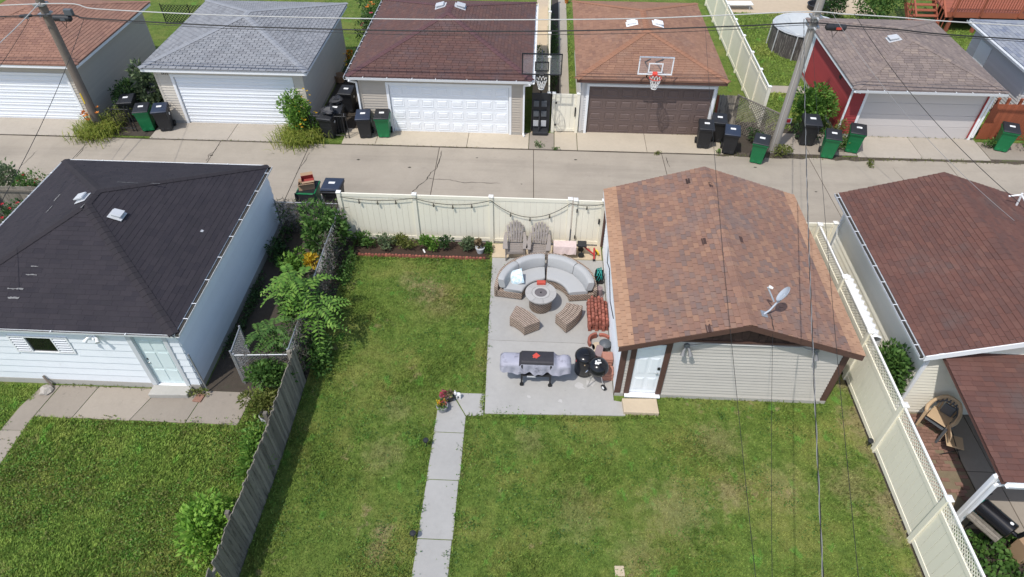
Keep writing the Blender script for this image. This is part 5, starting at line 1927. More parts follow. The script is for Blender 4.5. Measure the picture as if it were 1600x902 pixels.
# fire table
ft = thing('fire_table', 'round stone topped fire table with wicker base inside the curved sofa', 'fire table', (.27, 14.44, PZ))
MB().lathe([(.33, 0), (.345, .02), (.36, .54), (.34, .545)], (.27, 14.44, PZ), 36).build('base', 'wicker', ft, smooth=40)
n = 8
for i in range(n):
    a0 = i * 2 * math.pi / n + .006 + .2; a1 = (i + 1) * 2 * math.pi / n - .006 + .2
    MB().arcband((.27, 14.44), .275, .475, a0, a1, PZ + .545, PZ + .60, 8).build('top_stone', 'stone_top', ft, bevel=.006)
MB().lathe([(.268, .55), (.268, .598), (.19, .598), (.19, .55)], (.27, 14.44, PZ), 36).build('inner_ring', 'stone_top', ft)
MB().lathe([(.185, .54), (.185, .585), (.12, .592), (.001, .594)], (.27, 14.44, PZ), 28).build('burner', 'burner', ft, smooth=40)
MB().lathe([(.025, .59), (.022, .615), (.001, .62)], (.27, 14.44, PZ), 10).build('knob', 'dark_metal', ft)
q = G(845.5, 444, .62)
rbx = thing('red_box', 'small red printed box on the rim of the fire table', 'box', (q.x, q.y, PZ + .60))
MB().obox((q.x, q.y, PZ + .602 + .045), .27, .13, .09, .03).build('carton', 'red_box', rbx, bevel=.008)
MB().obox((q.x - .02, q.y - .066, PZ + .602 + .05), .15, .004, .04, .03).build('print', 'emblem_red', rbx)


def ottoman(label, c, r0, r1, a0, a1):
    s = thing('wicker_ottoman', label, 'ottoman', (c[0] + (r0 + r1) / 2 * math.cos((a0 + a1) / 2), c[1] + (r0 + r1) / 2 * math.sin((a0 + a1) / 2), PZ), 'curved wicker ottomans')
    MB().arcband(c, r0, r1, a0, a1, PZ + .03, PZ + .37, 14).build('body', 'wicker', s, bevel=.012)
    for j in range(4):
        ra = r0 + (r1 - r0) * j / 4
        MB().arcband(c, ra + .004, ra + (r1 - r0) / 4 - .004, a0 - .004, a1 + .004, PZ + .371, PZ + .40, 14).build('woven_band', 'wicker', s, bevel=.008)
    for rr in (r0 + .06, r1 - .06):
        for aa in (a0 + .06, a1 - .06):
            MB().tube([(c[0] + rr * math.cos(aa), c[1] + rr * math.sin(aa), PZ), (c[0] + rr * math.cos(aa), c[1] + rr * math.sin(aa), PZ + .05)], .018, 6).build('foot', 'dark_metal', s)
    return s


ottoman('curved wicker ottoman on the patio nearer the lawn edge', (-.924, 12.75), .84, 1.37, R(29.7), R(70.2))
ottoman('curved wicker ottoman on the patio nearer the brick stack', (.148, 14.45), .93, 1.44, R(-51.5), R(-12.8))


# adirondack chairs
def adirondack():
    s = thing('adirondack_chair', 'chair', 'chair')
    for i in range(6):
        t = (i - 2.5) / 2.5
        x0 = t * .19; x1 = t * .255
        h = 1.02 - .20 * t * t
        m = MB()
        a = Vector((x0, .12, .34)); b = Vector((x1, .44, h))
        m.hexa([a + Vector((-.029, 0, 0)), a + Vector((.029, 0, 0)), a + Vector((.029, .02, .005)), a + Vector((-.029, .02, .005)), b + Vector((-.036, 0, -.012 + .02 * t)), b + Vector((.036, 0, -.012 - .02 * t)), b + Vector((.036, .02, -.008 - .02 * t)), b + Vector((-.036, .02, -.008 + .02 * t))])
        m.build('back_slat', 'chair_plastic', s, bevel=.006)
    for (z, y, w) in ((.44, .19, .46), (.64, .300, .50)):
        MB().obox((0, y + .012, z), w, .022, .06, rx=-.45).build('back_brace', 'chair_plastic', s)
    for i in range(5):
        y = -.36 + i * .112
        MB().obox((0, y, .37 - (y + .36) * .16), .52, .088, .022, rx=-.16).build('seat_slat', 'chair_plastic', s, bevel=.006)
    MB().obox((0, -.425, .33), .54, .022, .10).build('front_apron', 'chair_plastic', s, bevel=.006)
    for sx in (-1, 1):
        m = MB()
        m.prism([(sx * .24, -.50), (sx * .40, -.50), (sx * .415, -.40), (sx * .38, .1), (sx * .345, .38), (sx * .27, .38), (sx * .26, -.1)], .555, .585)
        m.build('armrest', 'chair_plastic', s, bevel=.01)
        MB().hexa([(sx * .29, -.46, 0), (sx * .33, -.46, 0), (sx * .33, -.36, 0), (sx * .29, -.36, 0), (sx * .285, -.47, .555), (sx * .335, -.47, .555), (sx * .335, -.33, .555), (sx * .285, -.33, .555)]).build('leg', 'chair_plastic', s, bevel=.008)
        MB().hexa([(sx * .27, .42, 0), (sx * .31, .42, 0), (sx * .31, .50, 0), (sx * .27, .50, 0), (sx * .27, .26, .555), (sx * .31, .26, .555), (sx * .31, .34, .555), (sx * .27, .34, .555)]).build('leg', 'chair_plastic', s, bevel=.008)
        MB().hexa([(sx * .265, -.43, .24), (sx * .285, -.43, .24), (sx * .285, .44, .02), (sx * .265, .44, .02), (sx * .265, -.43, .36), (sx * .285, -.43, .36), (sx * .285, .40, .14), (sx * .265, .40, .14)]).build('side_rail', 'chair_plastic', s)
    return s


ad = adirondack()
ad2 = copy_tree(ad)
place(ad, (-.62, 16.98, .028), .05, 'grey slatted garden chair nearer the potted plant against the cream fence', 'slatted garden chairs against the fence')
place(ad2, (.18, 16.95, .028), -.06, 'grey slatted garden chair nearer the weight bench against the cream fence', 'slatted garden chairs against the fence')

# weight bench with a pale towel
wb = thing('weight_bench', 'black and red weight bench draped with a pale towel by the gate', 'weight bench', (1.3, 16.95, .028))
MB().box(.68, 1.42, 16.82, 17.10, .42, .48).build('pad', 'black_plastic', wb, bevel=.012)
MB().box(1.46, 1.76, 16.82, 17.10, .47, .53).build('seat_pad', 'black_plastic', wb, bevel=.012)
m = MB(); m.tube([(.8, 16.96, .42), (1.7, 16.96, .42)], .03, 6); m.tube([(.85, 16.96, .42), (.75, 16.96, .04)], .028, 6); m.tube([(1.6, 16.96, .45), (1.62, 16.96, .05)], .03, 6)
m.tube([(.75, 16.72, .04), (.75, 17.2, .04)], .028, 6); m.build('frame', 'dark_metal', wb)
m = MB(); m.tube([(1.68, 16.93, .42), (2.02, 16.82, .18)], .028, 6); m.tube([(2.03, 16.66, .06), (2.03, 16.98, .34)], .030, 6)
m.build('leg_lever', 'red_metal', wb)
MB().tube([(2.03, 16.63, .05), (2.03, 16.72, .07)], .045, 10).build('foot', 'black_plastic', wb)
for y in (16.80, 17.12):
    MB().tube([(1.60, y, .12), (1.60, y + .06, .12)], .10, 14).build('roller', 'black_plastic', wb, smooth=40)
m = MB()
tw = []
for i in range(9):
    x = .66 + i * .095
    tw.append([(x, 16.70 + .02 * math.sin(i * 1.7), .24 + .03 * math.sin(i * 2.1)), (x, 16.795, .487), (x, 16.95, .492), (x, 17.12, .487), (x, 17.16, .30)])
v = [q for r_ in tw for q in r_]
m.add(v, [(i * 5 + j, (i + 1) * 5 + j, (i + 1) * 5 + j + 1, i * 5 + j + 1) for i in range(8) for j in range(4)])
tag(m.build('towel', 'towel', loc=(1.04, 16.9, .49)), 'pale pink towel spread over the weight bench', 'towel')
yp = thing('yellow_clamp', 'yellow and black disc leaning at the foot of the gate', 'weight plate', (2.14, 16.98, .03))
MB().tube([(2.12, 16.95, .15), (2.15, 16.97, .16)], .115, 16).build('disc', 'yellow_plastic', yp)
MB().tube([(2.105, 16.94, .145), (2.165, 16.98, .165)], .045, 12).build('hub', 'dark_metal', yp)

# hose reel with coiled hose, small stump table, folded black umbrella base
hq = G(937, 432, .2)
hr = thing('garden_hose', 'coiled teal garden hose hung beside the brown roofed garage', 'hose', (2.15, hq.y, PZ))
random.seed(20)
for k in range(6):
    pts = []
    for i in range(25):
        a = i / 24 * 6.283
        rr = .15 + .02 * k + random.uniform(-.008, .008)
        pts.append((2.12 + .03 * math.sin(k) + .09 * math.cos(a + k), hq.y - .05 + rr * math.cos(a) * .8, PZ + .28 + rr * math.sin(a)))
    MB().tube(pts, .013, 6).build('coil', 'teal_hose', hr, smooth=60)
m = MB(); m.box(2.0, 2.26, hq.y - .02, hq.y + .0, PZ, PZ + .45); m.box(2.0, 2.26, hq.y - .2, hq.y - .18, PZ, PZ + .35)
m.build('reel_frame', 'dark_metal', hr)
sq = G(940, 442, .35)
stp = thing('plant_pot', 'small upturned plum coloured pot beside the hose', 'pot', (2.13, 14.98, PZ))
MB().lathe([(.14, 0), (.145, .05), (.12, .06), (.10, .34), (.001, .342)], (2.10, 15.0, PZ), 18).build('pot', 'pot_plum', stp, smooth=40)

# stack of scalloped clay edgers
bs = thing('brick_stack', 'stack of red scalloped clay edging bricks against the brown roofed garage', 'brick stack', (2.0, 14.0, PZ))
random.seed(22)
def edger(L=.30, W=.055, H=.16):
    n = 6
    mm = MB()
    pf = [(0, 0), (W, 0)]
    pf = [(-W / 2, 0), (W / 2, 0)] + [(W / 2 * math.cos(a), H - W / 2 + W / 2 * math.sin(a)) for a in [k * math.pi / n for k in range(0, n + 1)]]
    v = [(a, -L / 2, b) for a, b in pf] + [(a, L / 2, b) for a, b in pf]
    k = len(pf)
    mm.add(v, [tuple(range(k)), tuple(range(2 * k - 1, k - 1, -1))] + [(j, k + j, k + (j + 1) % k, (j + 1) % k) for j in range(k)])
    me = bpy.data.meshes.new('brick')
    me.from_pydata(mm.v, [], mm.f)
    me.materials.append(MAT['clay_red'])
    return me
me_e = edger(.108, .092, .10)
for lay in range(4):
    nx = 6
    for ix in range(nx):
        for iy in range(8):
            x = 1.745 + ix * .103 + (.0 if lay % 2 else .01); y = 13.52 + iy * .136
            if lay == 3 and (ix in (0, 5) or iy in (0,)): continue
            if lay == 2 and iy == 7 and ix > 3: continue
            o = bpy.data.objects.new('brick', me_e)
            o.parent = bs
            o.location = (x - 2.0 + random.uniform(-.008, .008), y - 14.0 + random.uniform(-.008, .008) + (.05 if ix % 2 else 0), lay * .101 + random.uniform(0, .012))
            o.rotation_euler = (0, random.uniform(-.06, .06), random.uniform(-.06, .06))
            COL.objects.link(o)
# broken curved bricks and round stepping stones in front of it
def cbrick(name, label, c, r0, r1, a0, a1, h, mt, rz=0):
    o = MB().arcband((c[0], c[1]), r0, r1, a0, a1, c[2], c[2] + h, 10).build(name, mt, loc=c, bevel=.01)
    return tag(o, label, 'edging')
cbrick('curved_edger', 'curved red clay edger standing beside the round stepping stone', (1.98, 12.95, PZ), .24, .31, R(95), R(215), .20, 'clay_red')
cbrick('curved_edger', 'curved red clay edger lying against the brick stack', (2.12, 13.05, PZ), .20, .27, R(30), R(110), .10, 'clay_red')
for (x, y, r_, z, mt, lb, nm) in ((1.98, 12.80, .20, PZ, 'tan_concrete', 'round tan stepping stone leaning between red edgers', 'stepping_stone'), (1.72, 12.78, .19, PZ, 'patio_concrete', 'pale round mark stone lying flat on the patio beside the edgers', 'stepping_stone')):
    tag(MB().lathe([(r_, 0), (r_, .05), (r_ - .02, .06), (.001, .06)], (x, y, z), 24).build(nm, mt, loc=(x, y, z), smooth=40), lb, 'stone')
tag(MB().prism([(1.80, 12.30), (2.06, 12.26), (2.12, 12.74), (1.92, 12.70)], PZ, PZ + .26).build('stone_slab', 'pot_plum', loc=(1.95, 12.5, PZ), bevel=.02), 'plum grey slab on edge between the smoker and the edgers', 'stone')
bw = thing('fire_bowl', 'small black bowl with lid behind the square red pavers', 'bowl', (2.18, 12.78, PZ))
MB().lathe([(.10, 0), (.14, .05), (.16, .22), (.18, .24), (.15, .28), (.05, .32), (.001, .325)], (2.17, 12.78, PZ), 20).build('bowl', 'plastic_slate', bw, smooth=50)
# square pavers stacked in two heaps
random.seed(23)
def paver_stack(label, x, y, n, mt, s=.29):
    root = thing('paver_stack', label, 'brick stack', (x, y, PZ), 'stacks of square red pavers')
    for i in range(n):
        MB().obox((x + random.uniform(-.015, .015), y + random.uniform(-.015, .015), PZ + .0305 + i * .0625), s, s * 1.0, .06, random.uniform(-.07, .07)).build('paver', mt, root, bevel=.006)
paver_stack('tall stack of square red pavers beside the black kettle grill', 2.17, 12.10, 8, 'clay_orange')
paver_stack('low stack of square red pavers at the garage corner board', 2.18, 11.76, 5, 'clay_orange')
paver_stack('dark red paver stack tucked behind the kettle grill', 1.93, 12.0, 6, 'clay_red')

# smoker drum and kettle grill
sm = thing('drum_smoker', 'black drum smoker with domed lid beside the covered griddle', 'smoker', (1.53, 11.92, PZ))
MB().lathe([(.24, .02), (.265, .05), (.27, .62), (.285, .63), (.285, .66), (.27, .66)], (1.53, 11.92, PZ), 30).build('barrel', 'enamel_black', sm, smooth=40)
MB().lathe([(.290, .655), (.288, .69), (.26, .74), (.18, .785), (.08, .805), (.001, .81)], (1.53, 11.92, PZ), 30).build('lid', 'enamel_black', sm, smooth=50)
MB().tube([(1.46, 11.86, PZ + .79), (1.50, 11.82, PZ + .84), (1.58, 11.82, PZ + .84), (1.62, 11.86, PZ + .79)], .010, 6).build('handle', 'dark_metal', sm)
MB().obox((1.51, 11.65, PZ + .58), .03, .012, .04).build('badge', 'plastic_tan', sm)
MB().obox((1.28, 11.80, PZ + .60), .02, .05, .07).build('tag', 'red_metal', sm)
for a in (.3, 2.4, 4.5):
    MB().tube([(1.53 + .2 * math.cos(a), 11.92 + .2 * math.sin(a), PZ), (1.53 + .2 * math.cos(a), 11.92 + .2 * math.sin(a), PZ + .04)], .02, 6).build('foot', 'dark_metal', sm)
kg = thing('kettle_grill', 'black kettle grill on three legs with a white mark on its lid', 'grill', (1.86, 11.53, PZ))
kx, ky = 1.86, 11.53
MB().lathe([(.06, .42), (.17, .45), (.25, .54), (.275, .64), (.28, .66)], (kx, ky, PZ), 32).build('bowl', 'enamel_black', kg, smooth=60)
lid = MB().lathe([(.290, .655), (.290, .68), (.275, .76), (.22, .845), (.13, .895), (.05, .91), (.001, .912)], (kx, ky, PZ), 32).build('lid', 'enamel_black', kg, smooth=60)
MB().tube([(kx - .05, ky - .02, PZ + .905), (kx - .04, ky - .02, PZ + .95), (kx + .06, ky - .02, PZ + .95), (kx + .07, ky - .02, PZ + .895)], .012, 6).build('handle', 'dark_metal', lid)
random.seed(24)
wm = MB()
for (dx, dy, rr) in ((-.06, -.05, .055), (-.015, -.06, .045), (.0, .02, .05), (.035, -.04, .03), (-.07, .0, .03)):
    def hz(x, y):
        r = math.hypot(x, y)
        return PZ + np.interp(r, [0, .05, .13, .22, .275], [.914, .912, .898, .848, .762])
    n = 9
    ring_ = []
    for k in range(n):
        a = k / n * 6.283
        x = dx + rr * math.cos(a) * random.uniform(.6, 1.2); y = dy + rr * math.sin(a) * random.uniform(.6, 1.2)
        ring_.append((kx + x, ky + y, hz(x, y) + .006))
    wm.add(ring_ + [(kx + dx, ky + dy, hz(dx, dy) + .006)], [(k, (k + 1) % n, n) for k in range(n)])
wm.build('white_mark', 'label_white', lid)
for a, wh in ((R(-50), 1), (R(215), 0), (R(80), 1)):
    e = (kx + .30 * math.cos(a), ky + .30 * math.sin(a), PZ + (.09 if wh else .005))
    MB().tube([(kx + .14 * math.cos(a), ky + .14 * math.sin(a), PZ + .46), e], .013, 6).build('leg', 'chrome', kg)
    if wh:
        s = Vector((-math.sin(a), math.cos(a), 0))
        ev = Vector(e)
        w = MB().tube([ev - s * .022, ev + s * .022], .088, 16).build('wheel', 'rubber', kg)
        MB().tube([ev - s * .028, ev + s * .028], .045, 12).build('hub', 'label_white', w)
MB().tube([(kx - .27, ky - .06, PZ + .60), (kx - .32, ky - .10, PZ + .57), (kx - .33, ky - .06, PZ + .50)], .014, 6).build('side_handle', 'chrome', kg)

# covered griddle
gr = thing('covered_griddle', 'long griddle under a lilac grey cover with dark top and red emblem', 'grill', (.17, 11.55, PZ))
nx, ny = 56, 16
x0, x1 = -.80, 1.13
random.seed(25)
v = []
cols = []
def prof(t):
    # section front to back: hem, front face, top, back face, hem
    return t
top_y0, top_y1 = 11.36, 11.80
for i in range(nx + 1):
    u_ = i / nx
    x = x0 + (x1 - x0) * u_
    ends = min(u_, 1 - u_)
    k = min(1.0, (ends / .055)) ** .5
    zt = PZ + .86 + .09 * (1 if .29 < u_ < .76 else 0) - .10 * (1 - k)
    if .27 < u_ <= .29 or .76 <= u_ < .78: zt = PZ + .90
    if u_ > .80: zt -= .02 + .02 * math.sin(u_ * 40)
    hem = PZ + .53 + .035 * math.sin(u_ * 21) + .025 * math.sin(u_ * 47 + 1)
    if u_ < .12: hem += .02
    flare = .025 + .022 * math.sin(u_ * 26) + .016 * math.sin(u_ * 55)
    dz = .25 * (1 - k)
    row = [(x, top_y0 - flare - .02, hem), (x, top_y0 - flare * .9, hem + .09), (x, top_y0 - flare * .6, hem + .19), (x, top_y0 - .015, zt - .07), (x, top_y0 + .015, zt - .02), (x, top_y0 + .06, zt), (x, top_y0 + .18, zt + .012), (x, top_y0 + .3, zt + .01), (x, top_y1 - .05, zt), (x, top_y1, zt - .03), (x, top_y1 + .02, zt - .1), (x, top_y1 + .04, hem + .2), (x, top_y1 + .05, hem)]
    yc = 11.57
    row = [(q[0], yc + (q[1] - yc) * (.72 + .28 * k), q[2]) for q in row]
    v.append(row)
m = MB()
K = len(v[0])
m.add([q for r_ in v for q in r_], [(i * K + j, (i + 1) * K + j, (i + 1) * K + j + 1, i * K + j + 1) for i in range(nx) for j in range(K - 1)] + [tuple(j for j in range(K)), tuple(nx * K + j for j in range(K - 1, -1, -1))])
cv = m.build('cover', 'cover_lilac', gr, smooth=50)
dm = MB()
ia, ib = 15, 43
dv = [[(q[0], q[1], q[2] + .004) for q in v[i][3:10]] for i in range(ia, ib)]
k2 = len(dv[0])
dm.add([q for r_ in dv for q in r_], [(i * k2 + j, (i + 1) * k2 + j, (i + 1) * k2 + j + 1, i * k2 + j + 1) for i in range(len(dv) - 1) for j in range(k2 - 1)])
dp = dm.build('dark_panel', 'cover_dark', cv)
zt = PZ + .86 + .09 + .020
MB().obox((.175, 11.60, zt), .15, .15, .004, R(45)).build('emblem', 'emblem_red', dp)
MB().obox((.12, 11.555, zt - .001), .08, .05, .004, R(45)).build('emblem', 'emblem_red', dp)
for x in (-.20, .58):
    mm = MB(); mm.box(x - .025, x + .025, 11.34, 11.38, PZ + .10, PZ + .86); mm.box(x - .025, x + .025, 11.72, 11.76, PZ + .10, PZ + .86); mm.box(x - .02, x + .02, 11.381, 11.719, PZ + .16, PZ + .20)
    mm.build('leg', 'dark_metal', gr)
    w = MB().tube([(x, 11.31, PZ + .055), (x, 11.36, PZ + .055)], .055, 12).build('caster', 'rubber', gr)
    MB().tube([(x, 11.73, PZ + .055), (x, 11.78, PZ + .055)], .055, 12).build('caster', 'rubber', gr)
MB().box(-.18, .56, 11.35, 11.75, PZ + .38, PZ + .43).build('shelf', 'dark_metal', gr)
MB().box(-.06, .18, 11.325, 11.345, PZ + .37, PZ + .41).build('name_plate', 'vent_metal', gr)

# string lights on the cream fence: each span sags between posts
sl = thing('string_lights', 'black string lights sagging along the cream vinyl fence', 'string lights', (-2, 17.42, 1.8))
px_ = [(-6.40, 1.80), (-3.96, 1.84), (-1.44, 1.84), (1.14, 1.82), (2.24, 1.84)]
wire = []
bulbs = []
for (a, b), sag in zip(zip(px_[:-1], px_[1:]), (.12, .22, .62, .08)):
    for i in range(17):
        t = i / 16
        x = a[0] + (b[0] - a[0]) * t
        wire.append((x, 17.40, a[1] + (b[1] - a[1]) * t - sag * 4 * t * (1 - t)))
        if i in (4, 8, 12) and sag > .1 or (i == 8 and sag < .1):
            bulbs.append((x, 17.40, wire[-1][2]))
MB().tube(wire, .011, 5).build('wire', 'wire_black', sl)
for b in bulbs:
    MB().lathe([(.012, -.02), (.02, -.05), (.018, -.075), (.030, -.10), (.036, -.125), (.026, -.155), (.001, -.17)], b, 10).build('bulb', 'bulb_glass', sl, smooth=60)

# satellite dish on the ridge
dx, dy = 5.62, 11.35
zr = 3.27 - (dx - 5.17) * math.tan(thR)
sd = thing('satellite_dish', 'grey satellite dish on a short mast on the brown roof ridge', 'satellite dish', (dx, dy, zr))
MB().obox((dx, dy, zr + .03), .16, .20, .02, ry=thR).build('foot_plate', 'galvanised', sd)
MB().tube([(dx, dy, zr + .03), (dx + .12, dy + .04, zr + .12), (dx + .26, dy + .10, zr + .36)], .024, 8).build('mast', 'dish_grey', sd, smooth=50)
dc = Vector((5.93, 11.46, zr + .62))
nrm = Vector((-.82, .30, .45)).normalized()
bx_ = nrm.cross(Vector((0, 0, 1))).normalized(); by_ = bx_.cross(nrm)
m = MB()
v = []
for (r, d) in ((.001, -.05), (.12, -.045), (.16, -.03), (.205, .0), (.21, -.006), (.16, -.038), (.12, -.056), (.001, -.062)):
    for k in range(28):
        a = k / 28 * 6.283
        v.append(dc + bx_ * r * math.cos(a) * .92 + by_ * r * math.sin(a) * 1.08 + nrm * d)
m.add(v, [(i * 28 + k, i * 28 + (k + 1) % 28, (i + 1) * 28 + (k + 1) % 28, (i + 1) * 28 + k) for i in range(7) for k in range(28)])
m.build('reflector', 'dish_grey', sd, smooth=50)
arm0 = dc - by_ * .33 - nrm * .03
arm1 = dc + nrm * .36 - by_ * .10
MB().tube([dc - nrm * .05, Vector((dx + .26, dy + .10, zr + .36))], .035, 8).build('bracket', 'dish_grey', sd)
MB().tube([arm0, arm1], .020, 8).build('feed_arm', 'dish_grey', sd)
MB().tube([arm1 + by_ * .03, arm1 + by_ * .03 + (dc - arm1).normalized() * .10], [.045, .03], 10).build('feed_horn', 'white_glaze', sd)
MB().tube([(dx + .1, dy, zr + .10), (dx + .16, dy - .12, zr + .03), (dx + .13, dy - .3, zr + .02), (dx + .13, dy - .50, zr + .0)], .008, 5).build('coax', 'wire_black', sd)

# ================================================================== small yard things
def pot(name, label, p, r, h, mt, plant=None):
    root = thing(name, label, 'flower pot', (p.x, p.y, p.z))
    MB().lathe([(r * .72, 0), (r, h * .92), (r * 1.07, h * .92), (r * 1.07, h), (r * .94, h), (r * .92, h * .86), (.001, h * .84)], (p.x, p.y, p.z), 20).build('pot', mt, root, smooth=40)
    if plant:
        for (mt2, n, ls, rr, hh, up) in plant:
            P, D = cloud((p.x, p.y, p.z + h + hh * .5), (rr, rr, hh), n, 5, .5, up)
            P[:, 2] = np.maximum(P[:, 2], p.z + h * .85)
            quads('flowers' if 'petal' in mt2 else 'foliage', leaf_quads(P, D, ls * rng.uniform(.6, 1.2, n), ls * .75), mt2, root)['kind'] = 'stuff'
    return root


def zp(px, py, z):
    p = G(px, py, z)
    return Vector((p.x, p.y, z))


pot('flower_pot', 'grey pot of yellow and pink flowers at the bend of the walkway', zp(691.5, 641, .02), .15, .22, 'pot_grey', [('leaf_mid', 60, .08, .15, .10, .8), ('petal_yellow', 60, .065, .13, .12, .8), ('petal_pink', 22, .06, .15, .14, .8)])
pot('flower_pot', 'pot of bright pink flowers behind the pot of yellow flowers', zp(695, 625, .02), .13, .20, 'pot_plum', [('leaf_dry', 40, .07, .12, .10, .8), ('petal_pink', 90, .065, .13, .10, .8)])
pot('flower_pot', 'dark pot of faded brown flowers beside the pink flowers', zp(703, 624, .02), .14, .20, 'pot_dark', [('leaf_dry', 46, .08, .13, .12, .8), ('leaf_mid', 20, .07, .12, .1, .8)])
fp = zp(716.5, 622, .02)
fg = thing('garden_ornament', 'small white four legged garden ornament on the walkway corner', 'ornament', fp)
m = MB()
m.lathe([(.001, .10), (.05, .115), (.065, .16), (.045, .21), (.001, .225)], fp, 14, 1.35, .8)
m.v = list(m.v)
m.lathe([(.001, .19), (.04, .205), (.05, .245), (.03, .285), (.001, .295)], (fp.x - .075, fp.y - .03, fp.z), 12)
for (a, b) in ((-.05, -.03), (.05, -.03), (-.05, .03), (.05, .03)):
    m.tube([(fp.x + a, fp.y + b, fp.z), (fp.x + a * .9, fp.y + b * .9, fp.z + .13)], [.022, .026], 8)
for s_ in (-1, 1):
    m.tube([(fp.x - .085, fp.y - .03 + s_ * .03, fp.z + .27), (fp.x - .085, fp.y - .03 + s_ * .045, fp.z + .32)], [.016, .006], 6)
m.build('figure', 'white_glaze', fg, smooth=60)
pot('flower_pot', 'pale grey pot with dry golden plant in the flower bed', Vector((-1.80, 16.92, .03)), .15, .22, 'vent_metal', [('leaf_dry', 110, .13, .12, .20, 1.6)])


def solar(label, p, ang=0):
    root = thing('path_light', label, 'path light', p, 'solar path lights')
    MB().tube([(p.x, p.y, p.z - .02), (p.x, p.y, p.z + .26)], .010, 6).build('stake', 'dark_metal', root)
    MB().lathe([(.035, .22), (.05, .24), (.05, .30), (.075, .31), (.06, .335), (.001, .345)], p, 14).build('lamp', 'black_plastic', root, smooth=40)
    return root


solar('black path light beside the walkway one slab below the flower pots', Vector((-2.55, 9.27, 0)))
solar('black path light beside the walkway three slabs below the flower pots', Vector((-2.50, 6.82, 0)))
solar('black path light at a post of the lattice topped fence', Vector((8.70, 9.80, 0)))
q = G(968, 893)
tag(MB().obox((q.x, q.y, .012), .21, .23, .03, .04).build('stepping_stone', 'tan_concrete', loc=(q.x, q.y, 0), bevel=.006), 'single square tan paver set in the lawn', 'stone')
tag(MB().obox((-4.05 + .35, 16.86, .05), .05, .16, .02, .5, .2).build('plant_label', 'white_glaze', loc=(-3.7, 16.86, .03), bevel=.005), 'small white plant tag lying in the mulch', 'plant tag')

# by the white garage
sb = thing('step_block', 'pale concrete step block below the mint door', 'step', (-9.75, 10.5, .01))
MB().prism([(-10.28, 10.42), (-9.22, 10.46), (-9.20, 10.77), (-10.26, 10.76)], .0, .17).build('block', 'foundation', sb, bevel=.025)
random.seed(26)
def rock(name, label, p, r, mt, cat='rock', sc=(1, 1, .6)):
    bm = bmesh.new()
    bmesh.ops.create_icosphere(bm, subdivisions=2, radius=r)
    for v_ in bm.verts:
        k = 1 + random.uniform(-.22, .18)
        v_.co = Vector((v_.co.x * sc[0] * k, v_.co.y * sc[1] * k, max(v_.co.z * sc[2] * k, -r * sc[2] * .5)))
        v_.co.z += r * sc[2] * .5
    me = bpy.data.meshes.new(name)
    bm.to_mesh(me); bm.free()
    me.materials.append(MAT[mt])
    o = bpy.data.objects.new(name, me)
    COL.objects.link(o)
    o.location = p
    return tag(o, label, cat)
rock('rock', 'pale rock below the short pipe at the white garage wall', (-13.2, 10.52, .0), .17, 'rock')
tag(MB().tube([(-13.10, 10.66, .05), (-13.28, 10.77, .35)], .03, 8).build('drain_pipe', 'wood_pole', loc=(-13.1, 10.66, .0)), 'short rusty pipe leaning from the white garage foundation', 'pipe')
tag(MB().prism([(-9.08, 10.36), (-8.84, 10.34), (-8.80, 10.60), (-9.02, 10.62)], .0, .05).build('clay_slab', 'broken_clay', loc=(-8.95, 10.45, 0), bevel=.01), 'broken terracotta slab beside the concrete step block', 'slab')
# planter and dark tub by the wooden fence
q = zp(413, 648, 0)
tub = thing('plastic_tub', 'upturned black plastic tub lid resting on pots beside the wooden fence', 'tub', (-6.75, 9.78, 0))
MB().lathe([(.14, 0), (.16, .28), (.001, .281)], (-6.86, 9.86, 0), 18).build('pot', 'vent_metal', tub, smooth=40)
MB().obox((-6.58, 9.74, .16), .20, .24, .32, .4).build('brick', 'clay_red', tub, bevel=.01)
m = MB().lathe([(.29, 0), (.30, .03), (.26, .05), (.22, .03), (.001, .025)], (0, 0, 0), 24, 1.15, .8)
M_ = Matrix.Translation((-6.68, 9.90, .33)) @ Matrix.Rotation(-.22, 4, 'Y') @ Matrix.Rotation(.1, 4, 'X')
m.v = [tuple(M_ @ Vector(p_)) for p_ in m.v]
m.build('lid', 'black_plastic', tub, smooth=40)

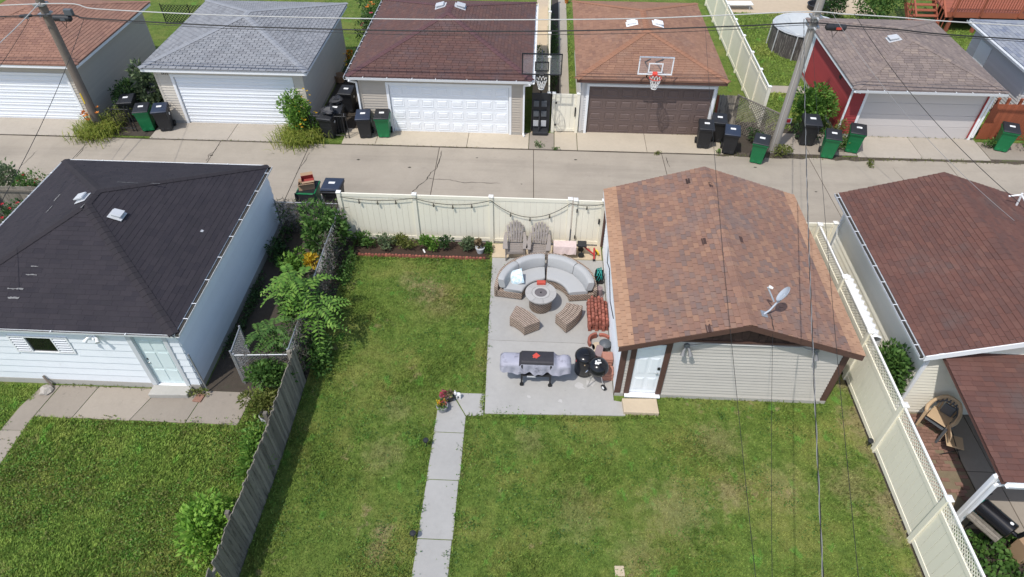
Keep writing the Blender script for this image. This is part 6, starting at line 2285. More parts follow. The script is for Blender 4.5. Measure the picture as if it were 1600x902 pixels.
# ================================================================== porch things on the right
def monobloc(label, loc, rz, mt, seats=1, scale=1.0):
    s = thing('plastic_chair', label, 'chair')
    sh = .43
    MB().prism([(-.24, -.24), (.24, -.24), (.25, .1), (.20, .24), (-.20, .24), (-.25, .1)], sh, sh + .03).build('seat', mt, s, bevel=.012)
    for i in range(7):
        a = R(50 + i * 80 / 6)
        x, y = .30 * math.cos(a), .02 + .25 * math.sin(a)
        MB().bar((x, y, sh + .02), (x * 1.25, y * 1.28, sh + .42), .042, .014, up=(x, y, 0)).build('back_slat', mt, s)
    MB().tube([(.34 * math.cos(a), .02 + .34 * math.sin(a), sh + .43 - .18 * max(0, abs(math.cos(a)) - .5) * 2) for a in np.linspace(R(0), R(180), 15)], .046, 8).build('back_rim', mt, s, smooth=60)
    for sx in (-1, 1):
        MB().tube([(sx * .34, .02, sh + .25), (sx * .35, -.14, sh + .23), (sx * .31, -.26, sh + .17)], [.048, .052, .045], 8).build('armrest', mt, s, smooth=60)
        MB().hexa([(sx * .29 - .03, -.30, 0), (sx * .29 + .03, -.30, 0), (sx * .29 + .02, -.25, 0), (sx * .29 - .02, -.25, 0), (sx * .30 - .035, -.28, sh + .18), (sx * .30 + .035, -.28, sh + .18), (sx * .27 + .02, -.2, sh + .18), (sx * .27 - .03, -.2, sh + .18)]).build('leg', mt, s, bevel=.006)
        MB().hexa([(sx * .27 - .03, .26, 0), (sx * .27 + .03, .26, 0), (sx * .27 + .02, .31, 0), (sx * .27 - .02, .31, 0), (sx * .22 - .035, .18, sh), (sx * .22 + .035, .18, sh), (sx * .22 + .02, .25, sh), (sx * .22 - .03, .25, sh)]).build('leg', mt, s, bevel=.006)
    place(s, loc, rz, label)
    if scale != 1.0: s.scale = (scale,) * 3
    return s


monobloc('dark grey plastic chair at the bottom of the stack by the cream wall', (10.55, 10.42, .03), R(-50), 'plastic_slate')
monobloc('tan plastic chair with a dark cushion stacked on a grey one', (10.55, 10.42, .16), R(-48), 'plastic_tan')
tag(MB().obox((10.70, 10.50, .78), .28, .05, .30, R(-48), -.15).build('seat_cushion', 'plastic_slate', loc=(10.66, 10.45, .62), bevel=.02), 'dark pad standing in the tan plastic chair', 'cushion')
fc = thing('folding_chair', 'tan seated folding chair with thin dark legs under the porch edge', 'chair', (10.66, 9.80, .02))
MB().obox((10.700, 9.770, .45), .40, .38, .03, R(-18)).build('seat', 'plastic_tan', fc, bevel=.012)
MB().obox((10.500, 9.850, .70), .03, .38, .24, R(-18), 0, -.2).build('backrest', 'plastic_tan', fc, bevel=.012)
for (a, b) in (((10.470, 9.670, .02), (10.840, 9.570, .44)), ((10.590, 10.050, .02), (10.920, 9.910, .44)), ((10.940, 9.550, .02), (10.470, 9.700, .80)), ((11.040, 9.910, .02), (10.530, 10.050, .80))):
    MB().tube([a, b], .011, 6).build('leg', 'dark_metal', fc)
# barrel smoker with wooden shelf
bs2 = thing('barrel_smoker', 'black barrel smoker with grey slatted shelf beside the porch post', 'smoker', (10.5, 7.05, 0))
a = G(1527, 790, .85); b = G(1578, 810, .85)
c0 = Vector((10.28, 7.86, .82)); c1 = Vector((10.68, 7.22, .82))
dv = (c1 - c0).normalized()
MB().tube([c0, c0 + dv * .02, c1 - dv * .02, c1], [.17, .20, .20, .17], 24).build('barrel', 'enamel_black', bs2, smooth=40)
sdv = Vector((dv.y, -dv.x, 0))
MB().tube([c1 - dv * .12 + Vector((0, 0, .18)), c1 - dv * .12 + Vector((0, 0, .20))], .04, 10).build('gauge', 'label_white', bs2)
MB().tube([c1, c1 + dv * .12 + Vector((0, 0, .02)), c1 + dv * .16 + Vector((0, 0, .25))], .05, 10).build('chimney', 'enamel_black', bs2)
for i in range(3):
    o0 = sdv * (.25 + i * .085) + Vector((0, 0, -.10))
    MB().bar(c0 + o0 + dv * .02, c1 + o0 - dv * .05, .075, .022).build('shelf_slat', 'wood_grey', bs2)
for s_ in (.15, .85):
    for k in (-.14, .14):
        p = c0.lerp(c1, s_) + sdv * k
        MB().tube([(p.x, p.y, 0), (p.x, p.y, .70)], .016, 6).build('leg', 'dark_metal', bs2)
tag(MB().obox((11.20, 7.10, .30), .5, .36, .60, .25).build('wooden_crate', 'cardboard', loc=(11.20, 7.10, 0), bevel=.01), 'tan wooden board box beside the barrel smoker', 'crate')
tbl = thing('camp_chair', 'blue camp chair with black frame under the porch roof', 'chair', (10.55, 7.95, .03))
MB().obox((10.55, 7.98, .42), .46, .42, .02, .3).build('seat', 'teal_hose', tbl)
for (x, y) in ((-.22, -.2), (.22, -.2), (-.22, .2), (.22, .2)):
    MB().tube([(10.55 + x, 7.95 + y, .03), (10.55 - x * .6, 7.95 + y, .82)], .012, 6).build('leg', 'dark_metal', tbl)
MB().obox((10.55, 8.2, .66), .46, .02, .40, .3).build('backrest', 'teal_hose', tbl)
# white corrugated sheet behind the lattice fence
cs = MB()
n = 60
v = []
for i in range(n + 1):
    y = 12.05 + i * (2.45 / n)
    w_ = .022 * math.sin(i * 1.15)
    for (x, z) in ((8.95, 1.72), (9.09, 1.75), (9.23, 1.68), (9.33, .1)):
        v.append((x + w_, y, z + w_ * .6))
cs.add(v, [(i * 4 + j, (i + 1) * 4 + j, (i + 1) * 4 + j + 1, i * 4 + j + 1) for i in range(n) for j in range(3)])
o = cs.build('corrugated_sheet', 'white_paint', loc=(9.1, 13, .1))
sm_ = o.modifiers.new('thick', 'SOLIDIFY'); sm_.thickness = .006
tag(o, 'white corrugated plastic sheet leaning between lattice fence and cream wall', 'plastic sheet')
# roof antenna bracket at the far right of the maroon roof
ab = thing('roof_bracket', 'white metal mast bracket on the far slope of the maroon roof', 'bracket', (14.3, 15.5, 2.9))
q = G(1594, 312, 3.0)
zq = 3.42 - abs(q.x - 12.29) * math.tan(th3r)
MB().tube([(q.x, q.y, zq), (q.x - .05, q.y, zq + .45)], .03, 8).build('mast', 'white_paint', ab)
MB().tube([(q.x - .05, q.y, zq + .4), (q.x - .35, q.y + .05, zq + .3)], .025, 8).build('arm', 'white_paint', ab)
MB().tube([(q.x - .05, q.y, zq + .4), (q.x + .3, q.y - .3, zq)], .025, 8).build('brace', 'white_paint', ab)

# ================================================================== basketball hoops
def hoop(name, label, c, w, h, frame_mt, rim_mt, mount, board_mt='board_clear', square=True):
    """c = centre of the board's front face, board faces -Y"""
    s = thing(name, label, 'basketball hoop', mount[0])
    x, y, z = c
    MB().box(x - w / 2 + .02, x + w / 2 - .02, y + .006, y + .016, z - h / 2 + .02, z + h / 2 - .02).build('backboard', board_mt, s)
    m = MB()
    m.box(x - w / 2, x + w / 2, y, y + .03, z + h / 2 - .045, z + h / 2); m.box(x - w / 2, x + w / 2, y, y + .03, z - h / 2, z - h / 2 + .045)
    m.box(x - w / 2, x - w / 2 + .045, y + .001, y + .029, z - h / 2 + .045, z + h / 2 - .045); m.box(x + w / 2 - .045, x + w / 2, y + .001, y + .029, z - h / 2 + .045, z + h / 2 - .045)
    m.build('board_frame', frame_mt, s)
    if square:
        m = MB(); a, b = .23, .15
        zc = z - .08
        m.box(x - a - .02, x + a + .02, y - .004, y + .005, zc + b, zc + b + .045); m.box(x - a - .02, x + a + .02, y - .004, y + .005, zc - b - .045, zc - b)
        m.box(x - a - .045, x - a, y - .005, y + .004, zc - b - .045, zc + b + .045); m.box(x + a, x + a + .045, y - .005, y + .004, zc - b - .045, zc + b + .045)
        m.build('target_square', 'white_paint' if frame_mt != 'dark_metal' else 'dark_metal', s)
    rz = z - h / 2 + .02
    ry = y - .30
    MB().tube([(x + .225 * math.cos(a), ry + .225 * math.sin(a), rz) for a in np.linspace(0, 6.2832, 33)], .016, 6).build('rim', rim_mt, s, smooth=60)
    MB().hexa([(x - .09, y - .09, rz - .05), (x + .09, y - .09, rz - .05), (x + .09, y - .001, rz - .05), (x - .09, y - .001, rz - .05), (x - .09, y - .11, rz + .05), (x + .09, y - .11, rz + .05), (x + .09, y - .001, rz + .12), (x - .09, y - .001, rz + .12)]).build('rim_bracket', rim_mt, s)
    m = MB()
    k = 10
    rad = [(.222, 0), (.19, -.12), (.15, -.25), (.115, -.36), (.105, -.42)]
    for i in range(k):
        for sg in (-1, 1):
            pts = []
            for j, (r_, dz) in enumerate(rad):
                a = (i + sg * j * .5) / k * 6.283
                pts.append((x + r_ * math.cos(a), ry + r_ * math.sin(a), rz + dz))
            m.tube(pts, .009, 4)
    m.tube([(x + .105 * math.cos(a), ry + .105 * math.sin(a), rz - .42) for a in np.linspace(0, 6.283, 13)], .014, 5)
    m.build('net', 'net_white', s)
    for seg in mount[1]:
        MB().tube(seg, .030, 6).build('support_arm', 'dark_metal', s)
    return s


hb = YA(1025, 103.5, 24.28)
zr4 = 2.6 + .255 * (25.6 - 24.5)
hoop('roof_hoop', 'clear basketball backboard with red rim over the dark brown garage door', (hb.x, 24.28, hb.z), 1.32, .72, 'white_paint', 'rim_red',
     ((hb.x, 24.6, 2.63), [[(hb.x - .25, 24.32, hb.z + .25), (hb.x - .22, 25.6, zr4)], [(hb.x + .25, 24.32, hb.z + .25), (hb.x + .22, 25.6, zr4)], [(hb.x - .25, 24.32, hb.z - .26), (hb.x - .22, 24.75, 2.68)], [(hb.x + .25, 24.32, hb.z - .26), (hb.x + .22, 24.75, 2.68)]]))
pb = YA(847, 101, 24.2)
hoop('portable_hoop', 'portable basketball hoop with black framed board between two garages', (pb.x, 24.2, pb.z), 1.55, .86, 'dark_metal', 'dark_metal',
     ((pb.x, 25.3, 0), [[(pb.x, 25.3, .12), (pb.x, 25.25, pb.z)], [(pb.x, 25.25, pb.z + .1), (pb.x, 24.24, pb.z + .15)], [(pb.x, 25.25, pb.z - .35), (pb.x, 24.24, pb.z - .2)], [(pb.x, 25.27, 1.5), (pb.x - .05, 24.65, .2)], [(pb.x, 25.27, 1.2), (pb.x + .2, 25.9, .2)]]))
ph = bpy.data.objects['portable_hoop']
MB().prism([(pb.x - .30, 24.55), (pb.x + .35, 24.55), (pb.x + .38, 25.9), (pb.x - .34, 25.9)], .0, .18).build('base', 'black_plastic', ph, bevel=.05)
for zz in (.3, .75, 1.2):
    for dx_ in (-.17, .15):
        MB().obox((pb.x + dx_, 24.93, zz + .1), .22, .03, .26).build('panel', 'plastic_slate' if (zz + dx_) > .5 else 'vent_metal', ph)
MB().box(pb.x - .36, pb.x + .40, 24.96, 25.0, .02, 1.75).build('screen', 'black_plastic', ph)

# ================================================================== things in the far yards
# above-ground pool with a white tarp
pl0 = thing('above_ground_pool', 'above ground pool with dark weathered wall and white cover', 'pool', (13.6, 34.6, 0))
n = 18
pc = Vector((13.45, 33.9, 0)); pr_ = 1.65
ring_ = [(pc.x + pr_ * math.cos(k / n * 6.283), pc.y + pr_ * .95 * math.sin(k / n * 6.283)) for k in range(n)]
for k in range(n):
    a, b = ring_[k], ring_[(k + 1) % n]
    MB().bar((a[0], a[1], .6), (b[0], b[1], .6), .03, 1.2).build('wall_panel', 'pool_wall', pl0)
    MB().bar((a[0], a[1], 1.22), (b[0], b[1], 1.22), .14, .03).build('top_rim', 'vent_metal', pl0)
    if k % 2 == 0:
        d = Vector((a[0] - pc.x, a[1] - pc.y, 0)).normalized() * .04
        MB().tube([(a[0] + d.x * 2, a[1] + d.y * 2, 0), (a[0] + d.x, a[1] + d.y, 1.22)], .03, 6).build('support', 'vent_metal', pl0)
MB().prism([(pc.x + (q_[0] - pc.x) * .97, pc.y + (q_[1] - pc.y) * .97) for q_ in ring_], .9, .95).build('water', 'pool_water', pl0)
tp = MB()
v = []
for k in range(n + 1):
    a = R(60) + k / n * R(245)
    v.append((pc.x + pr_ * 1.0 * math.cos(a), pc.y + pr_ * .95 * math.sin(a), 1.25 + .01 * math.sin(k * 2.3)))
v2 = [(pc.x + (x - pc.x) * .45 - .2, pc.y + (y - pc.y) * .45, 1.02 + .05 * math.sin(i * 1.3)) for i, (x, y, z) in enumerate(v)]
tp.add(v + v2, [(i, i + 1, n + 2 + i, n + 1 + i) for i in range(n)] + [tuple(range(n + 1, 2 * n + 2))])
tag(tp.build('pool_cover', 'tarp_white', loc=(pc.x, pc.y, 1.2)), 'white tarp covering most of the above ground pool', 'tarp')

# raised red deck with stairs
dk = thing('wooden_deck', 'raised red stained wooden deck with railing and posts behind the garages', 'deck', (24, 38, 0))
DX0, DX1, DY0, DZ = 21.45, 33.0, 36.4, 1.10
MB().box(DX0, DX1, DY0, DY0 + .05, DZ - .28, DZ).build('beam', 'deck_red', dk)
for i in range(20):
    MB().box(DX0, DX1, DY0 + .06 + i * .145, DY0 + .06 + i * .145 + .138, DZ - .03, DZ + .005).build('deck_board', 'deck_red', dk)
for x in (21.8, 23.2, 25.2, 27.3, 29.4, 31.5):
    MB().box(x, x + .16, DY0 + .06, DY0 + .20, 0, DZ - .04).build('post', 'deck_red', dk)
    MB().box(x, x + .10, DY0 - .06, DY0 - .001, DZ - .2, DZ + 1.0).build('rail_post', 'deck_red', dk)
MB().box(DX0, DX1, DY0 - .08, DY0 + .04, DZ + 1.0, DZ + 1.04).build('hand_rail', 'deck_red', dk)
x = DX0 + .12
while x < DX1:
    MB().box(x, x + .035, DY0 - .045, DY0 - .01, DZ + .08, DZ + 1.0).build('baluster', 'deck_red', dk)
    x += .14
for i in range(11):
    z = .19 * (11 - i)
    y = DY0 + 2.4 - i * .27
    MB().box(19.75, 21.2, y - .28, y, z - .03, z + .005).build('stair_tread', 'deck_red', dk)
for x in (19.69, 21.22):
    MB().hexa([(x, DY0 + 2.4, 1.75), (x + .05, DY0 + 2.4, 1.75), (x + .05, DY0 - .5, -.02), (x, DY0 - .5, -.02), (x, DY0 + 2.4, 2.15), (x + .05, DY0 + 2.4, 2.15), (x + .05, DY0 - .5, .2), (x, DY0 - .5, .2)]).build('stringer', 'deck_red', dk)
    MB().bar((x + .02, DY0 + 2.4, 3.0), (x + .02, DY0 - .5, 1.0), .09, .05).build('stair_rail', 'deck_red', dk)
    for i in range(9):
        t_ = i / 8
        y = DY0 + 2.3 - t_ * 2.75; z = 2.0 - t_ * 1.95
        MB().box(x, x + .04, y, y + .04, z, z + .95).build('baluster', 'deck_red', dk)
dkb = MB().box(DX0 + .3, DX1, DY0 + 1.4, DY0 + 1.45, 0, DZ - .05).build('skirt', 'dark_metal', dk)

# paths and paving in the far yards
for (nm, x0, x1, y0, y1, mt) in (('far_path', 9.65, 12.4, 29.0, 29.7, 'apron_concrete'), ('brick_terrace', 9.65, 19, 38.6, 44, 'sand'), ('side_path', .95, 1.40, 25.1, 40, 'apron_concrete'), ('side_bed', .55, .95, 25.1, 40, 'dirt'), ('passage_floor', -9.55, -7.35, 24.4, 33, 'dirt'), ('passage_paving', -.3, .36, 24.6, 40, 'sand'), ('passage_soil', -18.9, -15.9, 23.7, 31.5, 'dirt'), ('verge_soil', 7.65, 12.4, 23.5, 26.2, 'dirt')):
    sheet(nm, x0, x1, y0, y1, .004, mt)
# low fence strip beyond the gap on the left, seen as a dark line
lf = thing('dark_fence', 'dark wire fence at the back of the grassy gap between garages', 'fence', (-17, 35.2, 0))
for x in np.arange(-20.5, -13.0, 1.5):
    MB().tube([(x, 35.2, 0), (x, 35.2, 1.1)], .025, 6).build('post', 'dark_metal', lf)
lattice(lf, (-20.5, 35.2), (-13.0, 35.2), .05, 1.05, .12, .03, 'dark_metal', 'mesh')
# outdoor bits on the terrace
wt = thing('white_lounger', 'white folded lounger on the sandy terrace beyond the fence', 'lounger', (11.2, 39.3, 0))
MB().obox((11.3, 39.2, .30), 1.5, .55, .05, .05).build('bed', 'white_paint', wt, bevel=.01)
for x in (10.7, 11.9):
    for y in (39.0, 39.4):
        MB().tube([(x, y, 0), (x, y, .28)], .02, 6).build('leg', 'vent_metal', wt)
tk = thing('black_basin', 'low black basin on the sandy terrace beyond the pool', 'basin', (15.9, 39.4, 0))
MB().lathe([(.45, 0), (.58, .02), (.62, .26), (.66, .27), (.64, .3), (.58, .28), (.52, .06), (.001, .05)], (15.9, 39.4, 0), 22).build('basin', 'black_plastic', tk, smooth=40)
rs = thing('warning_sign', 'small red sign with pale border on the grey utility pole', 'sign', (9.9, 24.3, 0))
q = YA(1229, 189, 24.4)
MB().box(q.x - .20, q.x + .20, 24.40, 24.41, q.z - .11, q.z + .11).build('plate', 'label_white', rs)
MB().box(q.x - .16, q.x + .16, 24.392, 24.399, q.z - .08, q.z + .08).build('face', 'sign_red', rs)
MB().tube([(q.x, 24.42, 0), (q.x, 24.42, q.z + .1)], .012, 6).build('stake', 'dark_metal', rs)
q = G(885, 5)
oc = thing('orange_planter', 'small orange object on the strip of grass beside the path', 'planter', (q.x, q.y, 0))
MB().lathe([(.08, 0), (.13, .22), (.15, .22), (.15, .26), (.001, .24)], (q.x, q.y, 0), 14).build('pot', 'petal_orange', oc, smooth=40)
wp = thing('white_post_stack', 'pile of broken pale blocks beside the vinyl gate path', 'blocks', (1.35, 26.3, 0))
random.seed(41)
for i in range(7):
    MB().obox((1.28 + random.uniform(-.06, .06), 25.7 + i * .28, .06), .16, .2, .12, random.uniform(-.4, .4)).build('block', 'patch_concrete', wp, bevel=.01)
lp = thing('scrap_timber', 'pale timber offcut lying beside the terracotta roofed garage', 'timber', (7.9, 27.5, 0))
MB().bar((7.72, 27.2, .12), (7.80, 29.5, .12), .22, .08).build('board', 'label_white', lp)

# ================================================================== poles and lines
def pole(label, base, top, r0, mt):
    s = thing('utility_pole', label, 'utility pole', base)
    pts = [Vector(base).lerp(Vector(top), t) for t in (0, .2, .4, .6, .8, 1)]
    pts[0].z -= .1
    MB().tube(pts, [r0, r0 * .96, r0 * .9, r0 * .84, r0 * .78, r0 * .72], 14).build('shaft', mt, s, smooth=60)
    return s


PL = Vector((-18.55, 24.1, 0)); PR = Vector((9.66, 23.9, 0))
p1 = pole('dark wooden utility pole rising from daylilies at the tan garage', PL, PL + Vector((.05, 0, 9.6)), .17, 'wood_pole')
p2 = pole('grey wooden utility pole beside the green cart and lattice screen', PR, PR + Vector((.0, 0, 9.8)), .17, 'wood_pole_grey')
for s, P, hts in ((p1, PL, (4.9, 5.25)), (p2, PR, (5.15, 5.5))):
    for h in hts:
        MB().box(P.x - .19, P.x + .19, P.y - .19, P.y + .19, h - .03, h + .03).build('band', 'galvanised', s)
        MB().tube([(P.x, P.y - .17, h), (P.x, P.y - .34, h)], .03, 8).build('insulator', 'vent_metal', s)
# yellow marker on the dark pole
MB().bar((PL.x - .03, PL.y - .166, 1.3), (PL.x - .03, PL.y - .163, 1.75), .05, .01, up=(0, 1, 0)).build('marker_strip', 'yellow_plastic', p1)
MB().bar((PR.x - .12, PR.y - .17, 0), (PR.x - .10, PR.y - .13, 6.0), .02, .02).build('ground_wire', 'wire_grey', p2)


def sag_line(a, b, sag, n=24):
    a = Vector(a); b = Vector(b)
    return [a.lerp(b, i / n) - Vector((0, 0, sag * 4 * (i / n) * (1 - i / n))) for i in range(n + 1)]


def cable(name, label, pts, r, mt, group=None):
    o = MB().tube(pts, r, 5).build(name, mt, loc=tuple(pts[0]), smooth=60)
    return tag(o, label, 'cable', group)


YC = 23.72
def along(pixels):
    return [YA(px, py, YC) for px, py in pixels]
def smooth_line(pts, n=6):
    out = []
    P = [pts[0]] + pts + [pts[-1]]
    for i in range(1, len(P) - 2):
        for k in range(n):
            t = k / n
            a, b, c, d = P[i - 1], P[i], P[i + 1], P[i + 2]
            out.append(.5 * ((2 * b) + (c - a) * t + (2 * a - 5 * b + 4 * c - d) * t * t + (3 * b - a - 3 * c + d) * t ** 3))
    out.append(P[-2])
    return out
cable('alley_cable', 'thick pale cable strung highest between the two utility poles along the alley', smooth_line(along([(-350, 28), (64, 6), (150, 14), (300, 22), (420, 26), (620, 30), (820, 31), (1000, 29), (1150, 23), (1262, 18), (1320, 22), (1400, 27), (1520, 36), (1950, 60)])), .020, 'wire_grey')
cable('alley_cable', 'thick black cable strung between the two poles below the pale cable', smooth_line(along([(-350, 40), (68, 24), (140, 29), (300, 38), (420, 43), (620, 48), (820, 49), (1000, 46), (1150, 41), (1264, 36), (1320, 40), (1400, 46), (1520, 57), (1950, 82)])), .024, 'wire_black')
cable('alley_cable', 'thin black cable sagging lowest between the two utility poles', smooth_line(along([(-350, 44), (70, 26), (140, 31), (300, 42), (420, 47), (620, 54), (820, 54.5), (1000, 52), (1150, 46), (1266, 39), (1320, 44), (1400, 49), (1520, 60), (1950, 87)])), .010, 'wire_black')
def closure(label, p, q, r):
    s = thing('splice_case', label, 'splice case', p)
    d = (q - p).normalized()
    MB().tube([p, p + d * .06, q - d * .06, q], [r * .5, r, r, r * .5], 12).build('case', 'black_plastic', s, smooth=40)
    MB().tube([p + d * .25 + Vector((0, 0, -r * .8)), p.lerp(q, .5) + Vector((0, 0, -r * 3)), q - d * .25 + Vector((0, 0, -r * .8))], .012, 5).build('loop', 'wire_black', s)
    MB().box(p.lerp(q, .6).x - .09, p.lerp(q, .6).x + .09, p.y - r - .01, p.y - r + .004, p.z - .05, p.z + .03).build('tag', 'emblem_red' if p.x > 0 else 'plastic_slate', s)
closure('black splice case hung on the cable beside the grey pole', YA(1290, 42, YC), YA(1322, 44, YC), .12)
closure('black splice case hung on the cable beside the dark pole', YA(83, 28, YC), YA(112, 29, YC), .12)
closure('slim black splice case on the cable left of the dark pole', YA(30, 26, YC), YA(50, 24, YC), .06)
tb = YA(107, 19, YC)
MBt = thing('cable_amplifier', 'small grey amplifier box clipped to the pale cable by the dark pole', 'box', tb)
MB().obox(tb, .30, .16, .22).build('case', 'plastic_slate', MBt, bevel=.02)

# service drops towards the houses nearer the viewer
drops = ((YA(1102, 44, YC), G(1192, 1010, 5.4), .25, .005, 'wire_black', 'thin black service wire crossing the brown roof left of the dish'),
         (YA(1256, 30, YC), G(1291, 1010, 5.4), .20, .014, 'wire_black', 'twisted service cable dropping from the grey pole across the brown roof'),
         (YA(1268, 30, YC), G(1352, 1010, 5.4), .20, .005, 'wire_black', 'thin wire from the grey pole crossing the tan edge of the brown roof'),
         (Vector((5.75, 10.86, 3.02)), G(1208, 1010, 5.4), .10, .0045, 'wire_black', 'thin coaxial wire running from the satellite dish over the lawn'),
         (YA(1335, 22, YC), G(1594, 318, 3.25), .35, .010, 'wire_black', 'black service wire slanting over the taupe roof towards the maroon roof'),
         (YA(1300, 20, YC), G(1585, 345, 3.2), .40, .007, 'wire_bare', 'pale thin wire slanting over the taupe roof below the black one'),
         (YA(131, 30, YC), G(-60, 420, 4.0), .30, .009, 'wire_black', 'black wire dropping from beside the dark pole over the alley'),
         (YA(46, 30, YC), G(-200, 330, 4.0), .30, .008, 'wire_black', 'thin wire dropping over the tan garage door'),
         (YA(62, 4, YC), G(-120, 160, 5.0), .15, .016, 'wire_grey', 'thick pale wire leaving the dark pole towards the left'))
for a, b, sag, r, mt, lb in drops:
    pts = sag_line(a, b, sag)
    if 'twisted' in lb:
        tw_ = thing('service_wire', lb, 'cable', tuple(a))
        fine = sag_line(a, b, sag, 240)
        for ph, mm_, nm_ in ((0, 'wire_black', 'insulated_strand'), (math.pi, 'wire_bare', 'bare_strand')):
            MB().tube([p_ + Vector((math.cos(i * .55 + ph), 0, math.sin(i * .55 + ph))) * .009 for i, p_ in enumerate(fine)], .0075, 5).build(nm_, mm_, tw_, smooth=60)
    else:
        cable('service_wire', lb, pts, r, mt)

# ================================================================== plants
random.seed(50)
rng = np.random.default_rng(50)
def at(px, py, z=0.0):
    p = G(px, py, z)
    return (p.x, p.y, z)


# daylilies and flowers across the alley
strap_clump('daylily', 'orange daylily clump at the foot of the dark utility pole', 'plant', (-18.5, 23.8, 0), .55, .75, 1000, 'leaf_strap', ('petal_orange', 16, .11, .95), spread=.58)
strap_clump('daylily', 'yellowish daylily clump in front of the beige garage corner', 'plant', (-9.85, 23.8, 0), .50, .75, 1300, 'leaf_strap', ('petal_yellow', 6, .09, .8), spread=.60)
bush('yellow_flower_bush', 'tall yellow flowered plant behind the daylilies at the beige garage', 'shrub', (-9.8, 24.15, 0), (.88, .55, 1.0), 3200, .13, 'leaf_bright', 13, flowers=('petal_yellow', 34, .06))
bush('weed_bush', 'dark weedy bush against the tan garage wall', 'shrub', (-18.1, 26.0, 0), (.9, 1.2, .9), 1700, .14, 'leaf_dark', 8)
bush('pale_leaf_bush', 'broad leaved green bush beside the grey roofed garage corner', 'shrub', (-16.75, 26.0, 0), (.9, .9, 1.15), 1300, .24, 'leaf_sage', 11, aspect=.55)
bush('weed_bush', 'small weedy bush with reddish tips behind the daylilies', 'shrub', (-17.7, 24.5, 0), (.55, .5, .55), 480, .10, 'leaf_olive', 7)
bush('garden_shrub', 'dense flowering garden shrub behind the orange bucket', 'shrub', (-8.35, 32.0, 0), (.9, 1.5, 1.2), 1500, .13, 'leaf_dark', 12, flowers=('petal_pink', 10, .10))
bush('garden_shrub', 'tall garden shrub with orange blooms between the two garages', 'shrub', (-8.3, 34.5, 0), (1.5, 1.6, 1.4), 1800, .13, 'leaf_mid', 12, flowers=('petal_orange', 20, .12))
bush('garden_shrub', 'dark garden shrub further back between grey and wine roofs', 'shrub', (-8.9, 37.0, 0), (1.6, 1.6, 1.6), 1400, .15, 'leaf_dark', 12, flowers=('petal_red', 12, .12))
bush('yellow_flower_bush', 'loose yellow flowered plant beside the grey siding in the passage', 'shrub', (-8.75, 29.6, 0), (.55, 1.0, .8), 700, .11, 'leaf_mid', 9, flowers=('petal_yellow', 10, .06))
bush('hedge_row', 'narrow dark hedge along the slim vinyl fence', 'shrub', (.68, 31.5, 0), (.20, 6.2, .42), 1800, .10, 'leaf_dark', 26, lump_r=.3)
bush('grass_bush', 'green plants behind the black framed basketball board', 'shrub', (.0, 30.5, 0), (.3, 1.6, .5), 500, .12, 'leaf_mid', 9)
bush('bright_bush', 'bright green dense bush beside the red garage wall', 'shrub', (11.55, 25.6, .0), (1.0, .75, 1.0), 4200, .15, 'leaf_bright', 14, zc=1.15)
bush('dry_shrub', 'brownish twiggy shrub between the bright bush and the downspout', 'shrub', (12.35, 24.7, 0), (.5, .4, .65), 600, .09, 'leaf_olive', 8)
bush('weed_patch', 'weeds at the foot of the grey utility pole', 'weeds', (9.95, 23.6, 0), (.55, .35, .28), 420, .10, 'leaf_olive', 8)
bush('weed_patch', 'dark weeds around the black cart by the red garage', 'weeds', (11.1, 24.7, 0), (.8, .5, .5), 700, .10, 'leaf_dark', 9)
bush('weed_patch', 'low green weeds between the green carts and the pale door', 'weeds', (12.3, 24.1, 0), (.6, .35, .40), 520, .09, 'leaf_mid', 8)
bush('weed_patch', 'weed tuft at the bottom of the red stained board fence', 'weeds', (18.6, 24.6, 0), (.4, .3, .25), 260, .09, 'leaf_mid', 6)
bush('weed_patch', 'weedy plant to the right of the green cart by the red fence', 'weeds', (20.4, 24.4, 0), (.7, .5, .5), 600, .12, 'leaf_mid', 8)
bush('weed_patch', 'weeds under the leaning lattice screen', 'weeds', (9.0, 24.5, 0), (.5, .45, .35), 420, .09, 'leaf_dark', 7)
bush('weed_patch', 'tuft of weeds between two black carts', 'weeds', (7.35, 23.55, 0), (.12, .12, .15), 90, .08, 'leaf_bright', 4)
bush('weed_patch', 'weeds growing in the alley crack by the lone green cart', 'weeds', (13.3, 23.05, 0), (.14, .28, .08), 160, .08, 'leaf_olive', 5)
bush('weed_patch', 'weed tuft by the wine roofed garage corner', 'weeds', (.05, 23.75, 0), (.25, .22, .10), 140, .07, 'leaf_mid', 5)
bush('weed_patch', 'weed tuft in the apron seam below the vinyl gate', 'weeds', (.75, 23.5, 0), (.2, .1, .08), 100, .06, 'leaf_mid', 5)
bush('weed_patch', 'weed tuft growing in the apron joint at the dark brown door', 'weeds', (4.9, 23.42, 0), (.2, .12, .08), 110, .06, 'leaf_olive', 5)
bush('large_shrub', 'large round green shrub beside the red deck stairs', 'shrub', (18.1, 37.3, 0), (1.7, 1.4, 1.6), 3200, .15, 'leaf_mid', 16)
bush('large_shrub', 'smaller dark shrub left of the round shrub beyond the taupe roof', 'shrub', (15.9, 37.8, 0), (1.3, 1.0, .9), 1600, .14, 'leaf_dark', 11)
bush('pool_shrub', 'green plant growing out beside the pool cover', 'shrub', (14.55, 33.55, .95), (.5, .5, .35), 420, .12, 'leaf_mid', 6)

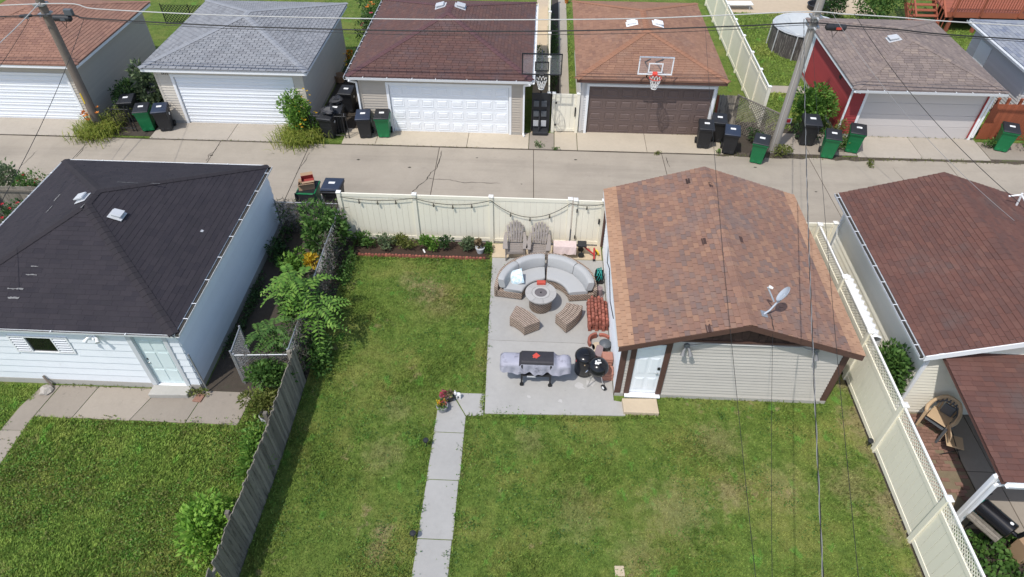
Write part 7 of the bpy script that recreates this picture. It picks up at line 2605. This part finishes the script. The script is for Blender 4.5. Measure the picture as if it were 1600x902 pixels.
# roses at the far left
bush('rose_bush', 'rose bush with red blooms behind the low wooden fence', 'shrub', (-18.1, 18.9, 0), (.9, .55, .85), 1300, .10, 'leaf_mid', 10, flowers=('petal_red', 9, .07))
bush('pale_leaf_bush', 'pale leaved bush beside the roses at the alley', 'shrub', (-19.4, 19.3, 0), (.9, .6, .95), 800, .16, 'leaf_sage', 9)
bush('rose_bush', 'red flowering bush between the low wooden fence and the black roof', 'shrub', (-17.6, 17.2, 0), (.8, .8, .75), 1100, .10, 'leaf_dark', 9, flowers=('petal_red', 9, .08))

# flower bed plants
for (x, y, r, n, lf, mt, nm, lb) in (
        (-5.75, 17.1, (.35, .25, .24), 330, .10, 'leaf_mid', 'bed_plant', 'leafy green plant at the fence end of the flower bed'),
        (-5.05, 16.98, (.30, .22, .22), 300, .09, 'leaf_sage', 'bed_plant', 'pale green bushy plant second from the left fence end'),
        (-4.55, 17.25, (.30, .14, .16), 200, .10, 'leaf_olive', 'bed_plant', 'yellowish low plant against the cream fence'),
        (-4.25, 16.95, (.28, .22, .20), 260, .09, 'leaf_olive', 'bed_plant', 'olive plant in the middle of the mulch'),
        (-3.55, 17.0, (.30, .22, .22), 380, .10, 'leaf_bright', 'bed_plant', 'bright green bushy plant beside the white plant tag'),
        (-2.95, 17.0, (.24, .20, .22), 260, .08, 'leaf_dark', 'bed_plant', 'dark spiky plant right of the bright green one'),
        (-2.25, 17.0, (.24, .20, .26), 280, .10, 'leaf_sage', 'bed_plant', 'silvery green plant next to the pale pot'),
        (-1.52, 17.0, (.14, .20, .14), 130, .09, 'leaf_mid', 'bed_plant', 'small green plant squeezed between the pale pot and the patio')):
    bush(nm, lb, 'plant', (x, y, .03), tuple(1.25 * q for q in r), int(n * 1.6), lf * 1.1, mt, 7, stems=3, up=.8)

# overgrown lot line: saplings, vines, weeds
frond_tree('ailanthus_sapling', 'tall bright green sapling arching over the chain link fence', (-6.65, 13.1, 0), [(-.1, .1, 2.3), (.2, -.2, 2.0), (-.4, .4, 1.8), (.1, .6, 1.9)], 'leaf_bright', 1.15, .21, 8)
frond_tree('ailanthus_sapling', 'deep green feathery sapling behind the chain link panel', (-7.2, 11.95, 0), [(-.25, -.1, 1.35), (.2, .1, 1.5), (.3, -.25, 1.2)], 'leaf_mid', .85, .17, 9)
frond_tree('ailanthus_sapling', 'leaning sapling nearest the lawn with long drooping fronds', (-6.15, 12.4, 0), [(.35, .0, 1.7), (.2, .5, 1.6)], 'leaf_bright', 1.1, .20, 6)
frond_tree('ailanthus_sapling', 'green sapling between the yellow plant and the tall arching sapling', (-6.85, 14.0, 0), [(-.2, .0, 1.2), (.25, -.1, 1.4)], 'leaf_mid', .9, .18, 6)
bush('leafy_weed', 'green leafy weed mass in the corner by the alley chain link', 'weeds', (-7.1, 16.6, 0), (.85, .95, .95), 2600, .16, 'leaf_mid', 14)
bush('leafy_weed', 'bright leafy weeds beside the yellow plant', 'weeds', (-7.75, 15.6, 0), (.40, .6, .45), 900, .15, 'leaf_bright', 10)
bush('golden_plant', 'yellow leaved plant in the weedy side yard', 'plant', (-7.0, 15.35, .45), (.34, .34, .36), 420, .14, 'leaf_gold', 6)
bush('leafy_weed', 'green weed mass at the foot of the arching saplings', 'weeds', (-6.95, 13.4, 0), (.55, .9, .75), 2000, .15, 'leaf_mid', 13)
bush('leafy_weed', 'dark ground weeds along the shaded white garage wall', 'weeds', (-8.65, 13.6, 0), (.25, 2.4, .18), 900, .09, 'leaf_dark', 16, lump_r=.3)
bush('leafy_weed', 'dark weeds against the far end of the white garage wall', 'weeds', (-8.5, 16.6, 0), (.35, 1.0, .4), 700, .11, 'leaf_dark', 10)
bush('leafy_weed', 'dark green weeds on the lawn side of the overgrown fence', 'weeds', (-5.95, 12.0, 0), (.40, 1.1, .38), 1100, .12, 'leaf_mid', 13)
bush('leafy_weed', 'shaded weeds on the lawn side near the flower bed', 'weeds', (-6.05, 15.6, 0), (.28, 1.1, .30), 700, .10, 'leaf_mid', 12)
bush('leafy_weed', 'green weeds spilling through the chain link panel', 'weeds', (-7.0, 10.8, 0), (.75, .42, .75), 2000, .12, 'leaf_mid', 13)
bush('leafy_weed', 'sunlit weeds creeping along the wooden fence by the path end', 'weeds', (-7.0, 10.2, 0), (.60, .55, .42), 1500, .10, 'leaf_olive', 12)
bush('leafy_weed', 'green vine weeds climbing the wooden fence posts', 'weeds', (-6.58, 8.6, 0), (.38, 1.0, .62), 2000, .11, 'leaf_bright', 14)
bush('bright_bush', 'bright green shrub growing against the wooden fence', 'shrub', (-6.95, 6.6, 0), (.75, .85, .75), 4200, .13, 'leaf_lime', 18, lump_r=.42)
bush('leafy_weed', 'sprig of weeds beside the terracotta slab', 'weeds', (-8.95, 10.62, 0), (.28, .14, .14), 130, .08, 'leaf_olive', 5)
# dead vine thatch over the chain link
vt = thing('dead_vine', 'grey brown thatch of dead vines over the chain link fence', 'vine', (-6.5, 14.5, 0))
n = 5200
yy = rng.uniform(11.3, 17.7, n)
zz = rng.uniform(.05, 1.42, n) * (.75 + .3 * np.sin(yy * 1.7) ** 2)
xx = -6.42 - (yy - 11.2) * .02 + rng.normal(0, .11, n)
P = np.stack([xx, yy, zz], 1)
D = rng.normal(size=(n, 3)) * np.array([.5, 1, .8]); D /= np.linalg.norm(D, axis=1, keepdims=True)
quads('thatch', leaf_quads(P, D, rng.uniform(.10, .34, n), .016), 'twig_dead', vt)
n = 900
yy = rng.uniform(11.3, 17.6, n)
P = np.stack([-6.42 - (yy - 11.2) * .02 + rng.normal(0, .15, n), yy, rng.uniform(.1, 1.35, n)], 1)
D = rng.normal(size=(n, 3)) + np.array([0, 0, .5]); D /= np.linalg.norm(D, axis=1, keepdims=True)
quads('leaves', leaf_quads(P, D, rng.uniform(.06, .13, n), .06), 'leaf_dark', vt)
vt2 = thing('dead_vine', 'brown vine tangle over the chain link at the alley end', 'vine', (-7.7, 17.75, 0))
n = 2200
xx = rng.uniform(-8.8, -6.6, n)
P = np.stack([xx, 17.75 + rng.normal(0, .09, n), rng.uniform(.05, 1.3, n)], 1)
D = rng.normal(size=(n, 3)) * np.array([1, .5, .8]); D /= np.linalg.norm(D, axis=1, keepdims=True)
quads('thatch', leaf_quads(P, D, rng.uniform(.10, .3, n), .016), 'twig_dead', vt2)
n = 420
P = np.stack([rng.uniform(-8.8, -6.6, n), 17.75 + rng.normal(0, .12, n), rng.uniform(.1, 1.3, n)], 1)
D = rng.normal(size=(n, 3)) + np.array([0, 0, .5]); D /= np.linalg.norm(D, axis=1, keepdims=True)
quads('leaves', leaf_quads(P, D, rng.uniform(.06, .13, n), .06), 'leaf_mid', vt2)
vt3 = thing('dead_vine', 'dry vine tangle on the bent chain link panel', 'vine', (-7.1, 11.1, 0))
n = 1100
P = np.stack([rng.uniform(-7.8, -6.4, n), 11.12 + rng.normal(0, .08, n), rng.uniform(.3, 1.2, n)], 1)
D = rng.normal(size=(n, 3)) * np.array([1, .5, .8]); D /= np.linalg.norm(D, axis=1, keepdims=True)
quads('thatch', leaf_quads(P, D, rng.uniform(.08, .25, n), .014), 'twig_dead', vt3)

# right side: shrub by the maroon garage, ivy, weeds by the fence
bush('fence_shrub', 'round green shrub between the lattice fence and cream siding', 'shrub', (9.42, 11.55, 0), (.50, .72, 1.1), 3400, .13, 'leaf_mid', 14, zc=1.0)
bush('fence_shrub', 'small green shrub behind the fence near the far end of the cream wall', 'shrub', (9.28, 15.0, 0), (.22, .35, .9), 500, .10, 'leaf_mid', 7, zc=.8)
bush('leafy_weed', 'weed sprig between the porch pavers', 'weeds', (9.42, 8.85, 0), (.16, .18, .1), 100, .07, 'leaf_mid', 4)
bush('leafy_weed', 'small weed by the corner of the paver path', 'weeds', (9.55, 8.2, 0), (.14, .16, .1), 90, .07, 'leaf_mid', 4)
n = 9000
P = np.stack([rng.uniform(8.95, 14, n), rng.uniform(3.0, 7.55, n), np.zeros(n)], 1)
P[:, 2] = .05 + .20 * np.abs(np.sin(P[:, 0] * 2.7 + np.sin(P[:, 1] * 2.1) * 2)) * rng.uniform(.3, 1.1, n)
D = rng.normal(size=(n, 3)) * .8 + np.array([0, 0, .6]); D /= np.linalg.norm(D, axis=1, keepdims=True)
L = rng.uniform(.07, .15, n)
tag(quads('ground_cover', leaf_quads(P, D, L, L * .85), 'leaf_mid', loc=(10.5, 5, 0)), 'low broad leaved ground cover behind the lattice fence', 'ground cover', kind='stuff')


# ================================================================== grass blades
def blades(name, label, n, inside, box, mt, h=(.03, .075), w=.016, loc=(0, 6, 0)):
    x = rng.uniform(box[0], box[1], n * 2); y = rng.uniform(box[2], box[3], n * 2)
    k = inside(x, y)
    x, y = x[k][:n], y[k][:n]
    n = len(x)
    # tufts are denser in clumps
    P = np.stack([x, y, np.full(n, -.005)], 1)
    P = np.repeat(P, 3, 0)
    m = len(P)
    P[:, :2] += rng.normal(0, .018, (m, 2))
    a = rng.uniform(0, 6.283, m)
    lean = rng.uniform(.3, 1.1, m)
    clump = .65 + .7 * (.5 + .5 * np.sin(P[:, 0] * 1.9 + 1.3 * np.sin(P[:, 1] * 1.3))) * (.5 + .5 * np.sin(P[:, 1] * 2.3 + np.sin(P[:, 0] * 1.1)))
    H = rng.uniform(h[0], h[1], m) * clump
    o = np.stack([np.cos(a), np.sin(a), np.zeros(m)], 1); s = np.stack([-np.sin(a), np.cos(a), np.zeros(m)], 1) * (w * rng.uniform(.6, 1.3, m))[:, None] / 2
    up = np.array([0, 0, 1.0])
    mid = P + o * (H * lean * .4)[:, None] + up * (H * .65)[:, None]
    tip = P + o * (H * lean)[:, None] + up * H[:, None]
    V = np.stack([P - s, P + s, mid + s * .8, tip], 1)
    return tag(quads(name, V, mt, loc=loc), label, 'grass', kind='stuff')


def in_yard(x, y):
    k = np.ones(len(x), bool)
    edge = rng.uniform(-.05, .05, len(x))
    k &= ~((x > -2.43 + edge * .5) & (x < -1.62 + edge * .5) & (y < 10.9))
    k &= ~((x > -2.43) & (x < -1.1) & (y > 10.28 + edge) & (y < 11.02))
    k &= ~((x > -1.16 - (y - 10.3) * .038 + edge * .6) & (y > 10.40 + edge))
    k &= ~((y > 16.52))
    k |= (x > 2.65) & (x < 8.75) & (y < 11.05 + edge) & (y > 9)
    k &= ~((x > 2.5) & (x < 3.52) & (y > 10.45))
    k &= ~((x > 2.2) & (x < 8.05) & (y > 11.1))
    k |= (x > 8.12) & (x < 8.72) & (y > 11) & (y < 16) & (rng.random(len(x)) < .35)
    # thin along the garage wall and fence
    k &= ~((x > 3.5) & (x < 8.2) & (y > 10.85) & (rng.random(len(x)) < .6))
    k &= ~((x > 8.45) & (rng.random(len(x)) < .5))
    return k


blades('lawn_grass', 'mown green and straw coloured grass of the middle lawn', 78000, in_yard, (-6.1, 8.75, 4.2, 16.55), 'lawn_blade')


def in_left(x, y):
    k = ~((y > 9.62) & (x > -13.68))
    k |= (x > -7.55) & (y < 10.9) & (x < -6.4)
    k &= ~((x > -13.72) & (x < -13.09))
    k |= (x < -13.45) & (x > -13.72) & (y > 10.2) & (y < 10.7)
    k &= ~((x < -13.2) & (y > 10.7))
    return k


blades('lawn_grass', 'longer weedy grass of the lawn before the white garage', 52000, in_left, (-15.5, -6.33, 4.4, 10.9), 'wild_blade', (.035, .10), .020, (-10, 7, 0))


def in_far(x, y):
    k = ((x > -18.3) & (x < -16.3) & (y > 29.5) & (y < 35)) | ((x > 9.75) & (x < 18.5) & (y > 25.5) & (y < 38.5))
    k &= ~((y > 29.0) & (y < 29.7) & (x > 9))
    k &= ~((x > 12.5) & (y < 31.7))
    k |= (x > 1.42) & (x < 1.62) & (y > 29) & (y < 39)
    k |= (x > 18.3) & (x < 20.2) & (y > 26) & (y < 36.8)
    k |= (x > 20) & (x < 24) & (y > 31.6) & (y < 37)
    return k


blades('lawn_grass', 'green grass of the yards beyond the alley garages', 30000, in_far, (-18.3, 24, 25.5, 39), 'wild_blade', (.05, .13), .03, (12, 32, 0))

# tufts creeping over slab edges and along walls
def tufts(name, label, segs, n, mt, h):
    Q = []
    P = []
    for (a, b, wd, k) in segs:
        t = rng.uniform(0, 1, k)
        p = np.array(a)[None] * (1 - t[:, None]) + np.array(b)[None] * t[:, None]
        p = p + rng.normal(0, wd, p.shape)
        P.append(p)
    P = np.concatenate(P)
    P = np.concatenate([P, np.full((len(P), 1), .005)], 1)
    D = rng.normal(size=P.shape) * np.array([.8, .8, .3]) + np.array([0, 0, .9]); D /= np.linalg.norm(D, axis=1, keepdims=True)
    return tag(quads(name, leaf_quads(P, D, h * rng.uniform(.5, 1.3, len(P)), .022), mt, loc=tuple(P[0])), label, 'grass', kind='stuff')


tufts('edge_grass', 'longer grass tufts along the patio, fence and garage foundation', [((-1.22, 10.35), (-1.41, 16.4), .022, 700), ((-1.6, 10.22), (2.5, 10.32), .025, 600), ((-2.47, 4.5), (-2.47, 10.5), .012, 350), ((-1.575, 4.5), (-1.59, 10.2), .012, 350), ((3.6, 11.08), (8.2, 11.08), .05, 260), ((-6.1, 16.45), (-1.5, 16.48), .03, 500), ((2.6, 10.42), (3.5, 10.44), .03, 180), ((2.6, 10.98), (2.8, 11.0), .02, 60), ((-1.5, 16.6), (-1.4, 17.2), .05, 60), ((8.7, 4.5), (8.7, 12), .05, 500), ((-6.1, 4.5), (-6.1, 11), .06, 700)], 0, 'lawn_blade', .11)
tufts('edge_grass', 'weeds in the seams between alley, aprons and garage walls', [((-8.3, 23.5), (-.4, 23.5), .02, 60), ((7.2, 23.5), (20, 23.45), .08, 420), ((13.2, 25.2), (18.0, 25.25), .04, 160), ((-22, 23.5), (-10.5, 23.5), .02, 80), ((-13.3, 10.74), (-8.9, 10.74), .02, 130), ((-13.05, 9.62), (-7.6, 9.58), .03, 400), ((3, 25.0), (7, 25.0), .03, 60)], 0, 'leaf_olive', .09)


# broad-leaved weeds and clover in rosettes through both lawns
def rosettes(name, label, box, inside, n, leaf, mt, loc, per=22, rad=.10):
    x = rng.uniform(box[0], box[1], n * 3); y = rng.uniform(box[2], box[3], n * 3)
    k = inside(x, y) & (rng.random(n * 3) < (.15 + .85 * (np.sin(x * 1.1 + 2 * np.sin(y * .7)) * np.sin(y * 1.3 + np.sin(x * .9)) > .05)))
    x, y = x[k][:n], y[k][:n]
    C = np.repeat(np.stack([x, y], 1), per, 0)
    m = len(C)
    sc = np.repeat(rng.uniform(.5, 1.5, len(x)), per)
    C = C + rng.normal(0, rad, (m, 2)) * sc[:, None]
    P = np.concatenate([C, rng.uniform(.02, .07, (m, 1))], 1)
    D = rng.normal(size=(m, 3)) * np.array([1, 1, .25]) + np.array([0, 0, .35]); D /= np.linalg.norm(D, axis=1, keepdims=True)
    L = leaf * rng.uniform(.6, 1.3, m)
    tag(quads(name, leaf_quads(P, D, L, L * .6), mt, loc=loc), label, 'weeds', kind='stuff')


rosettes('lawn_weeds', 'patches of broad leaved weeds in the lawn before the white garage', (-15.5, -6.4, 4.4, 10.6), in_left, 520, .055, 'leaf_olive', (-10, 7, 0))
rosettes('lawn_weeds', 'bright clover patches in the lawn before the white garage', (-15.5, -6.4, 4.4, 10.6), in_left, 700, .05, 'leaf_bright', (-10, 7, 0))
rosettes('lawn_weeds', 'scattered clover patches in the middle lawn', (-6.1, 8.6, 4.3, 16.4), in_yard, 480, .045, 'leaf_bright', (0, 8, 0), 16)
rosettes('lawn_weeds', 'scattered darker weeds in the middle lawn', (-6.1, 8.6, 4.3, 16.4), in_yard, 420, .045, 'leaf_mid', (0, 8, 0), 16)
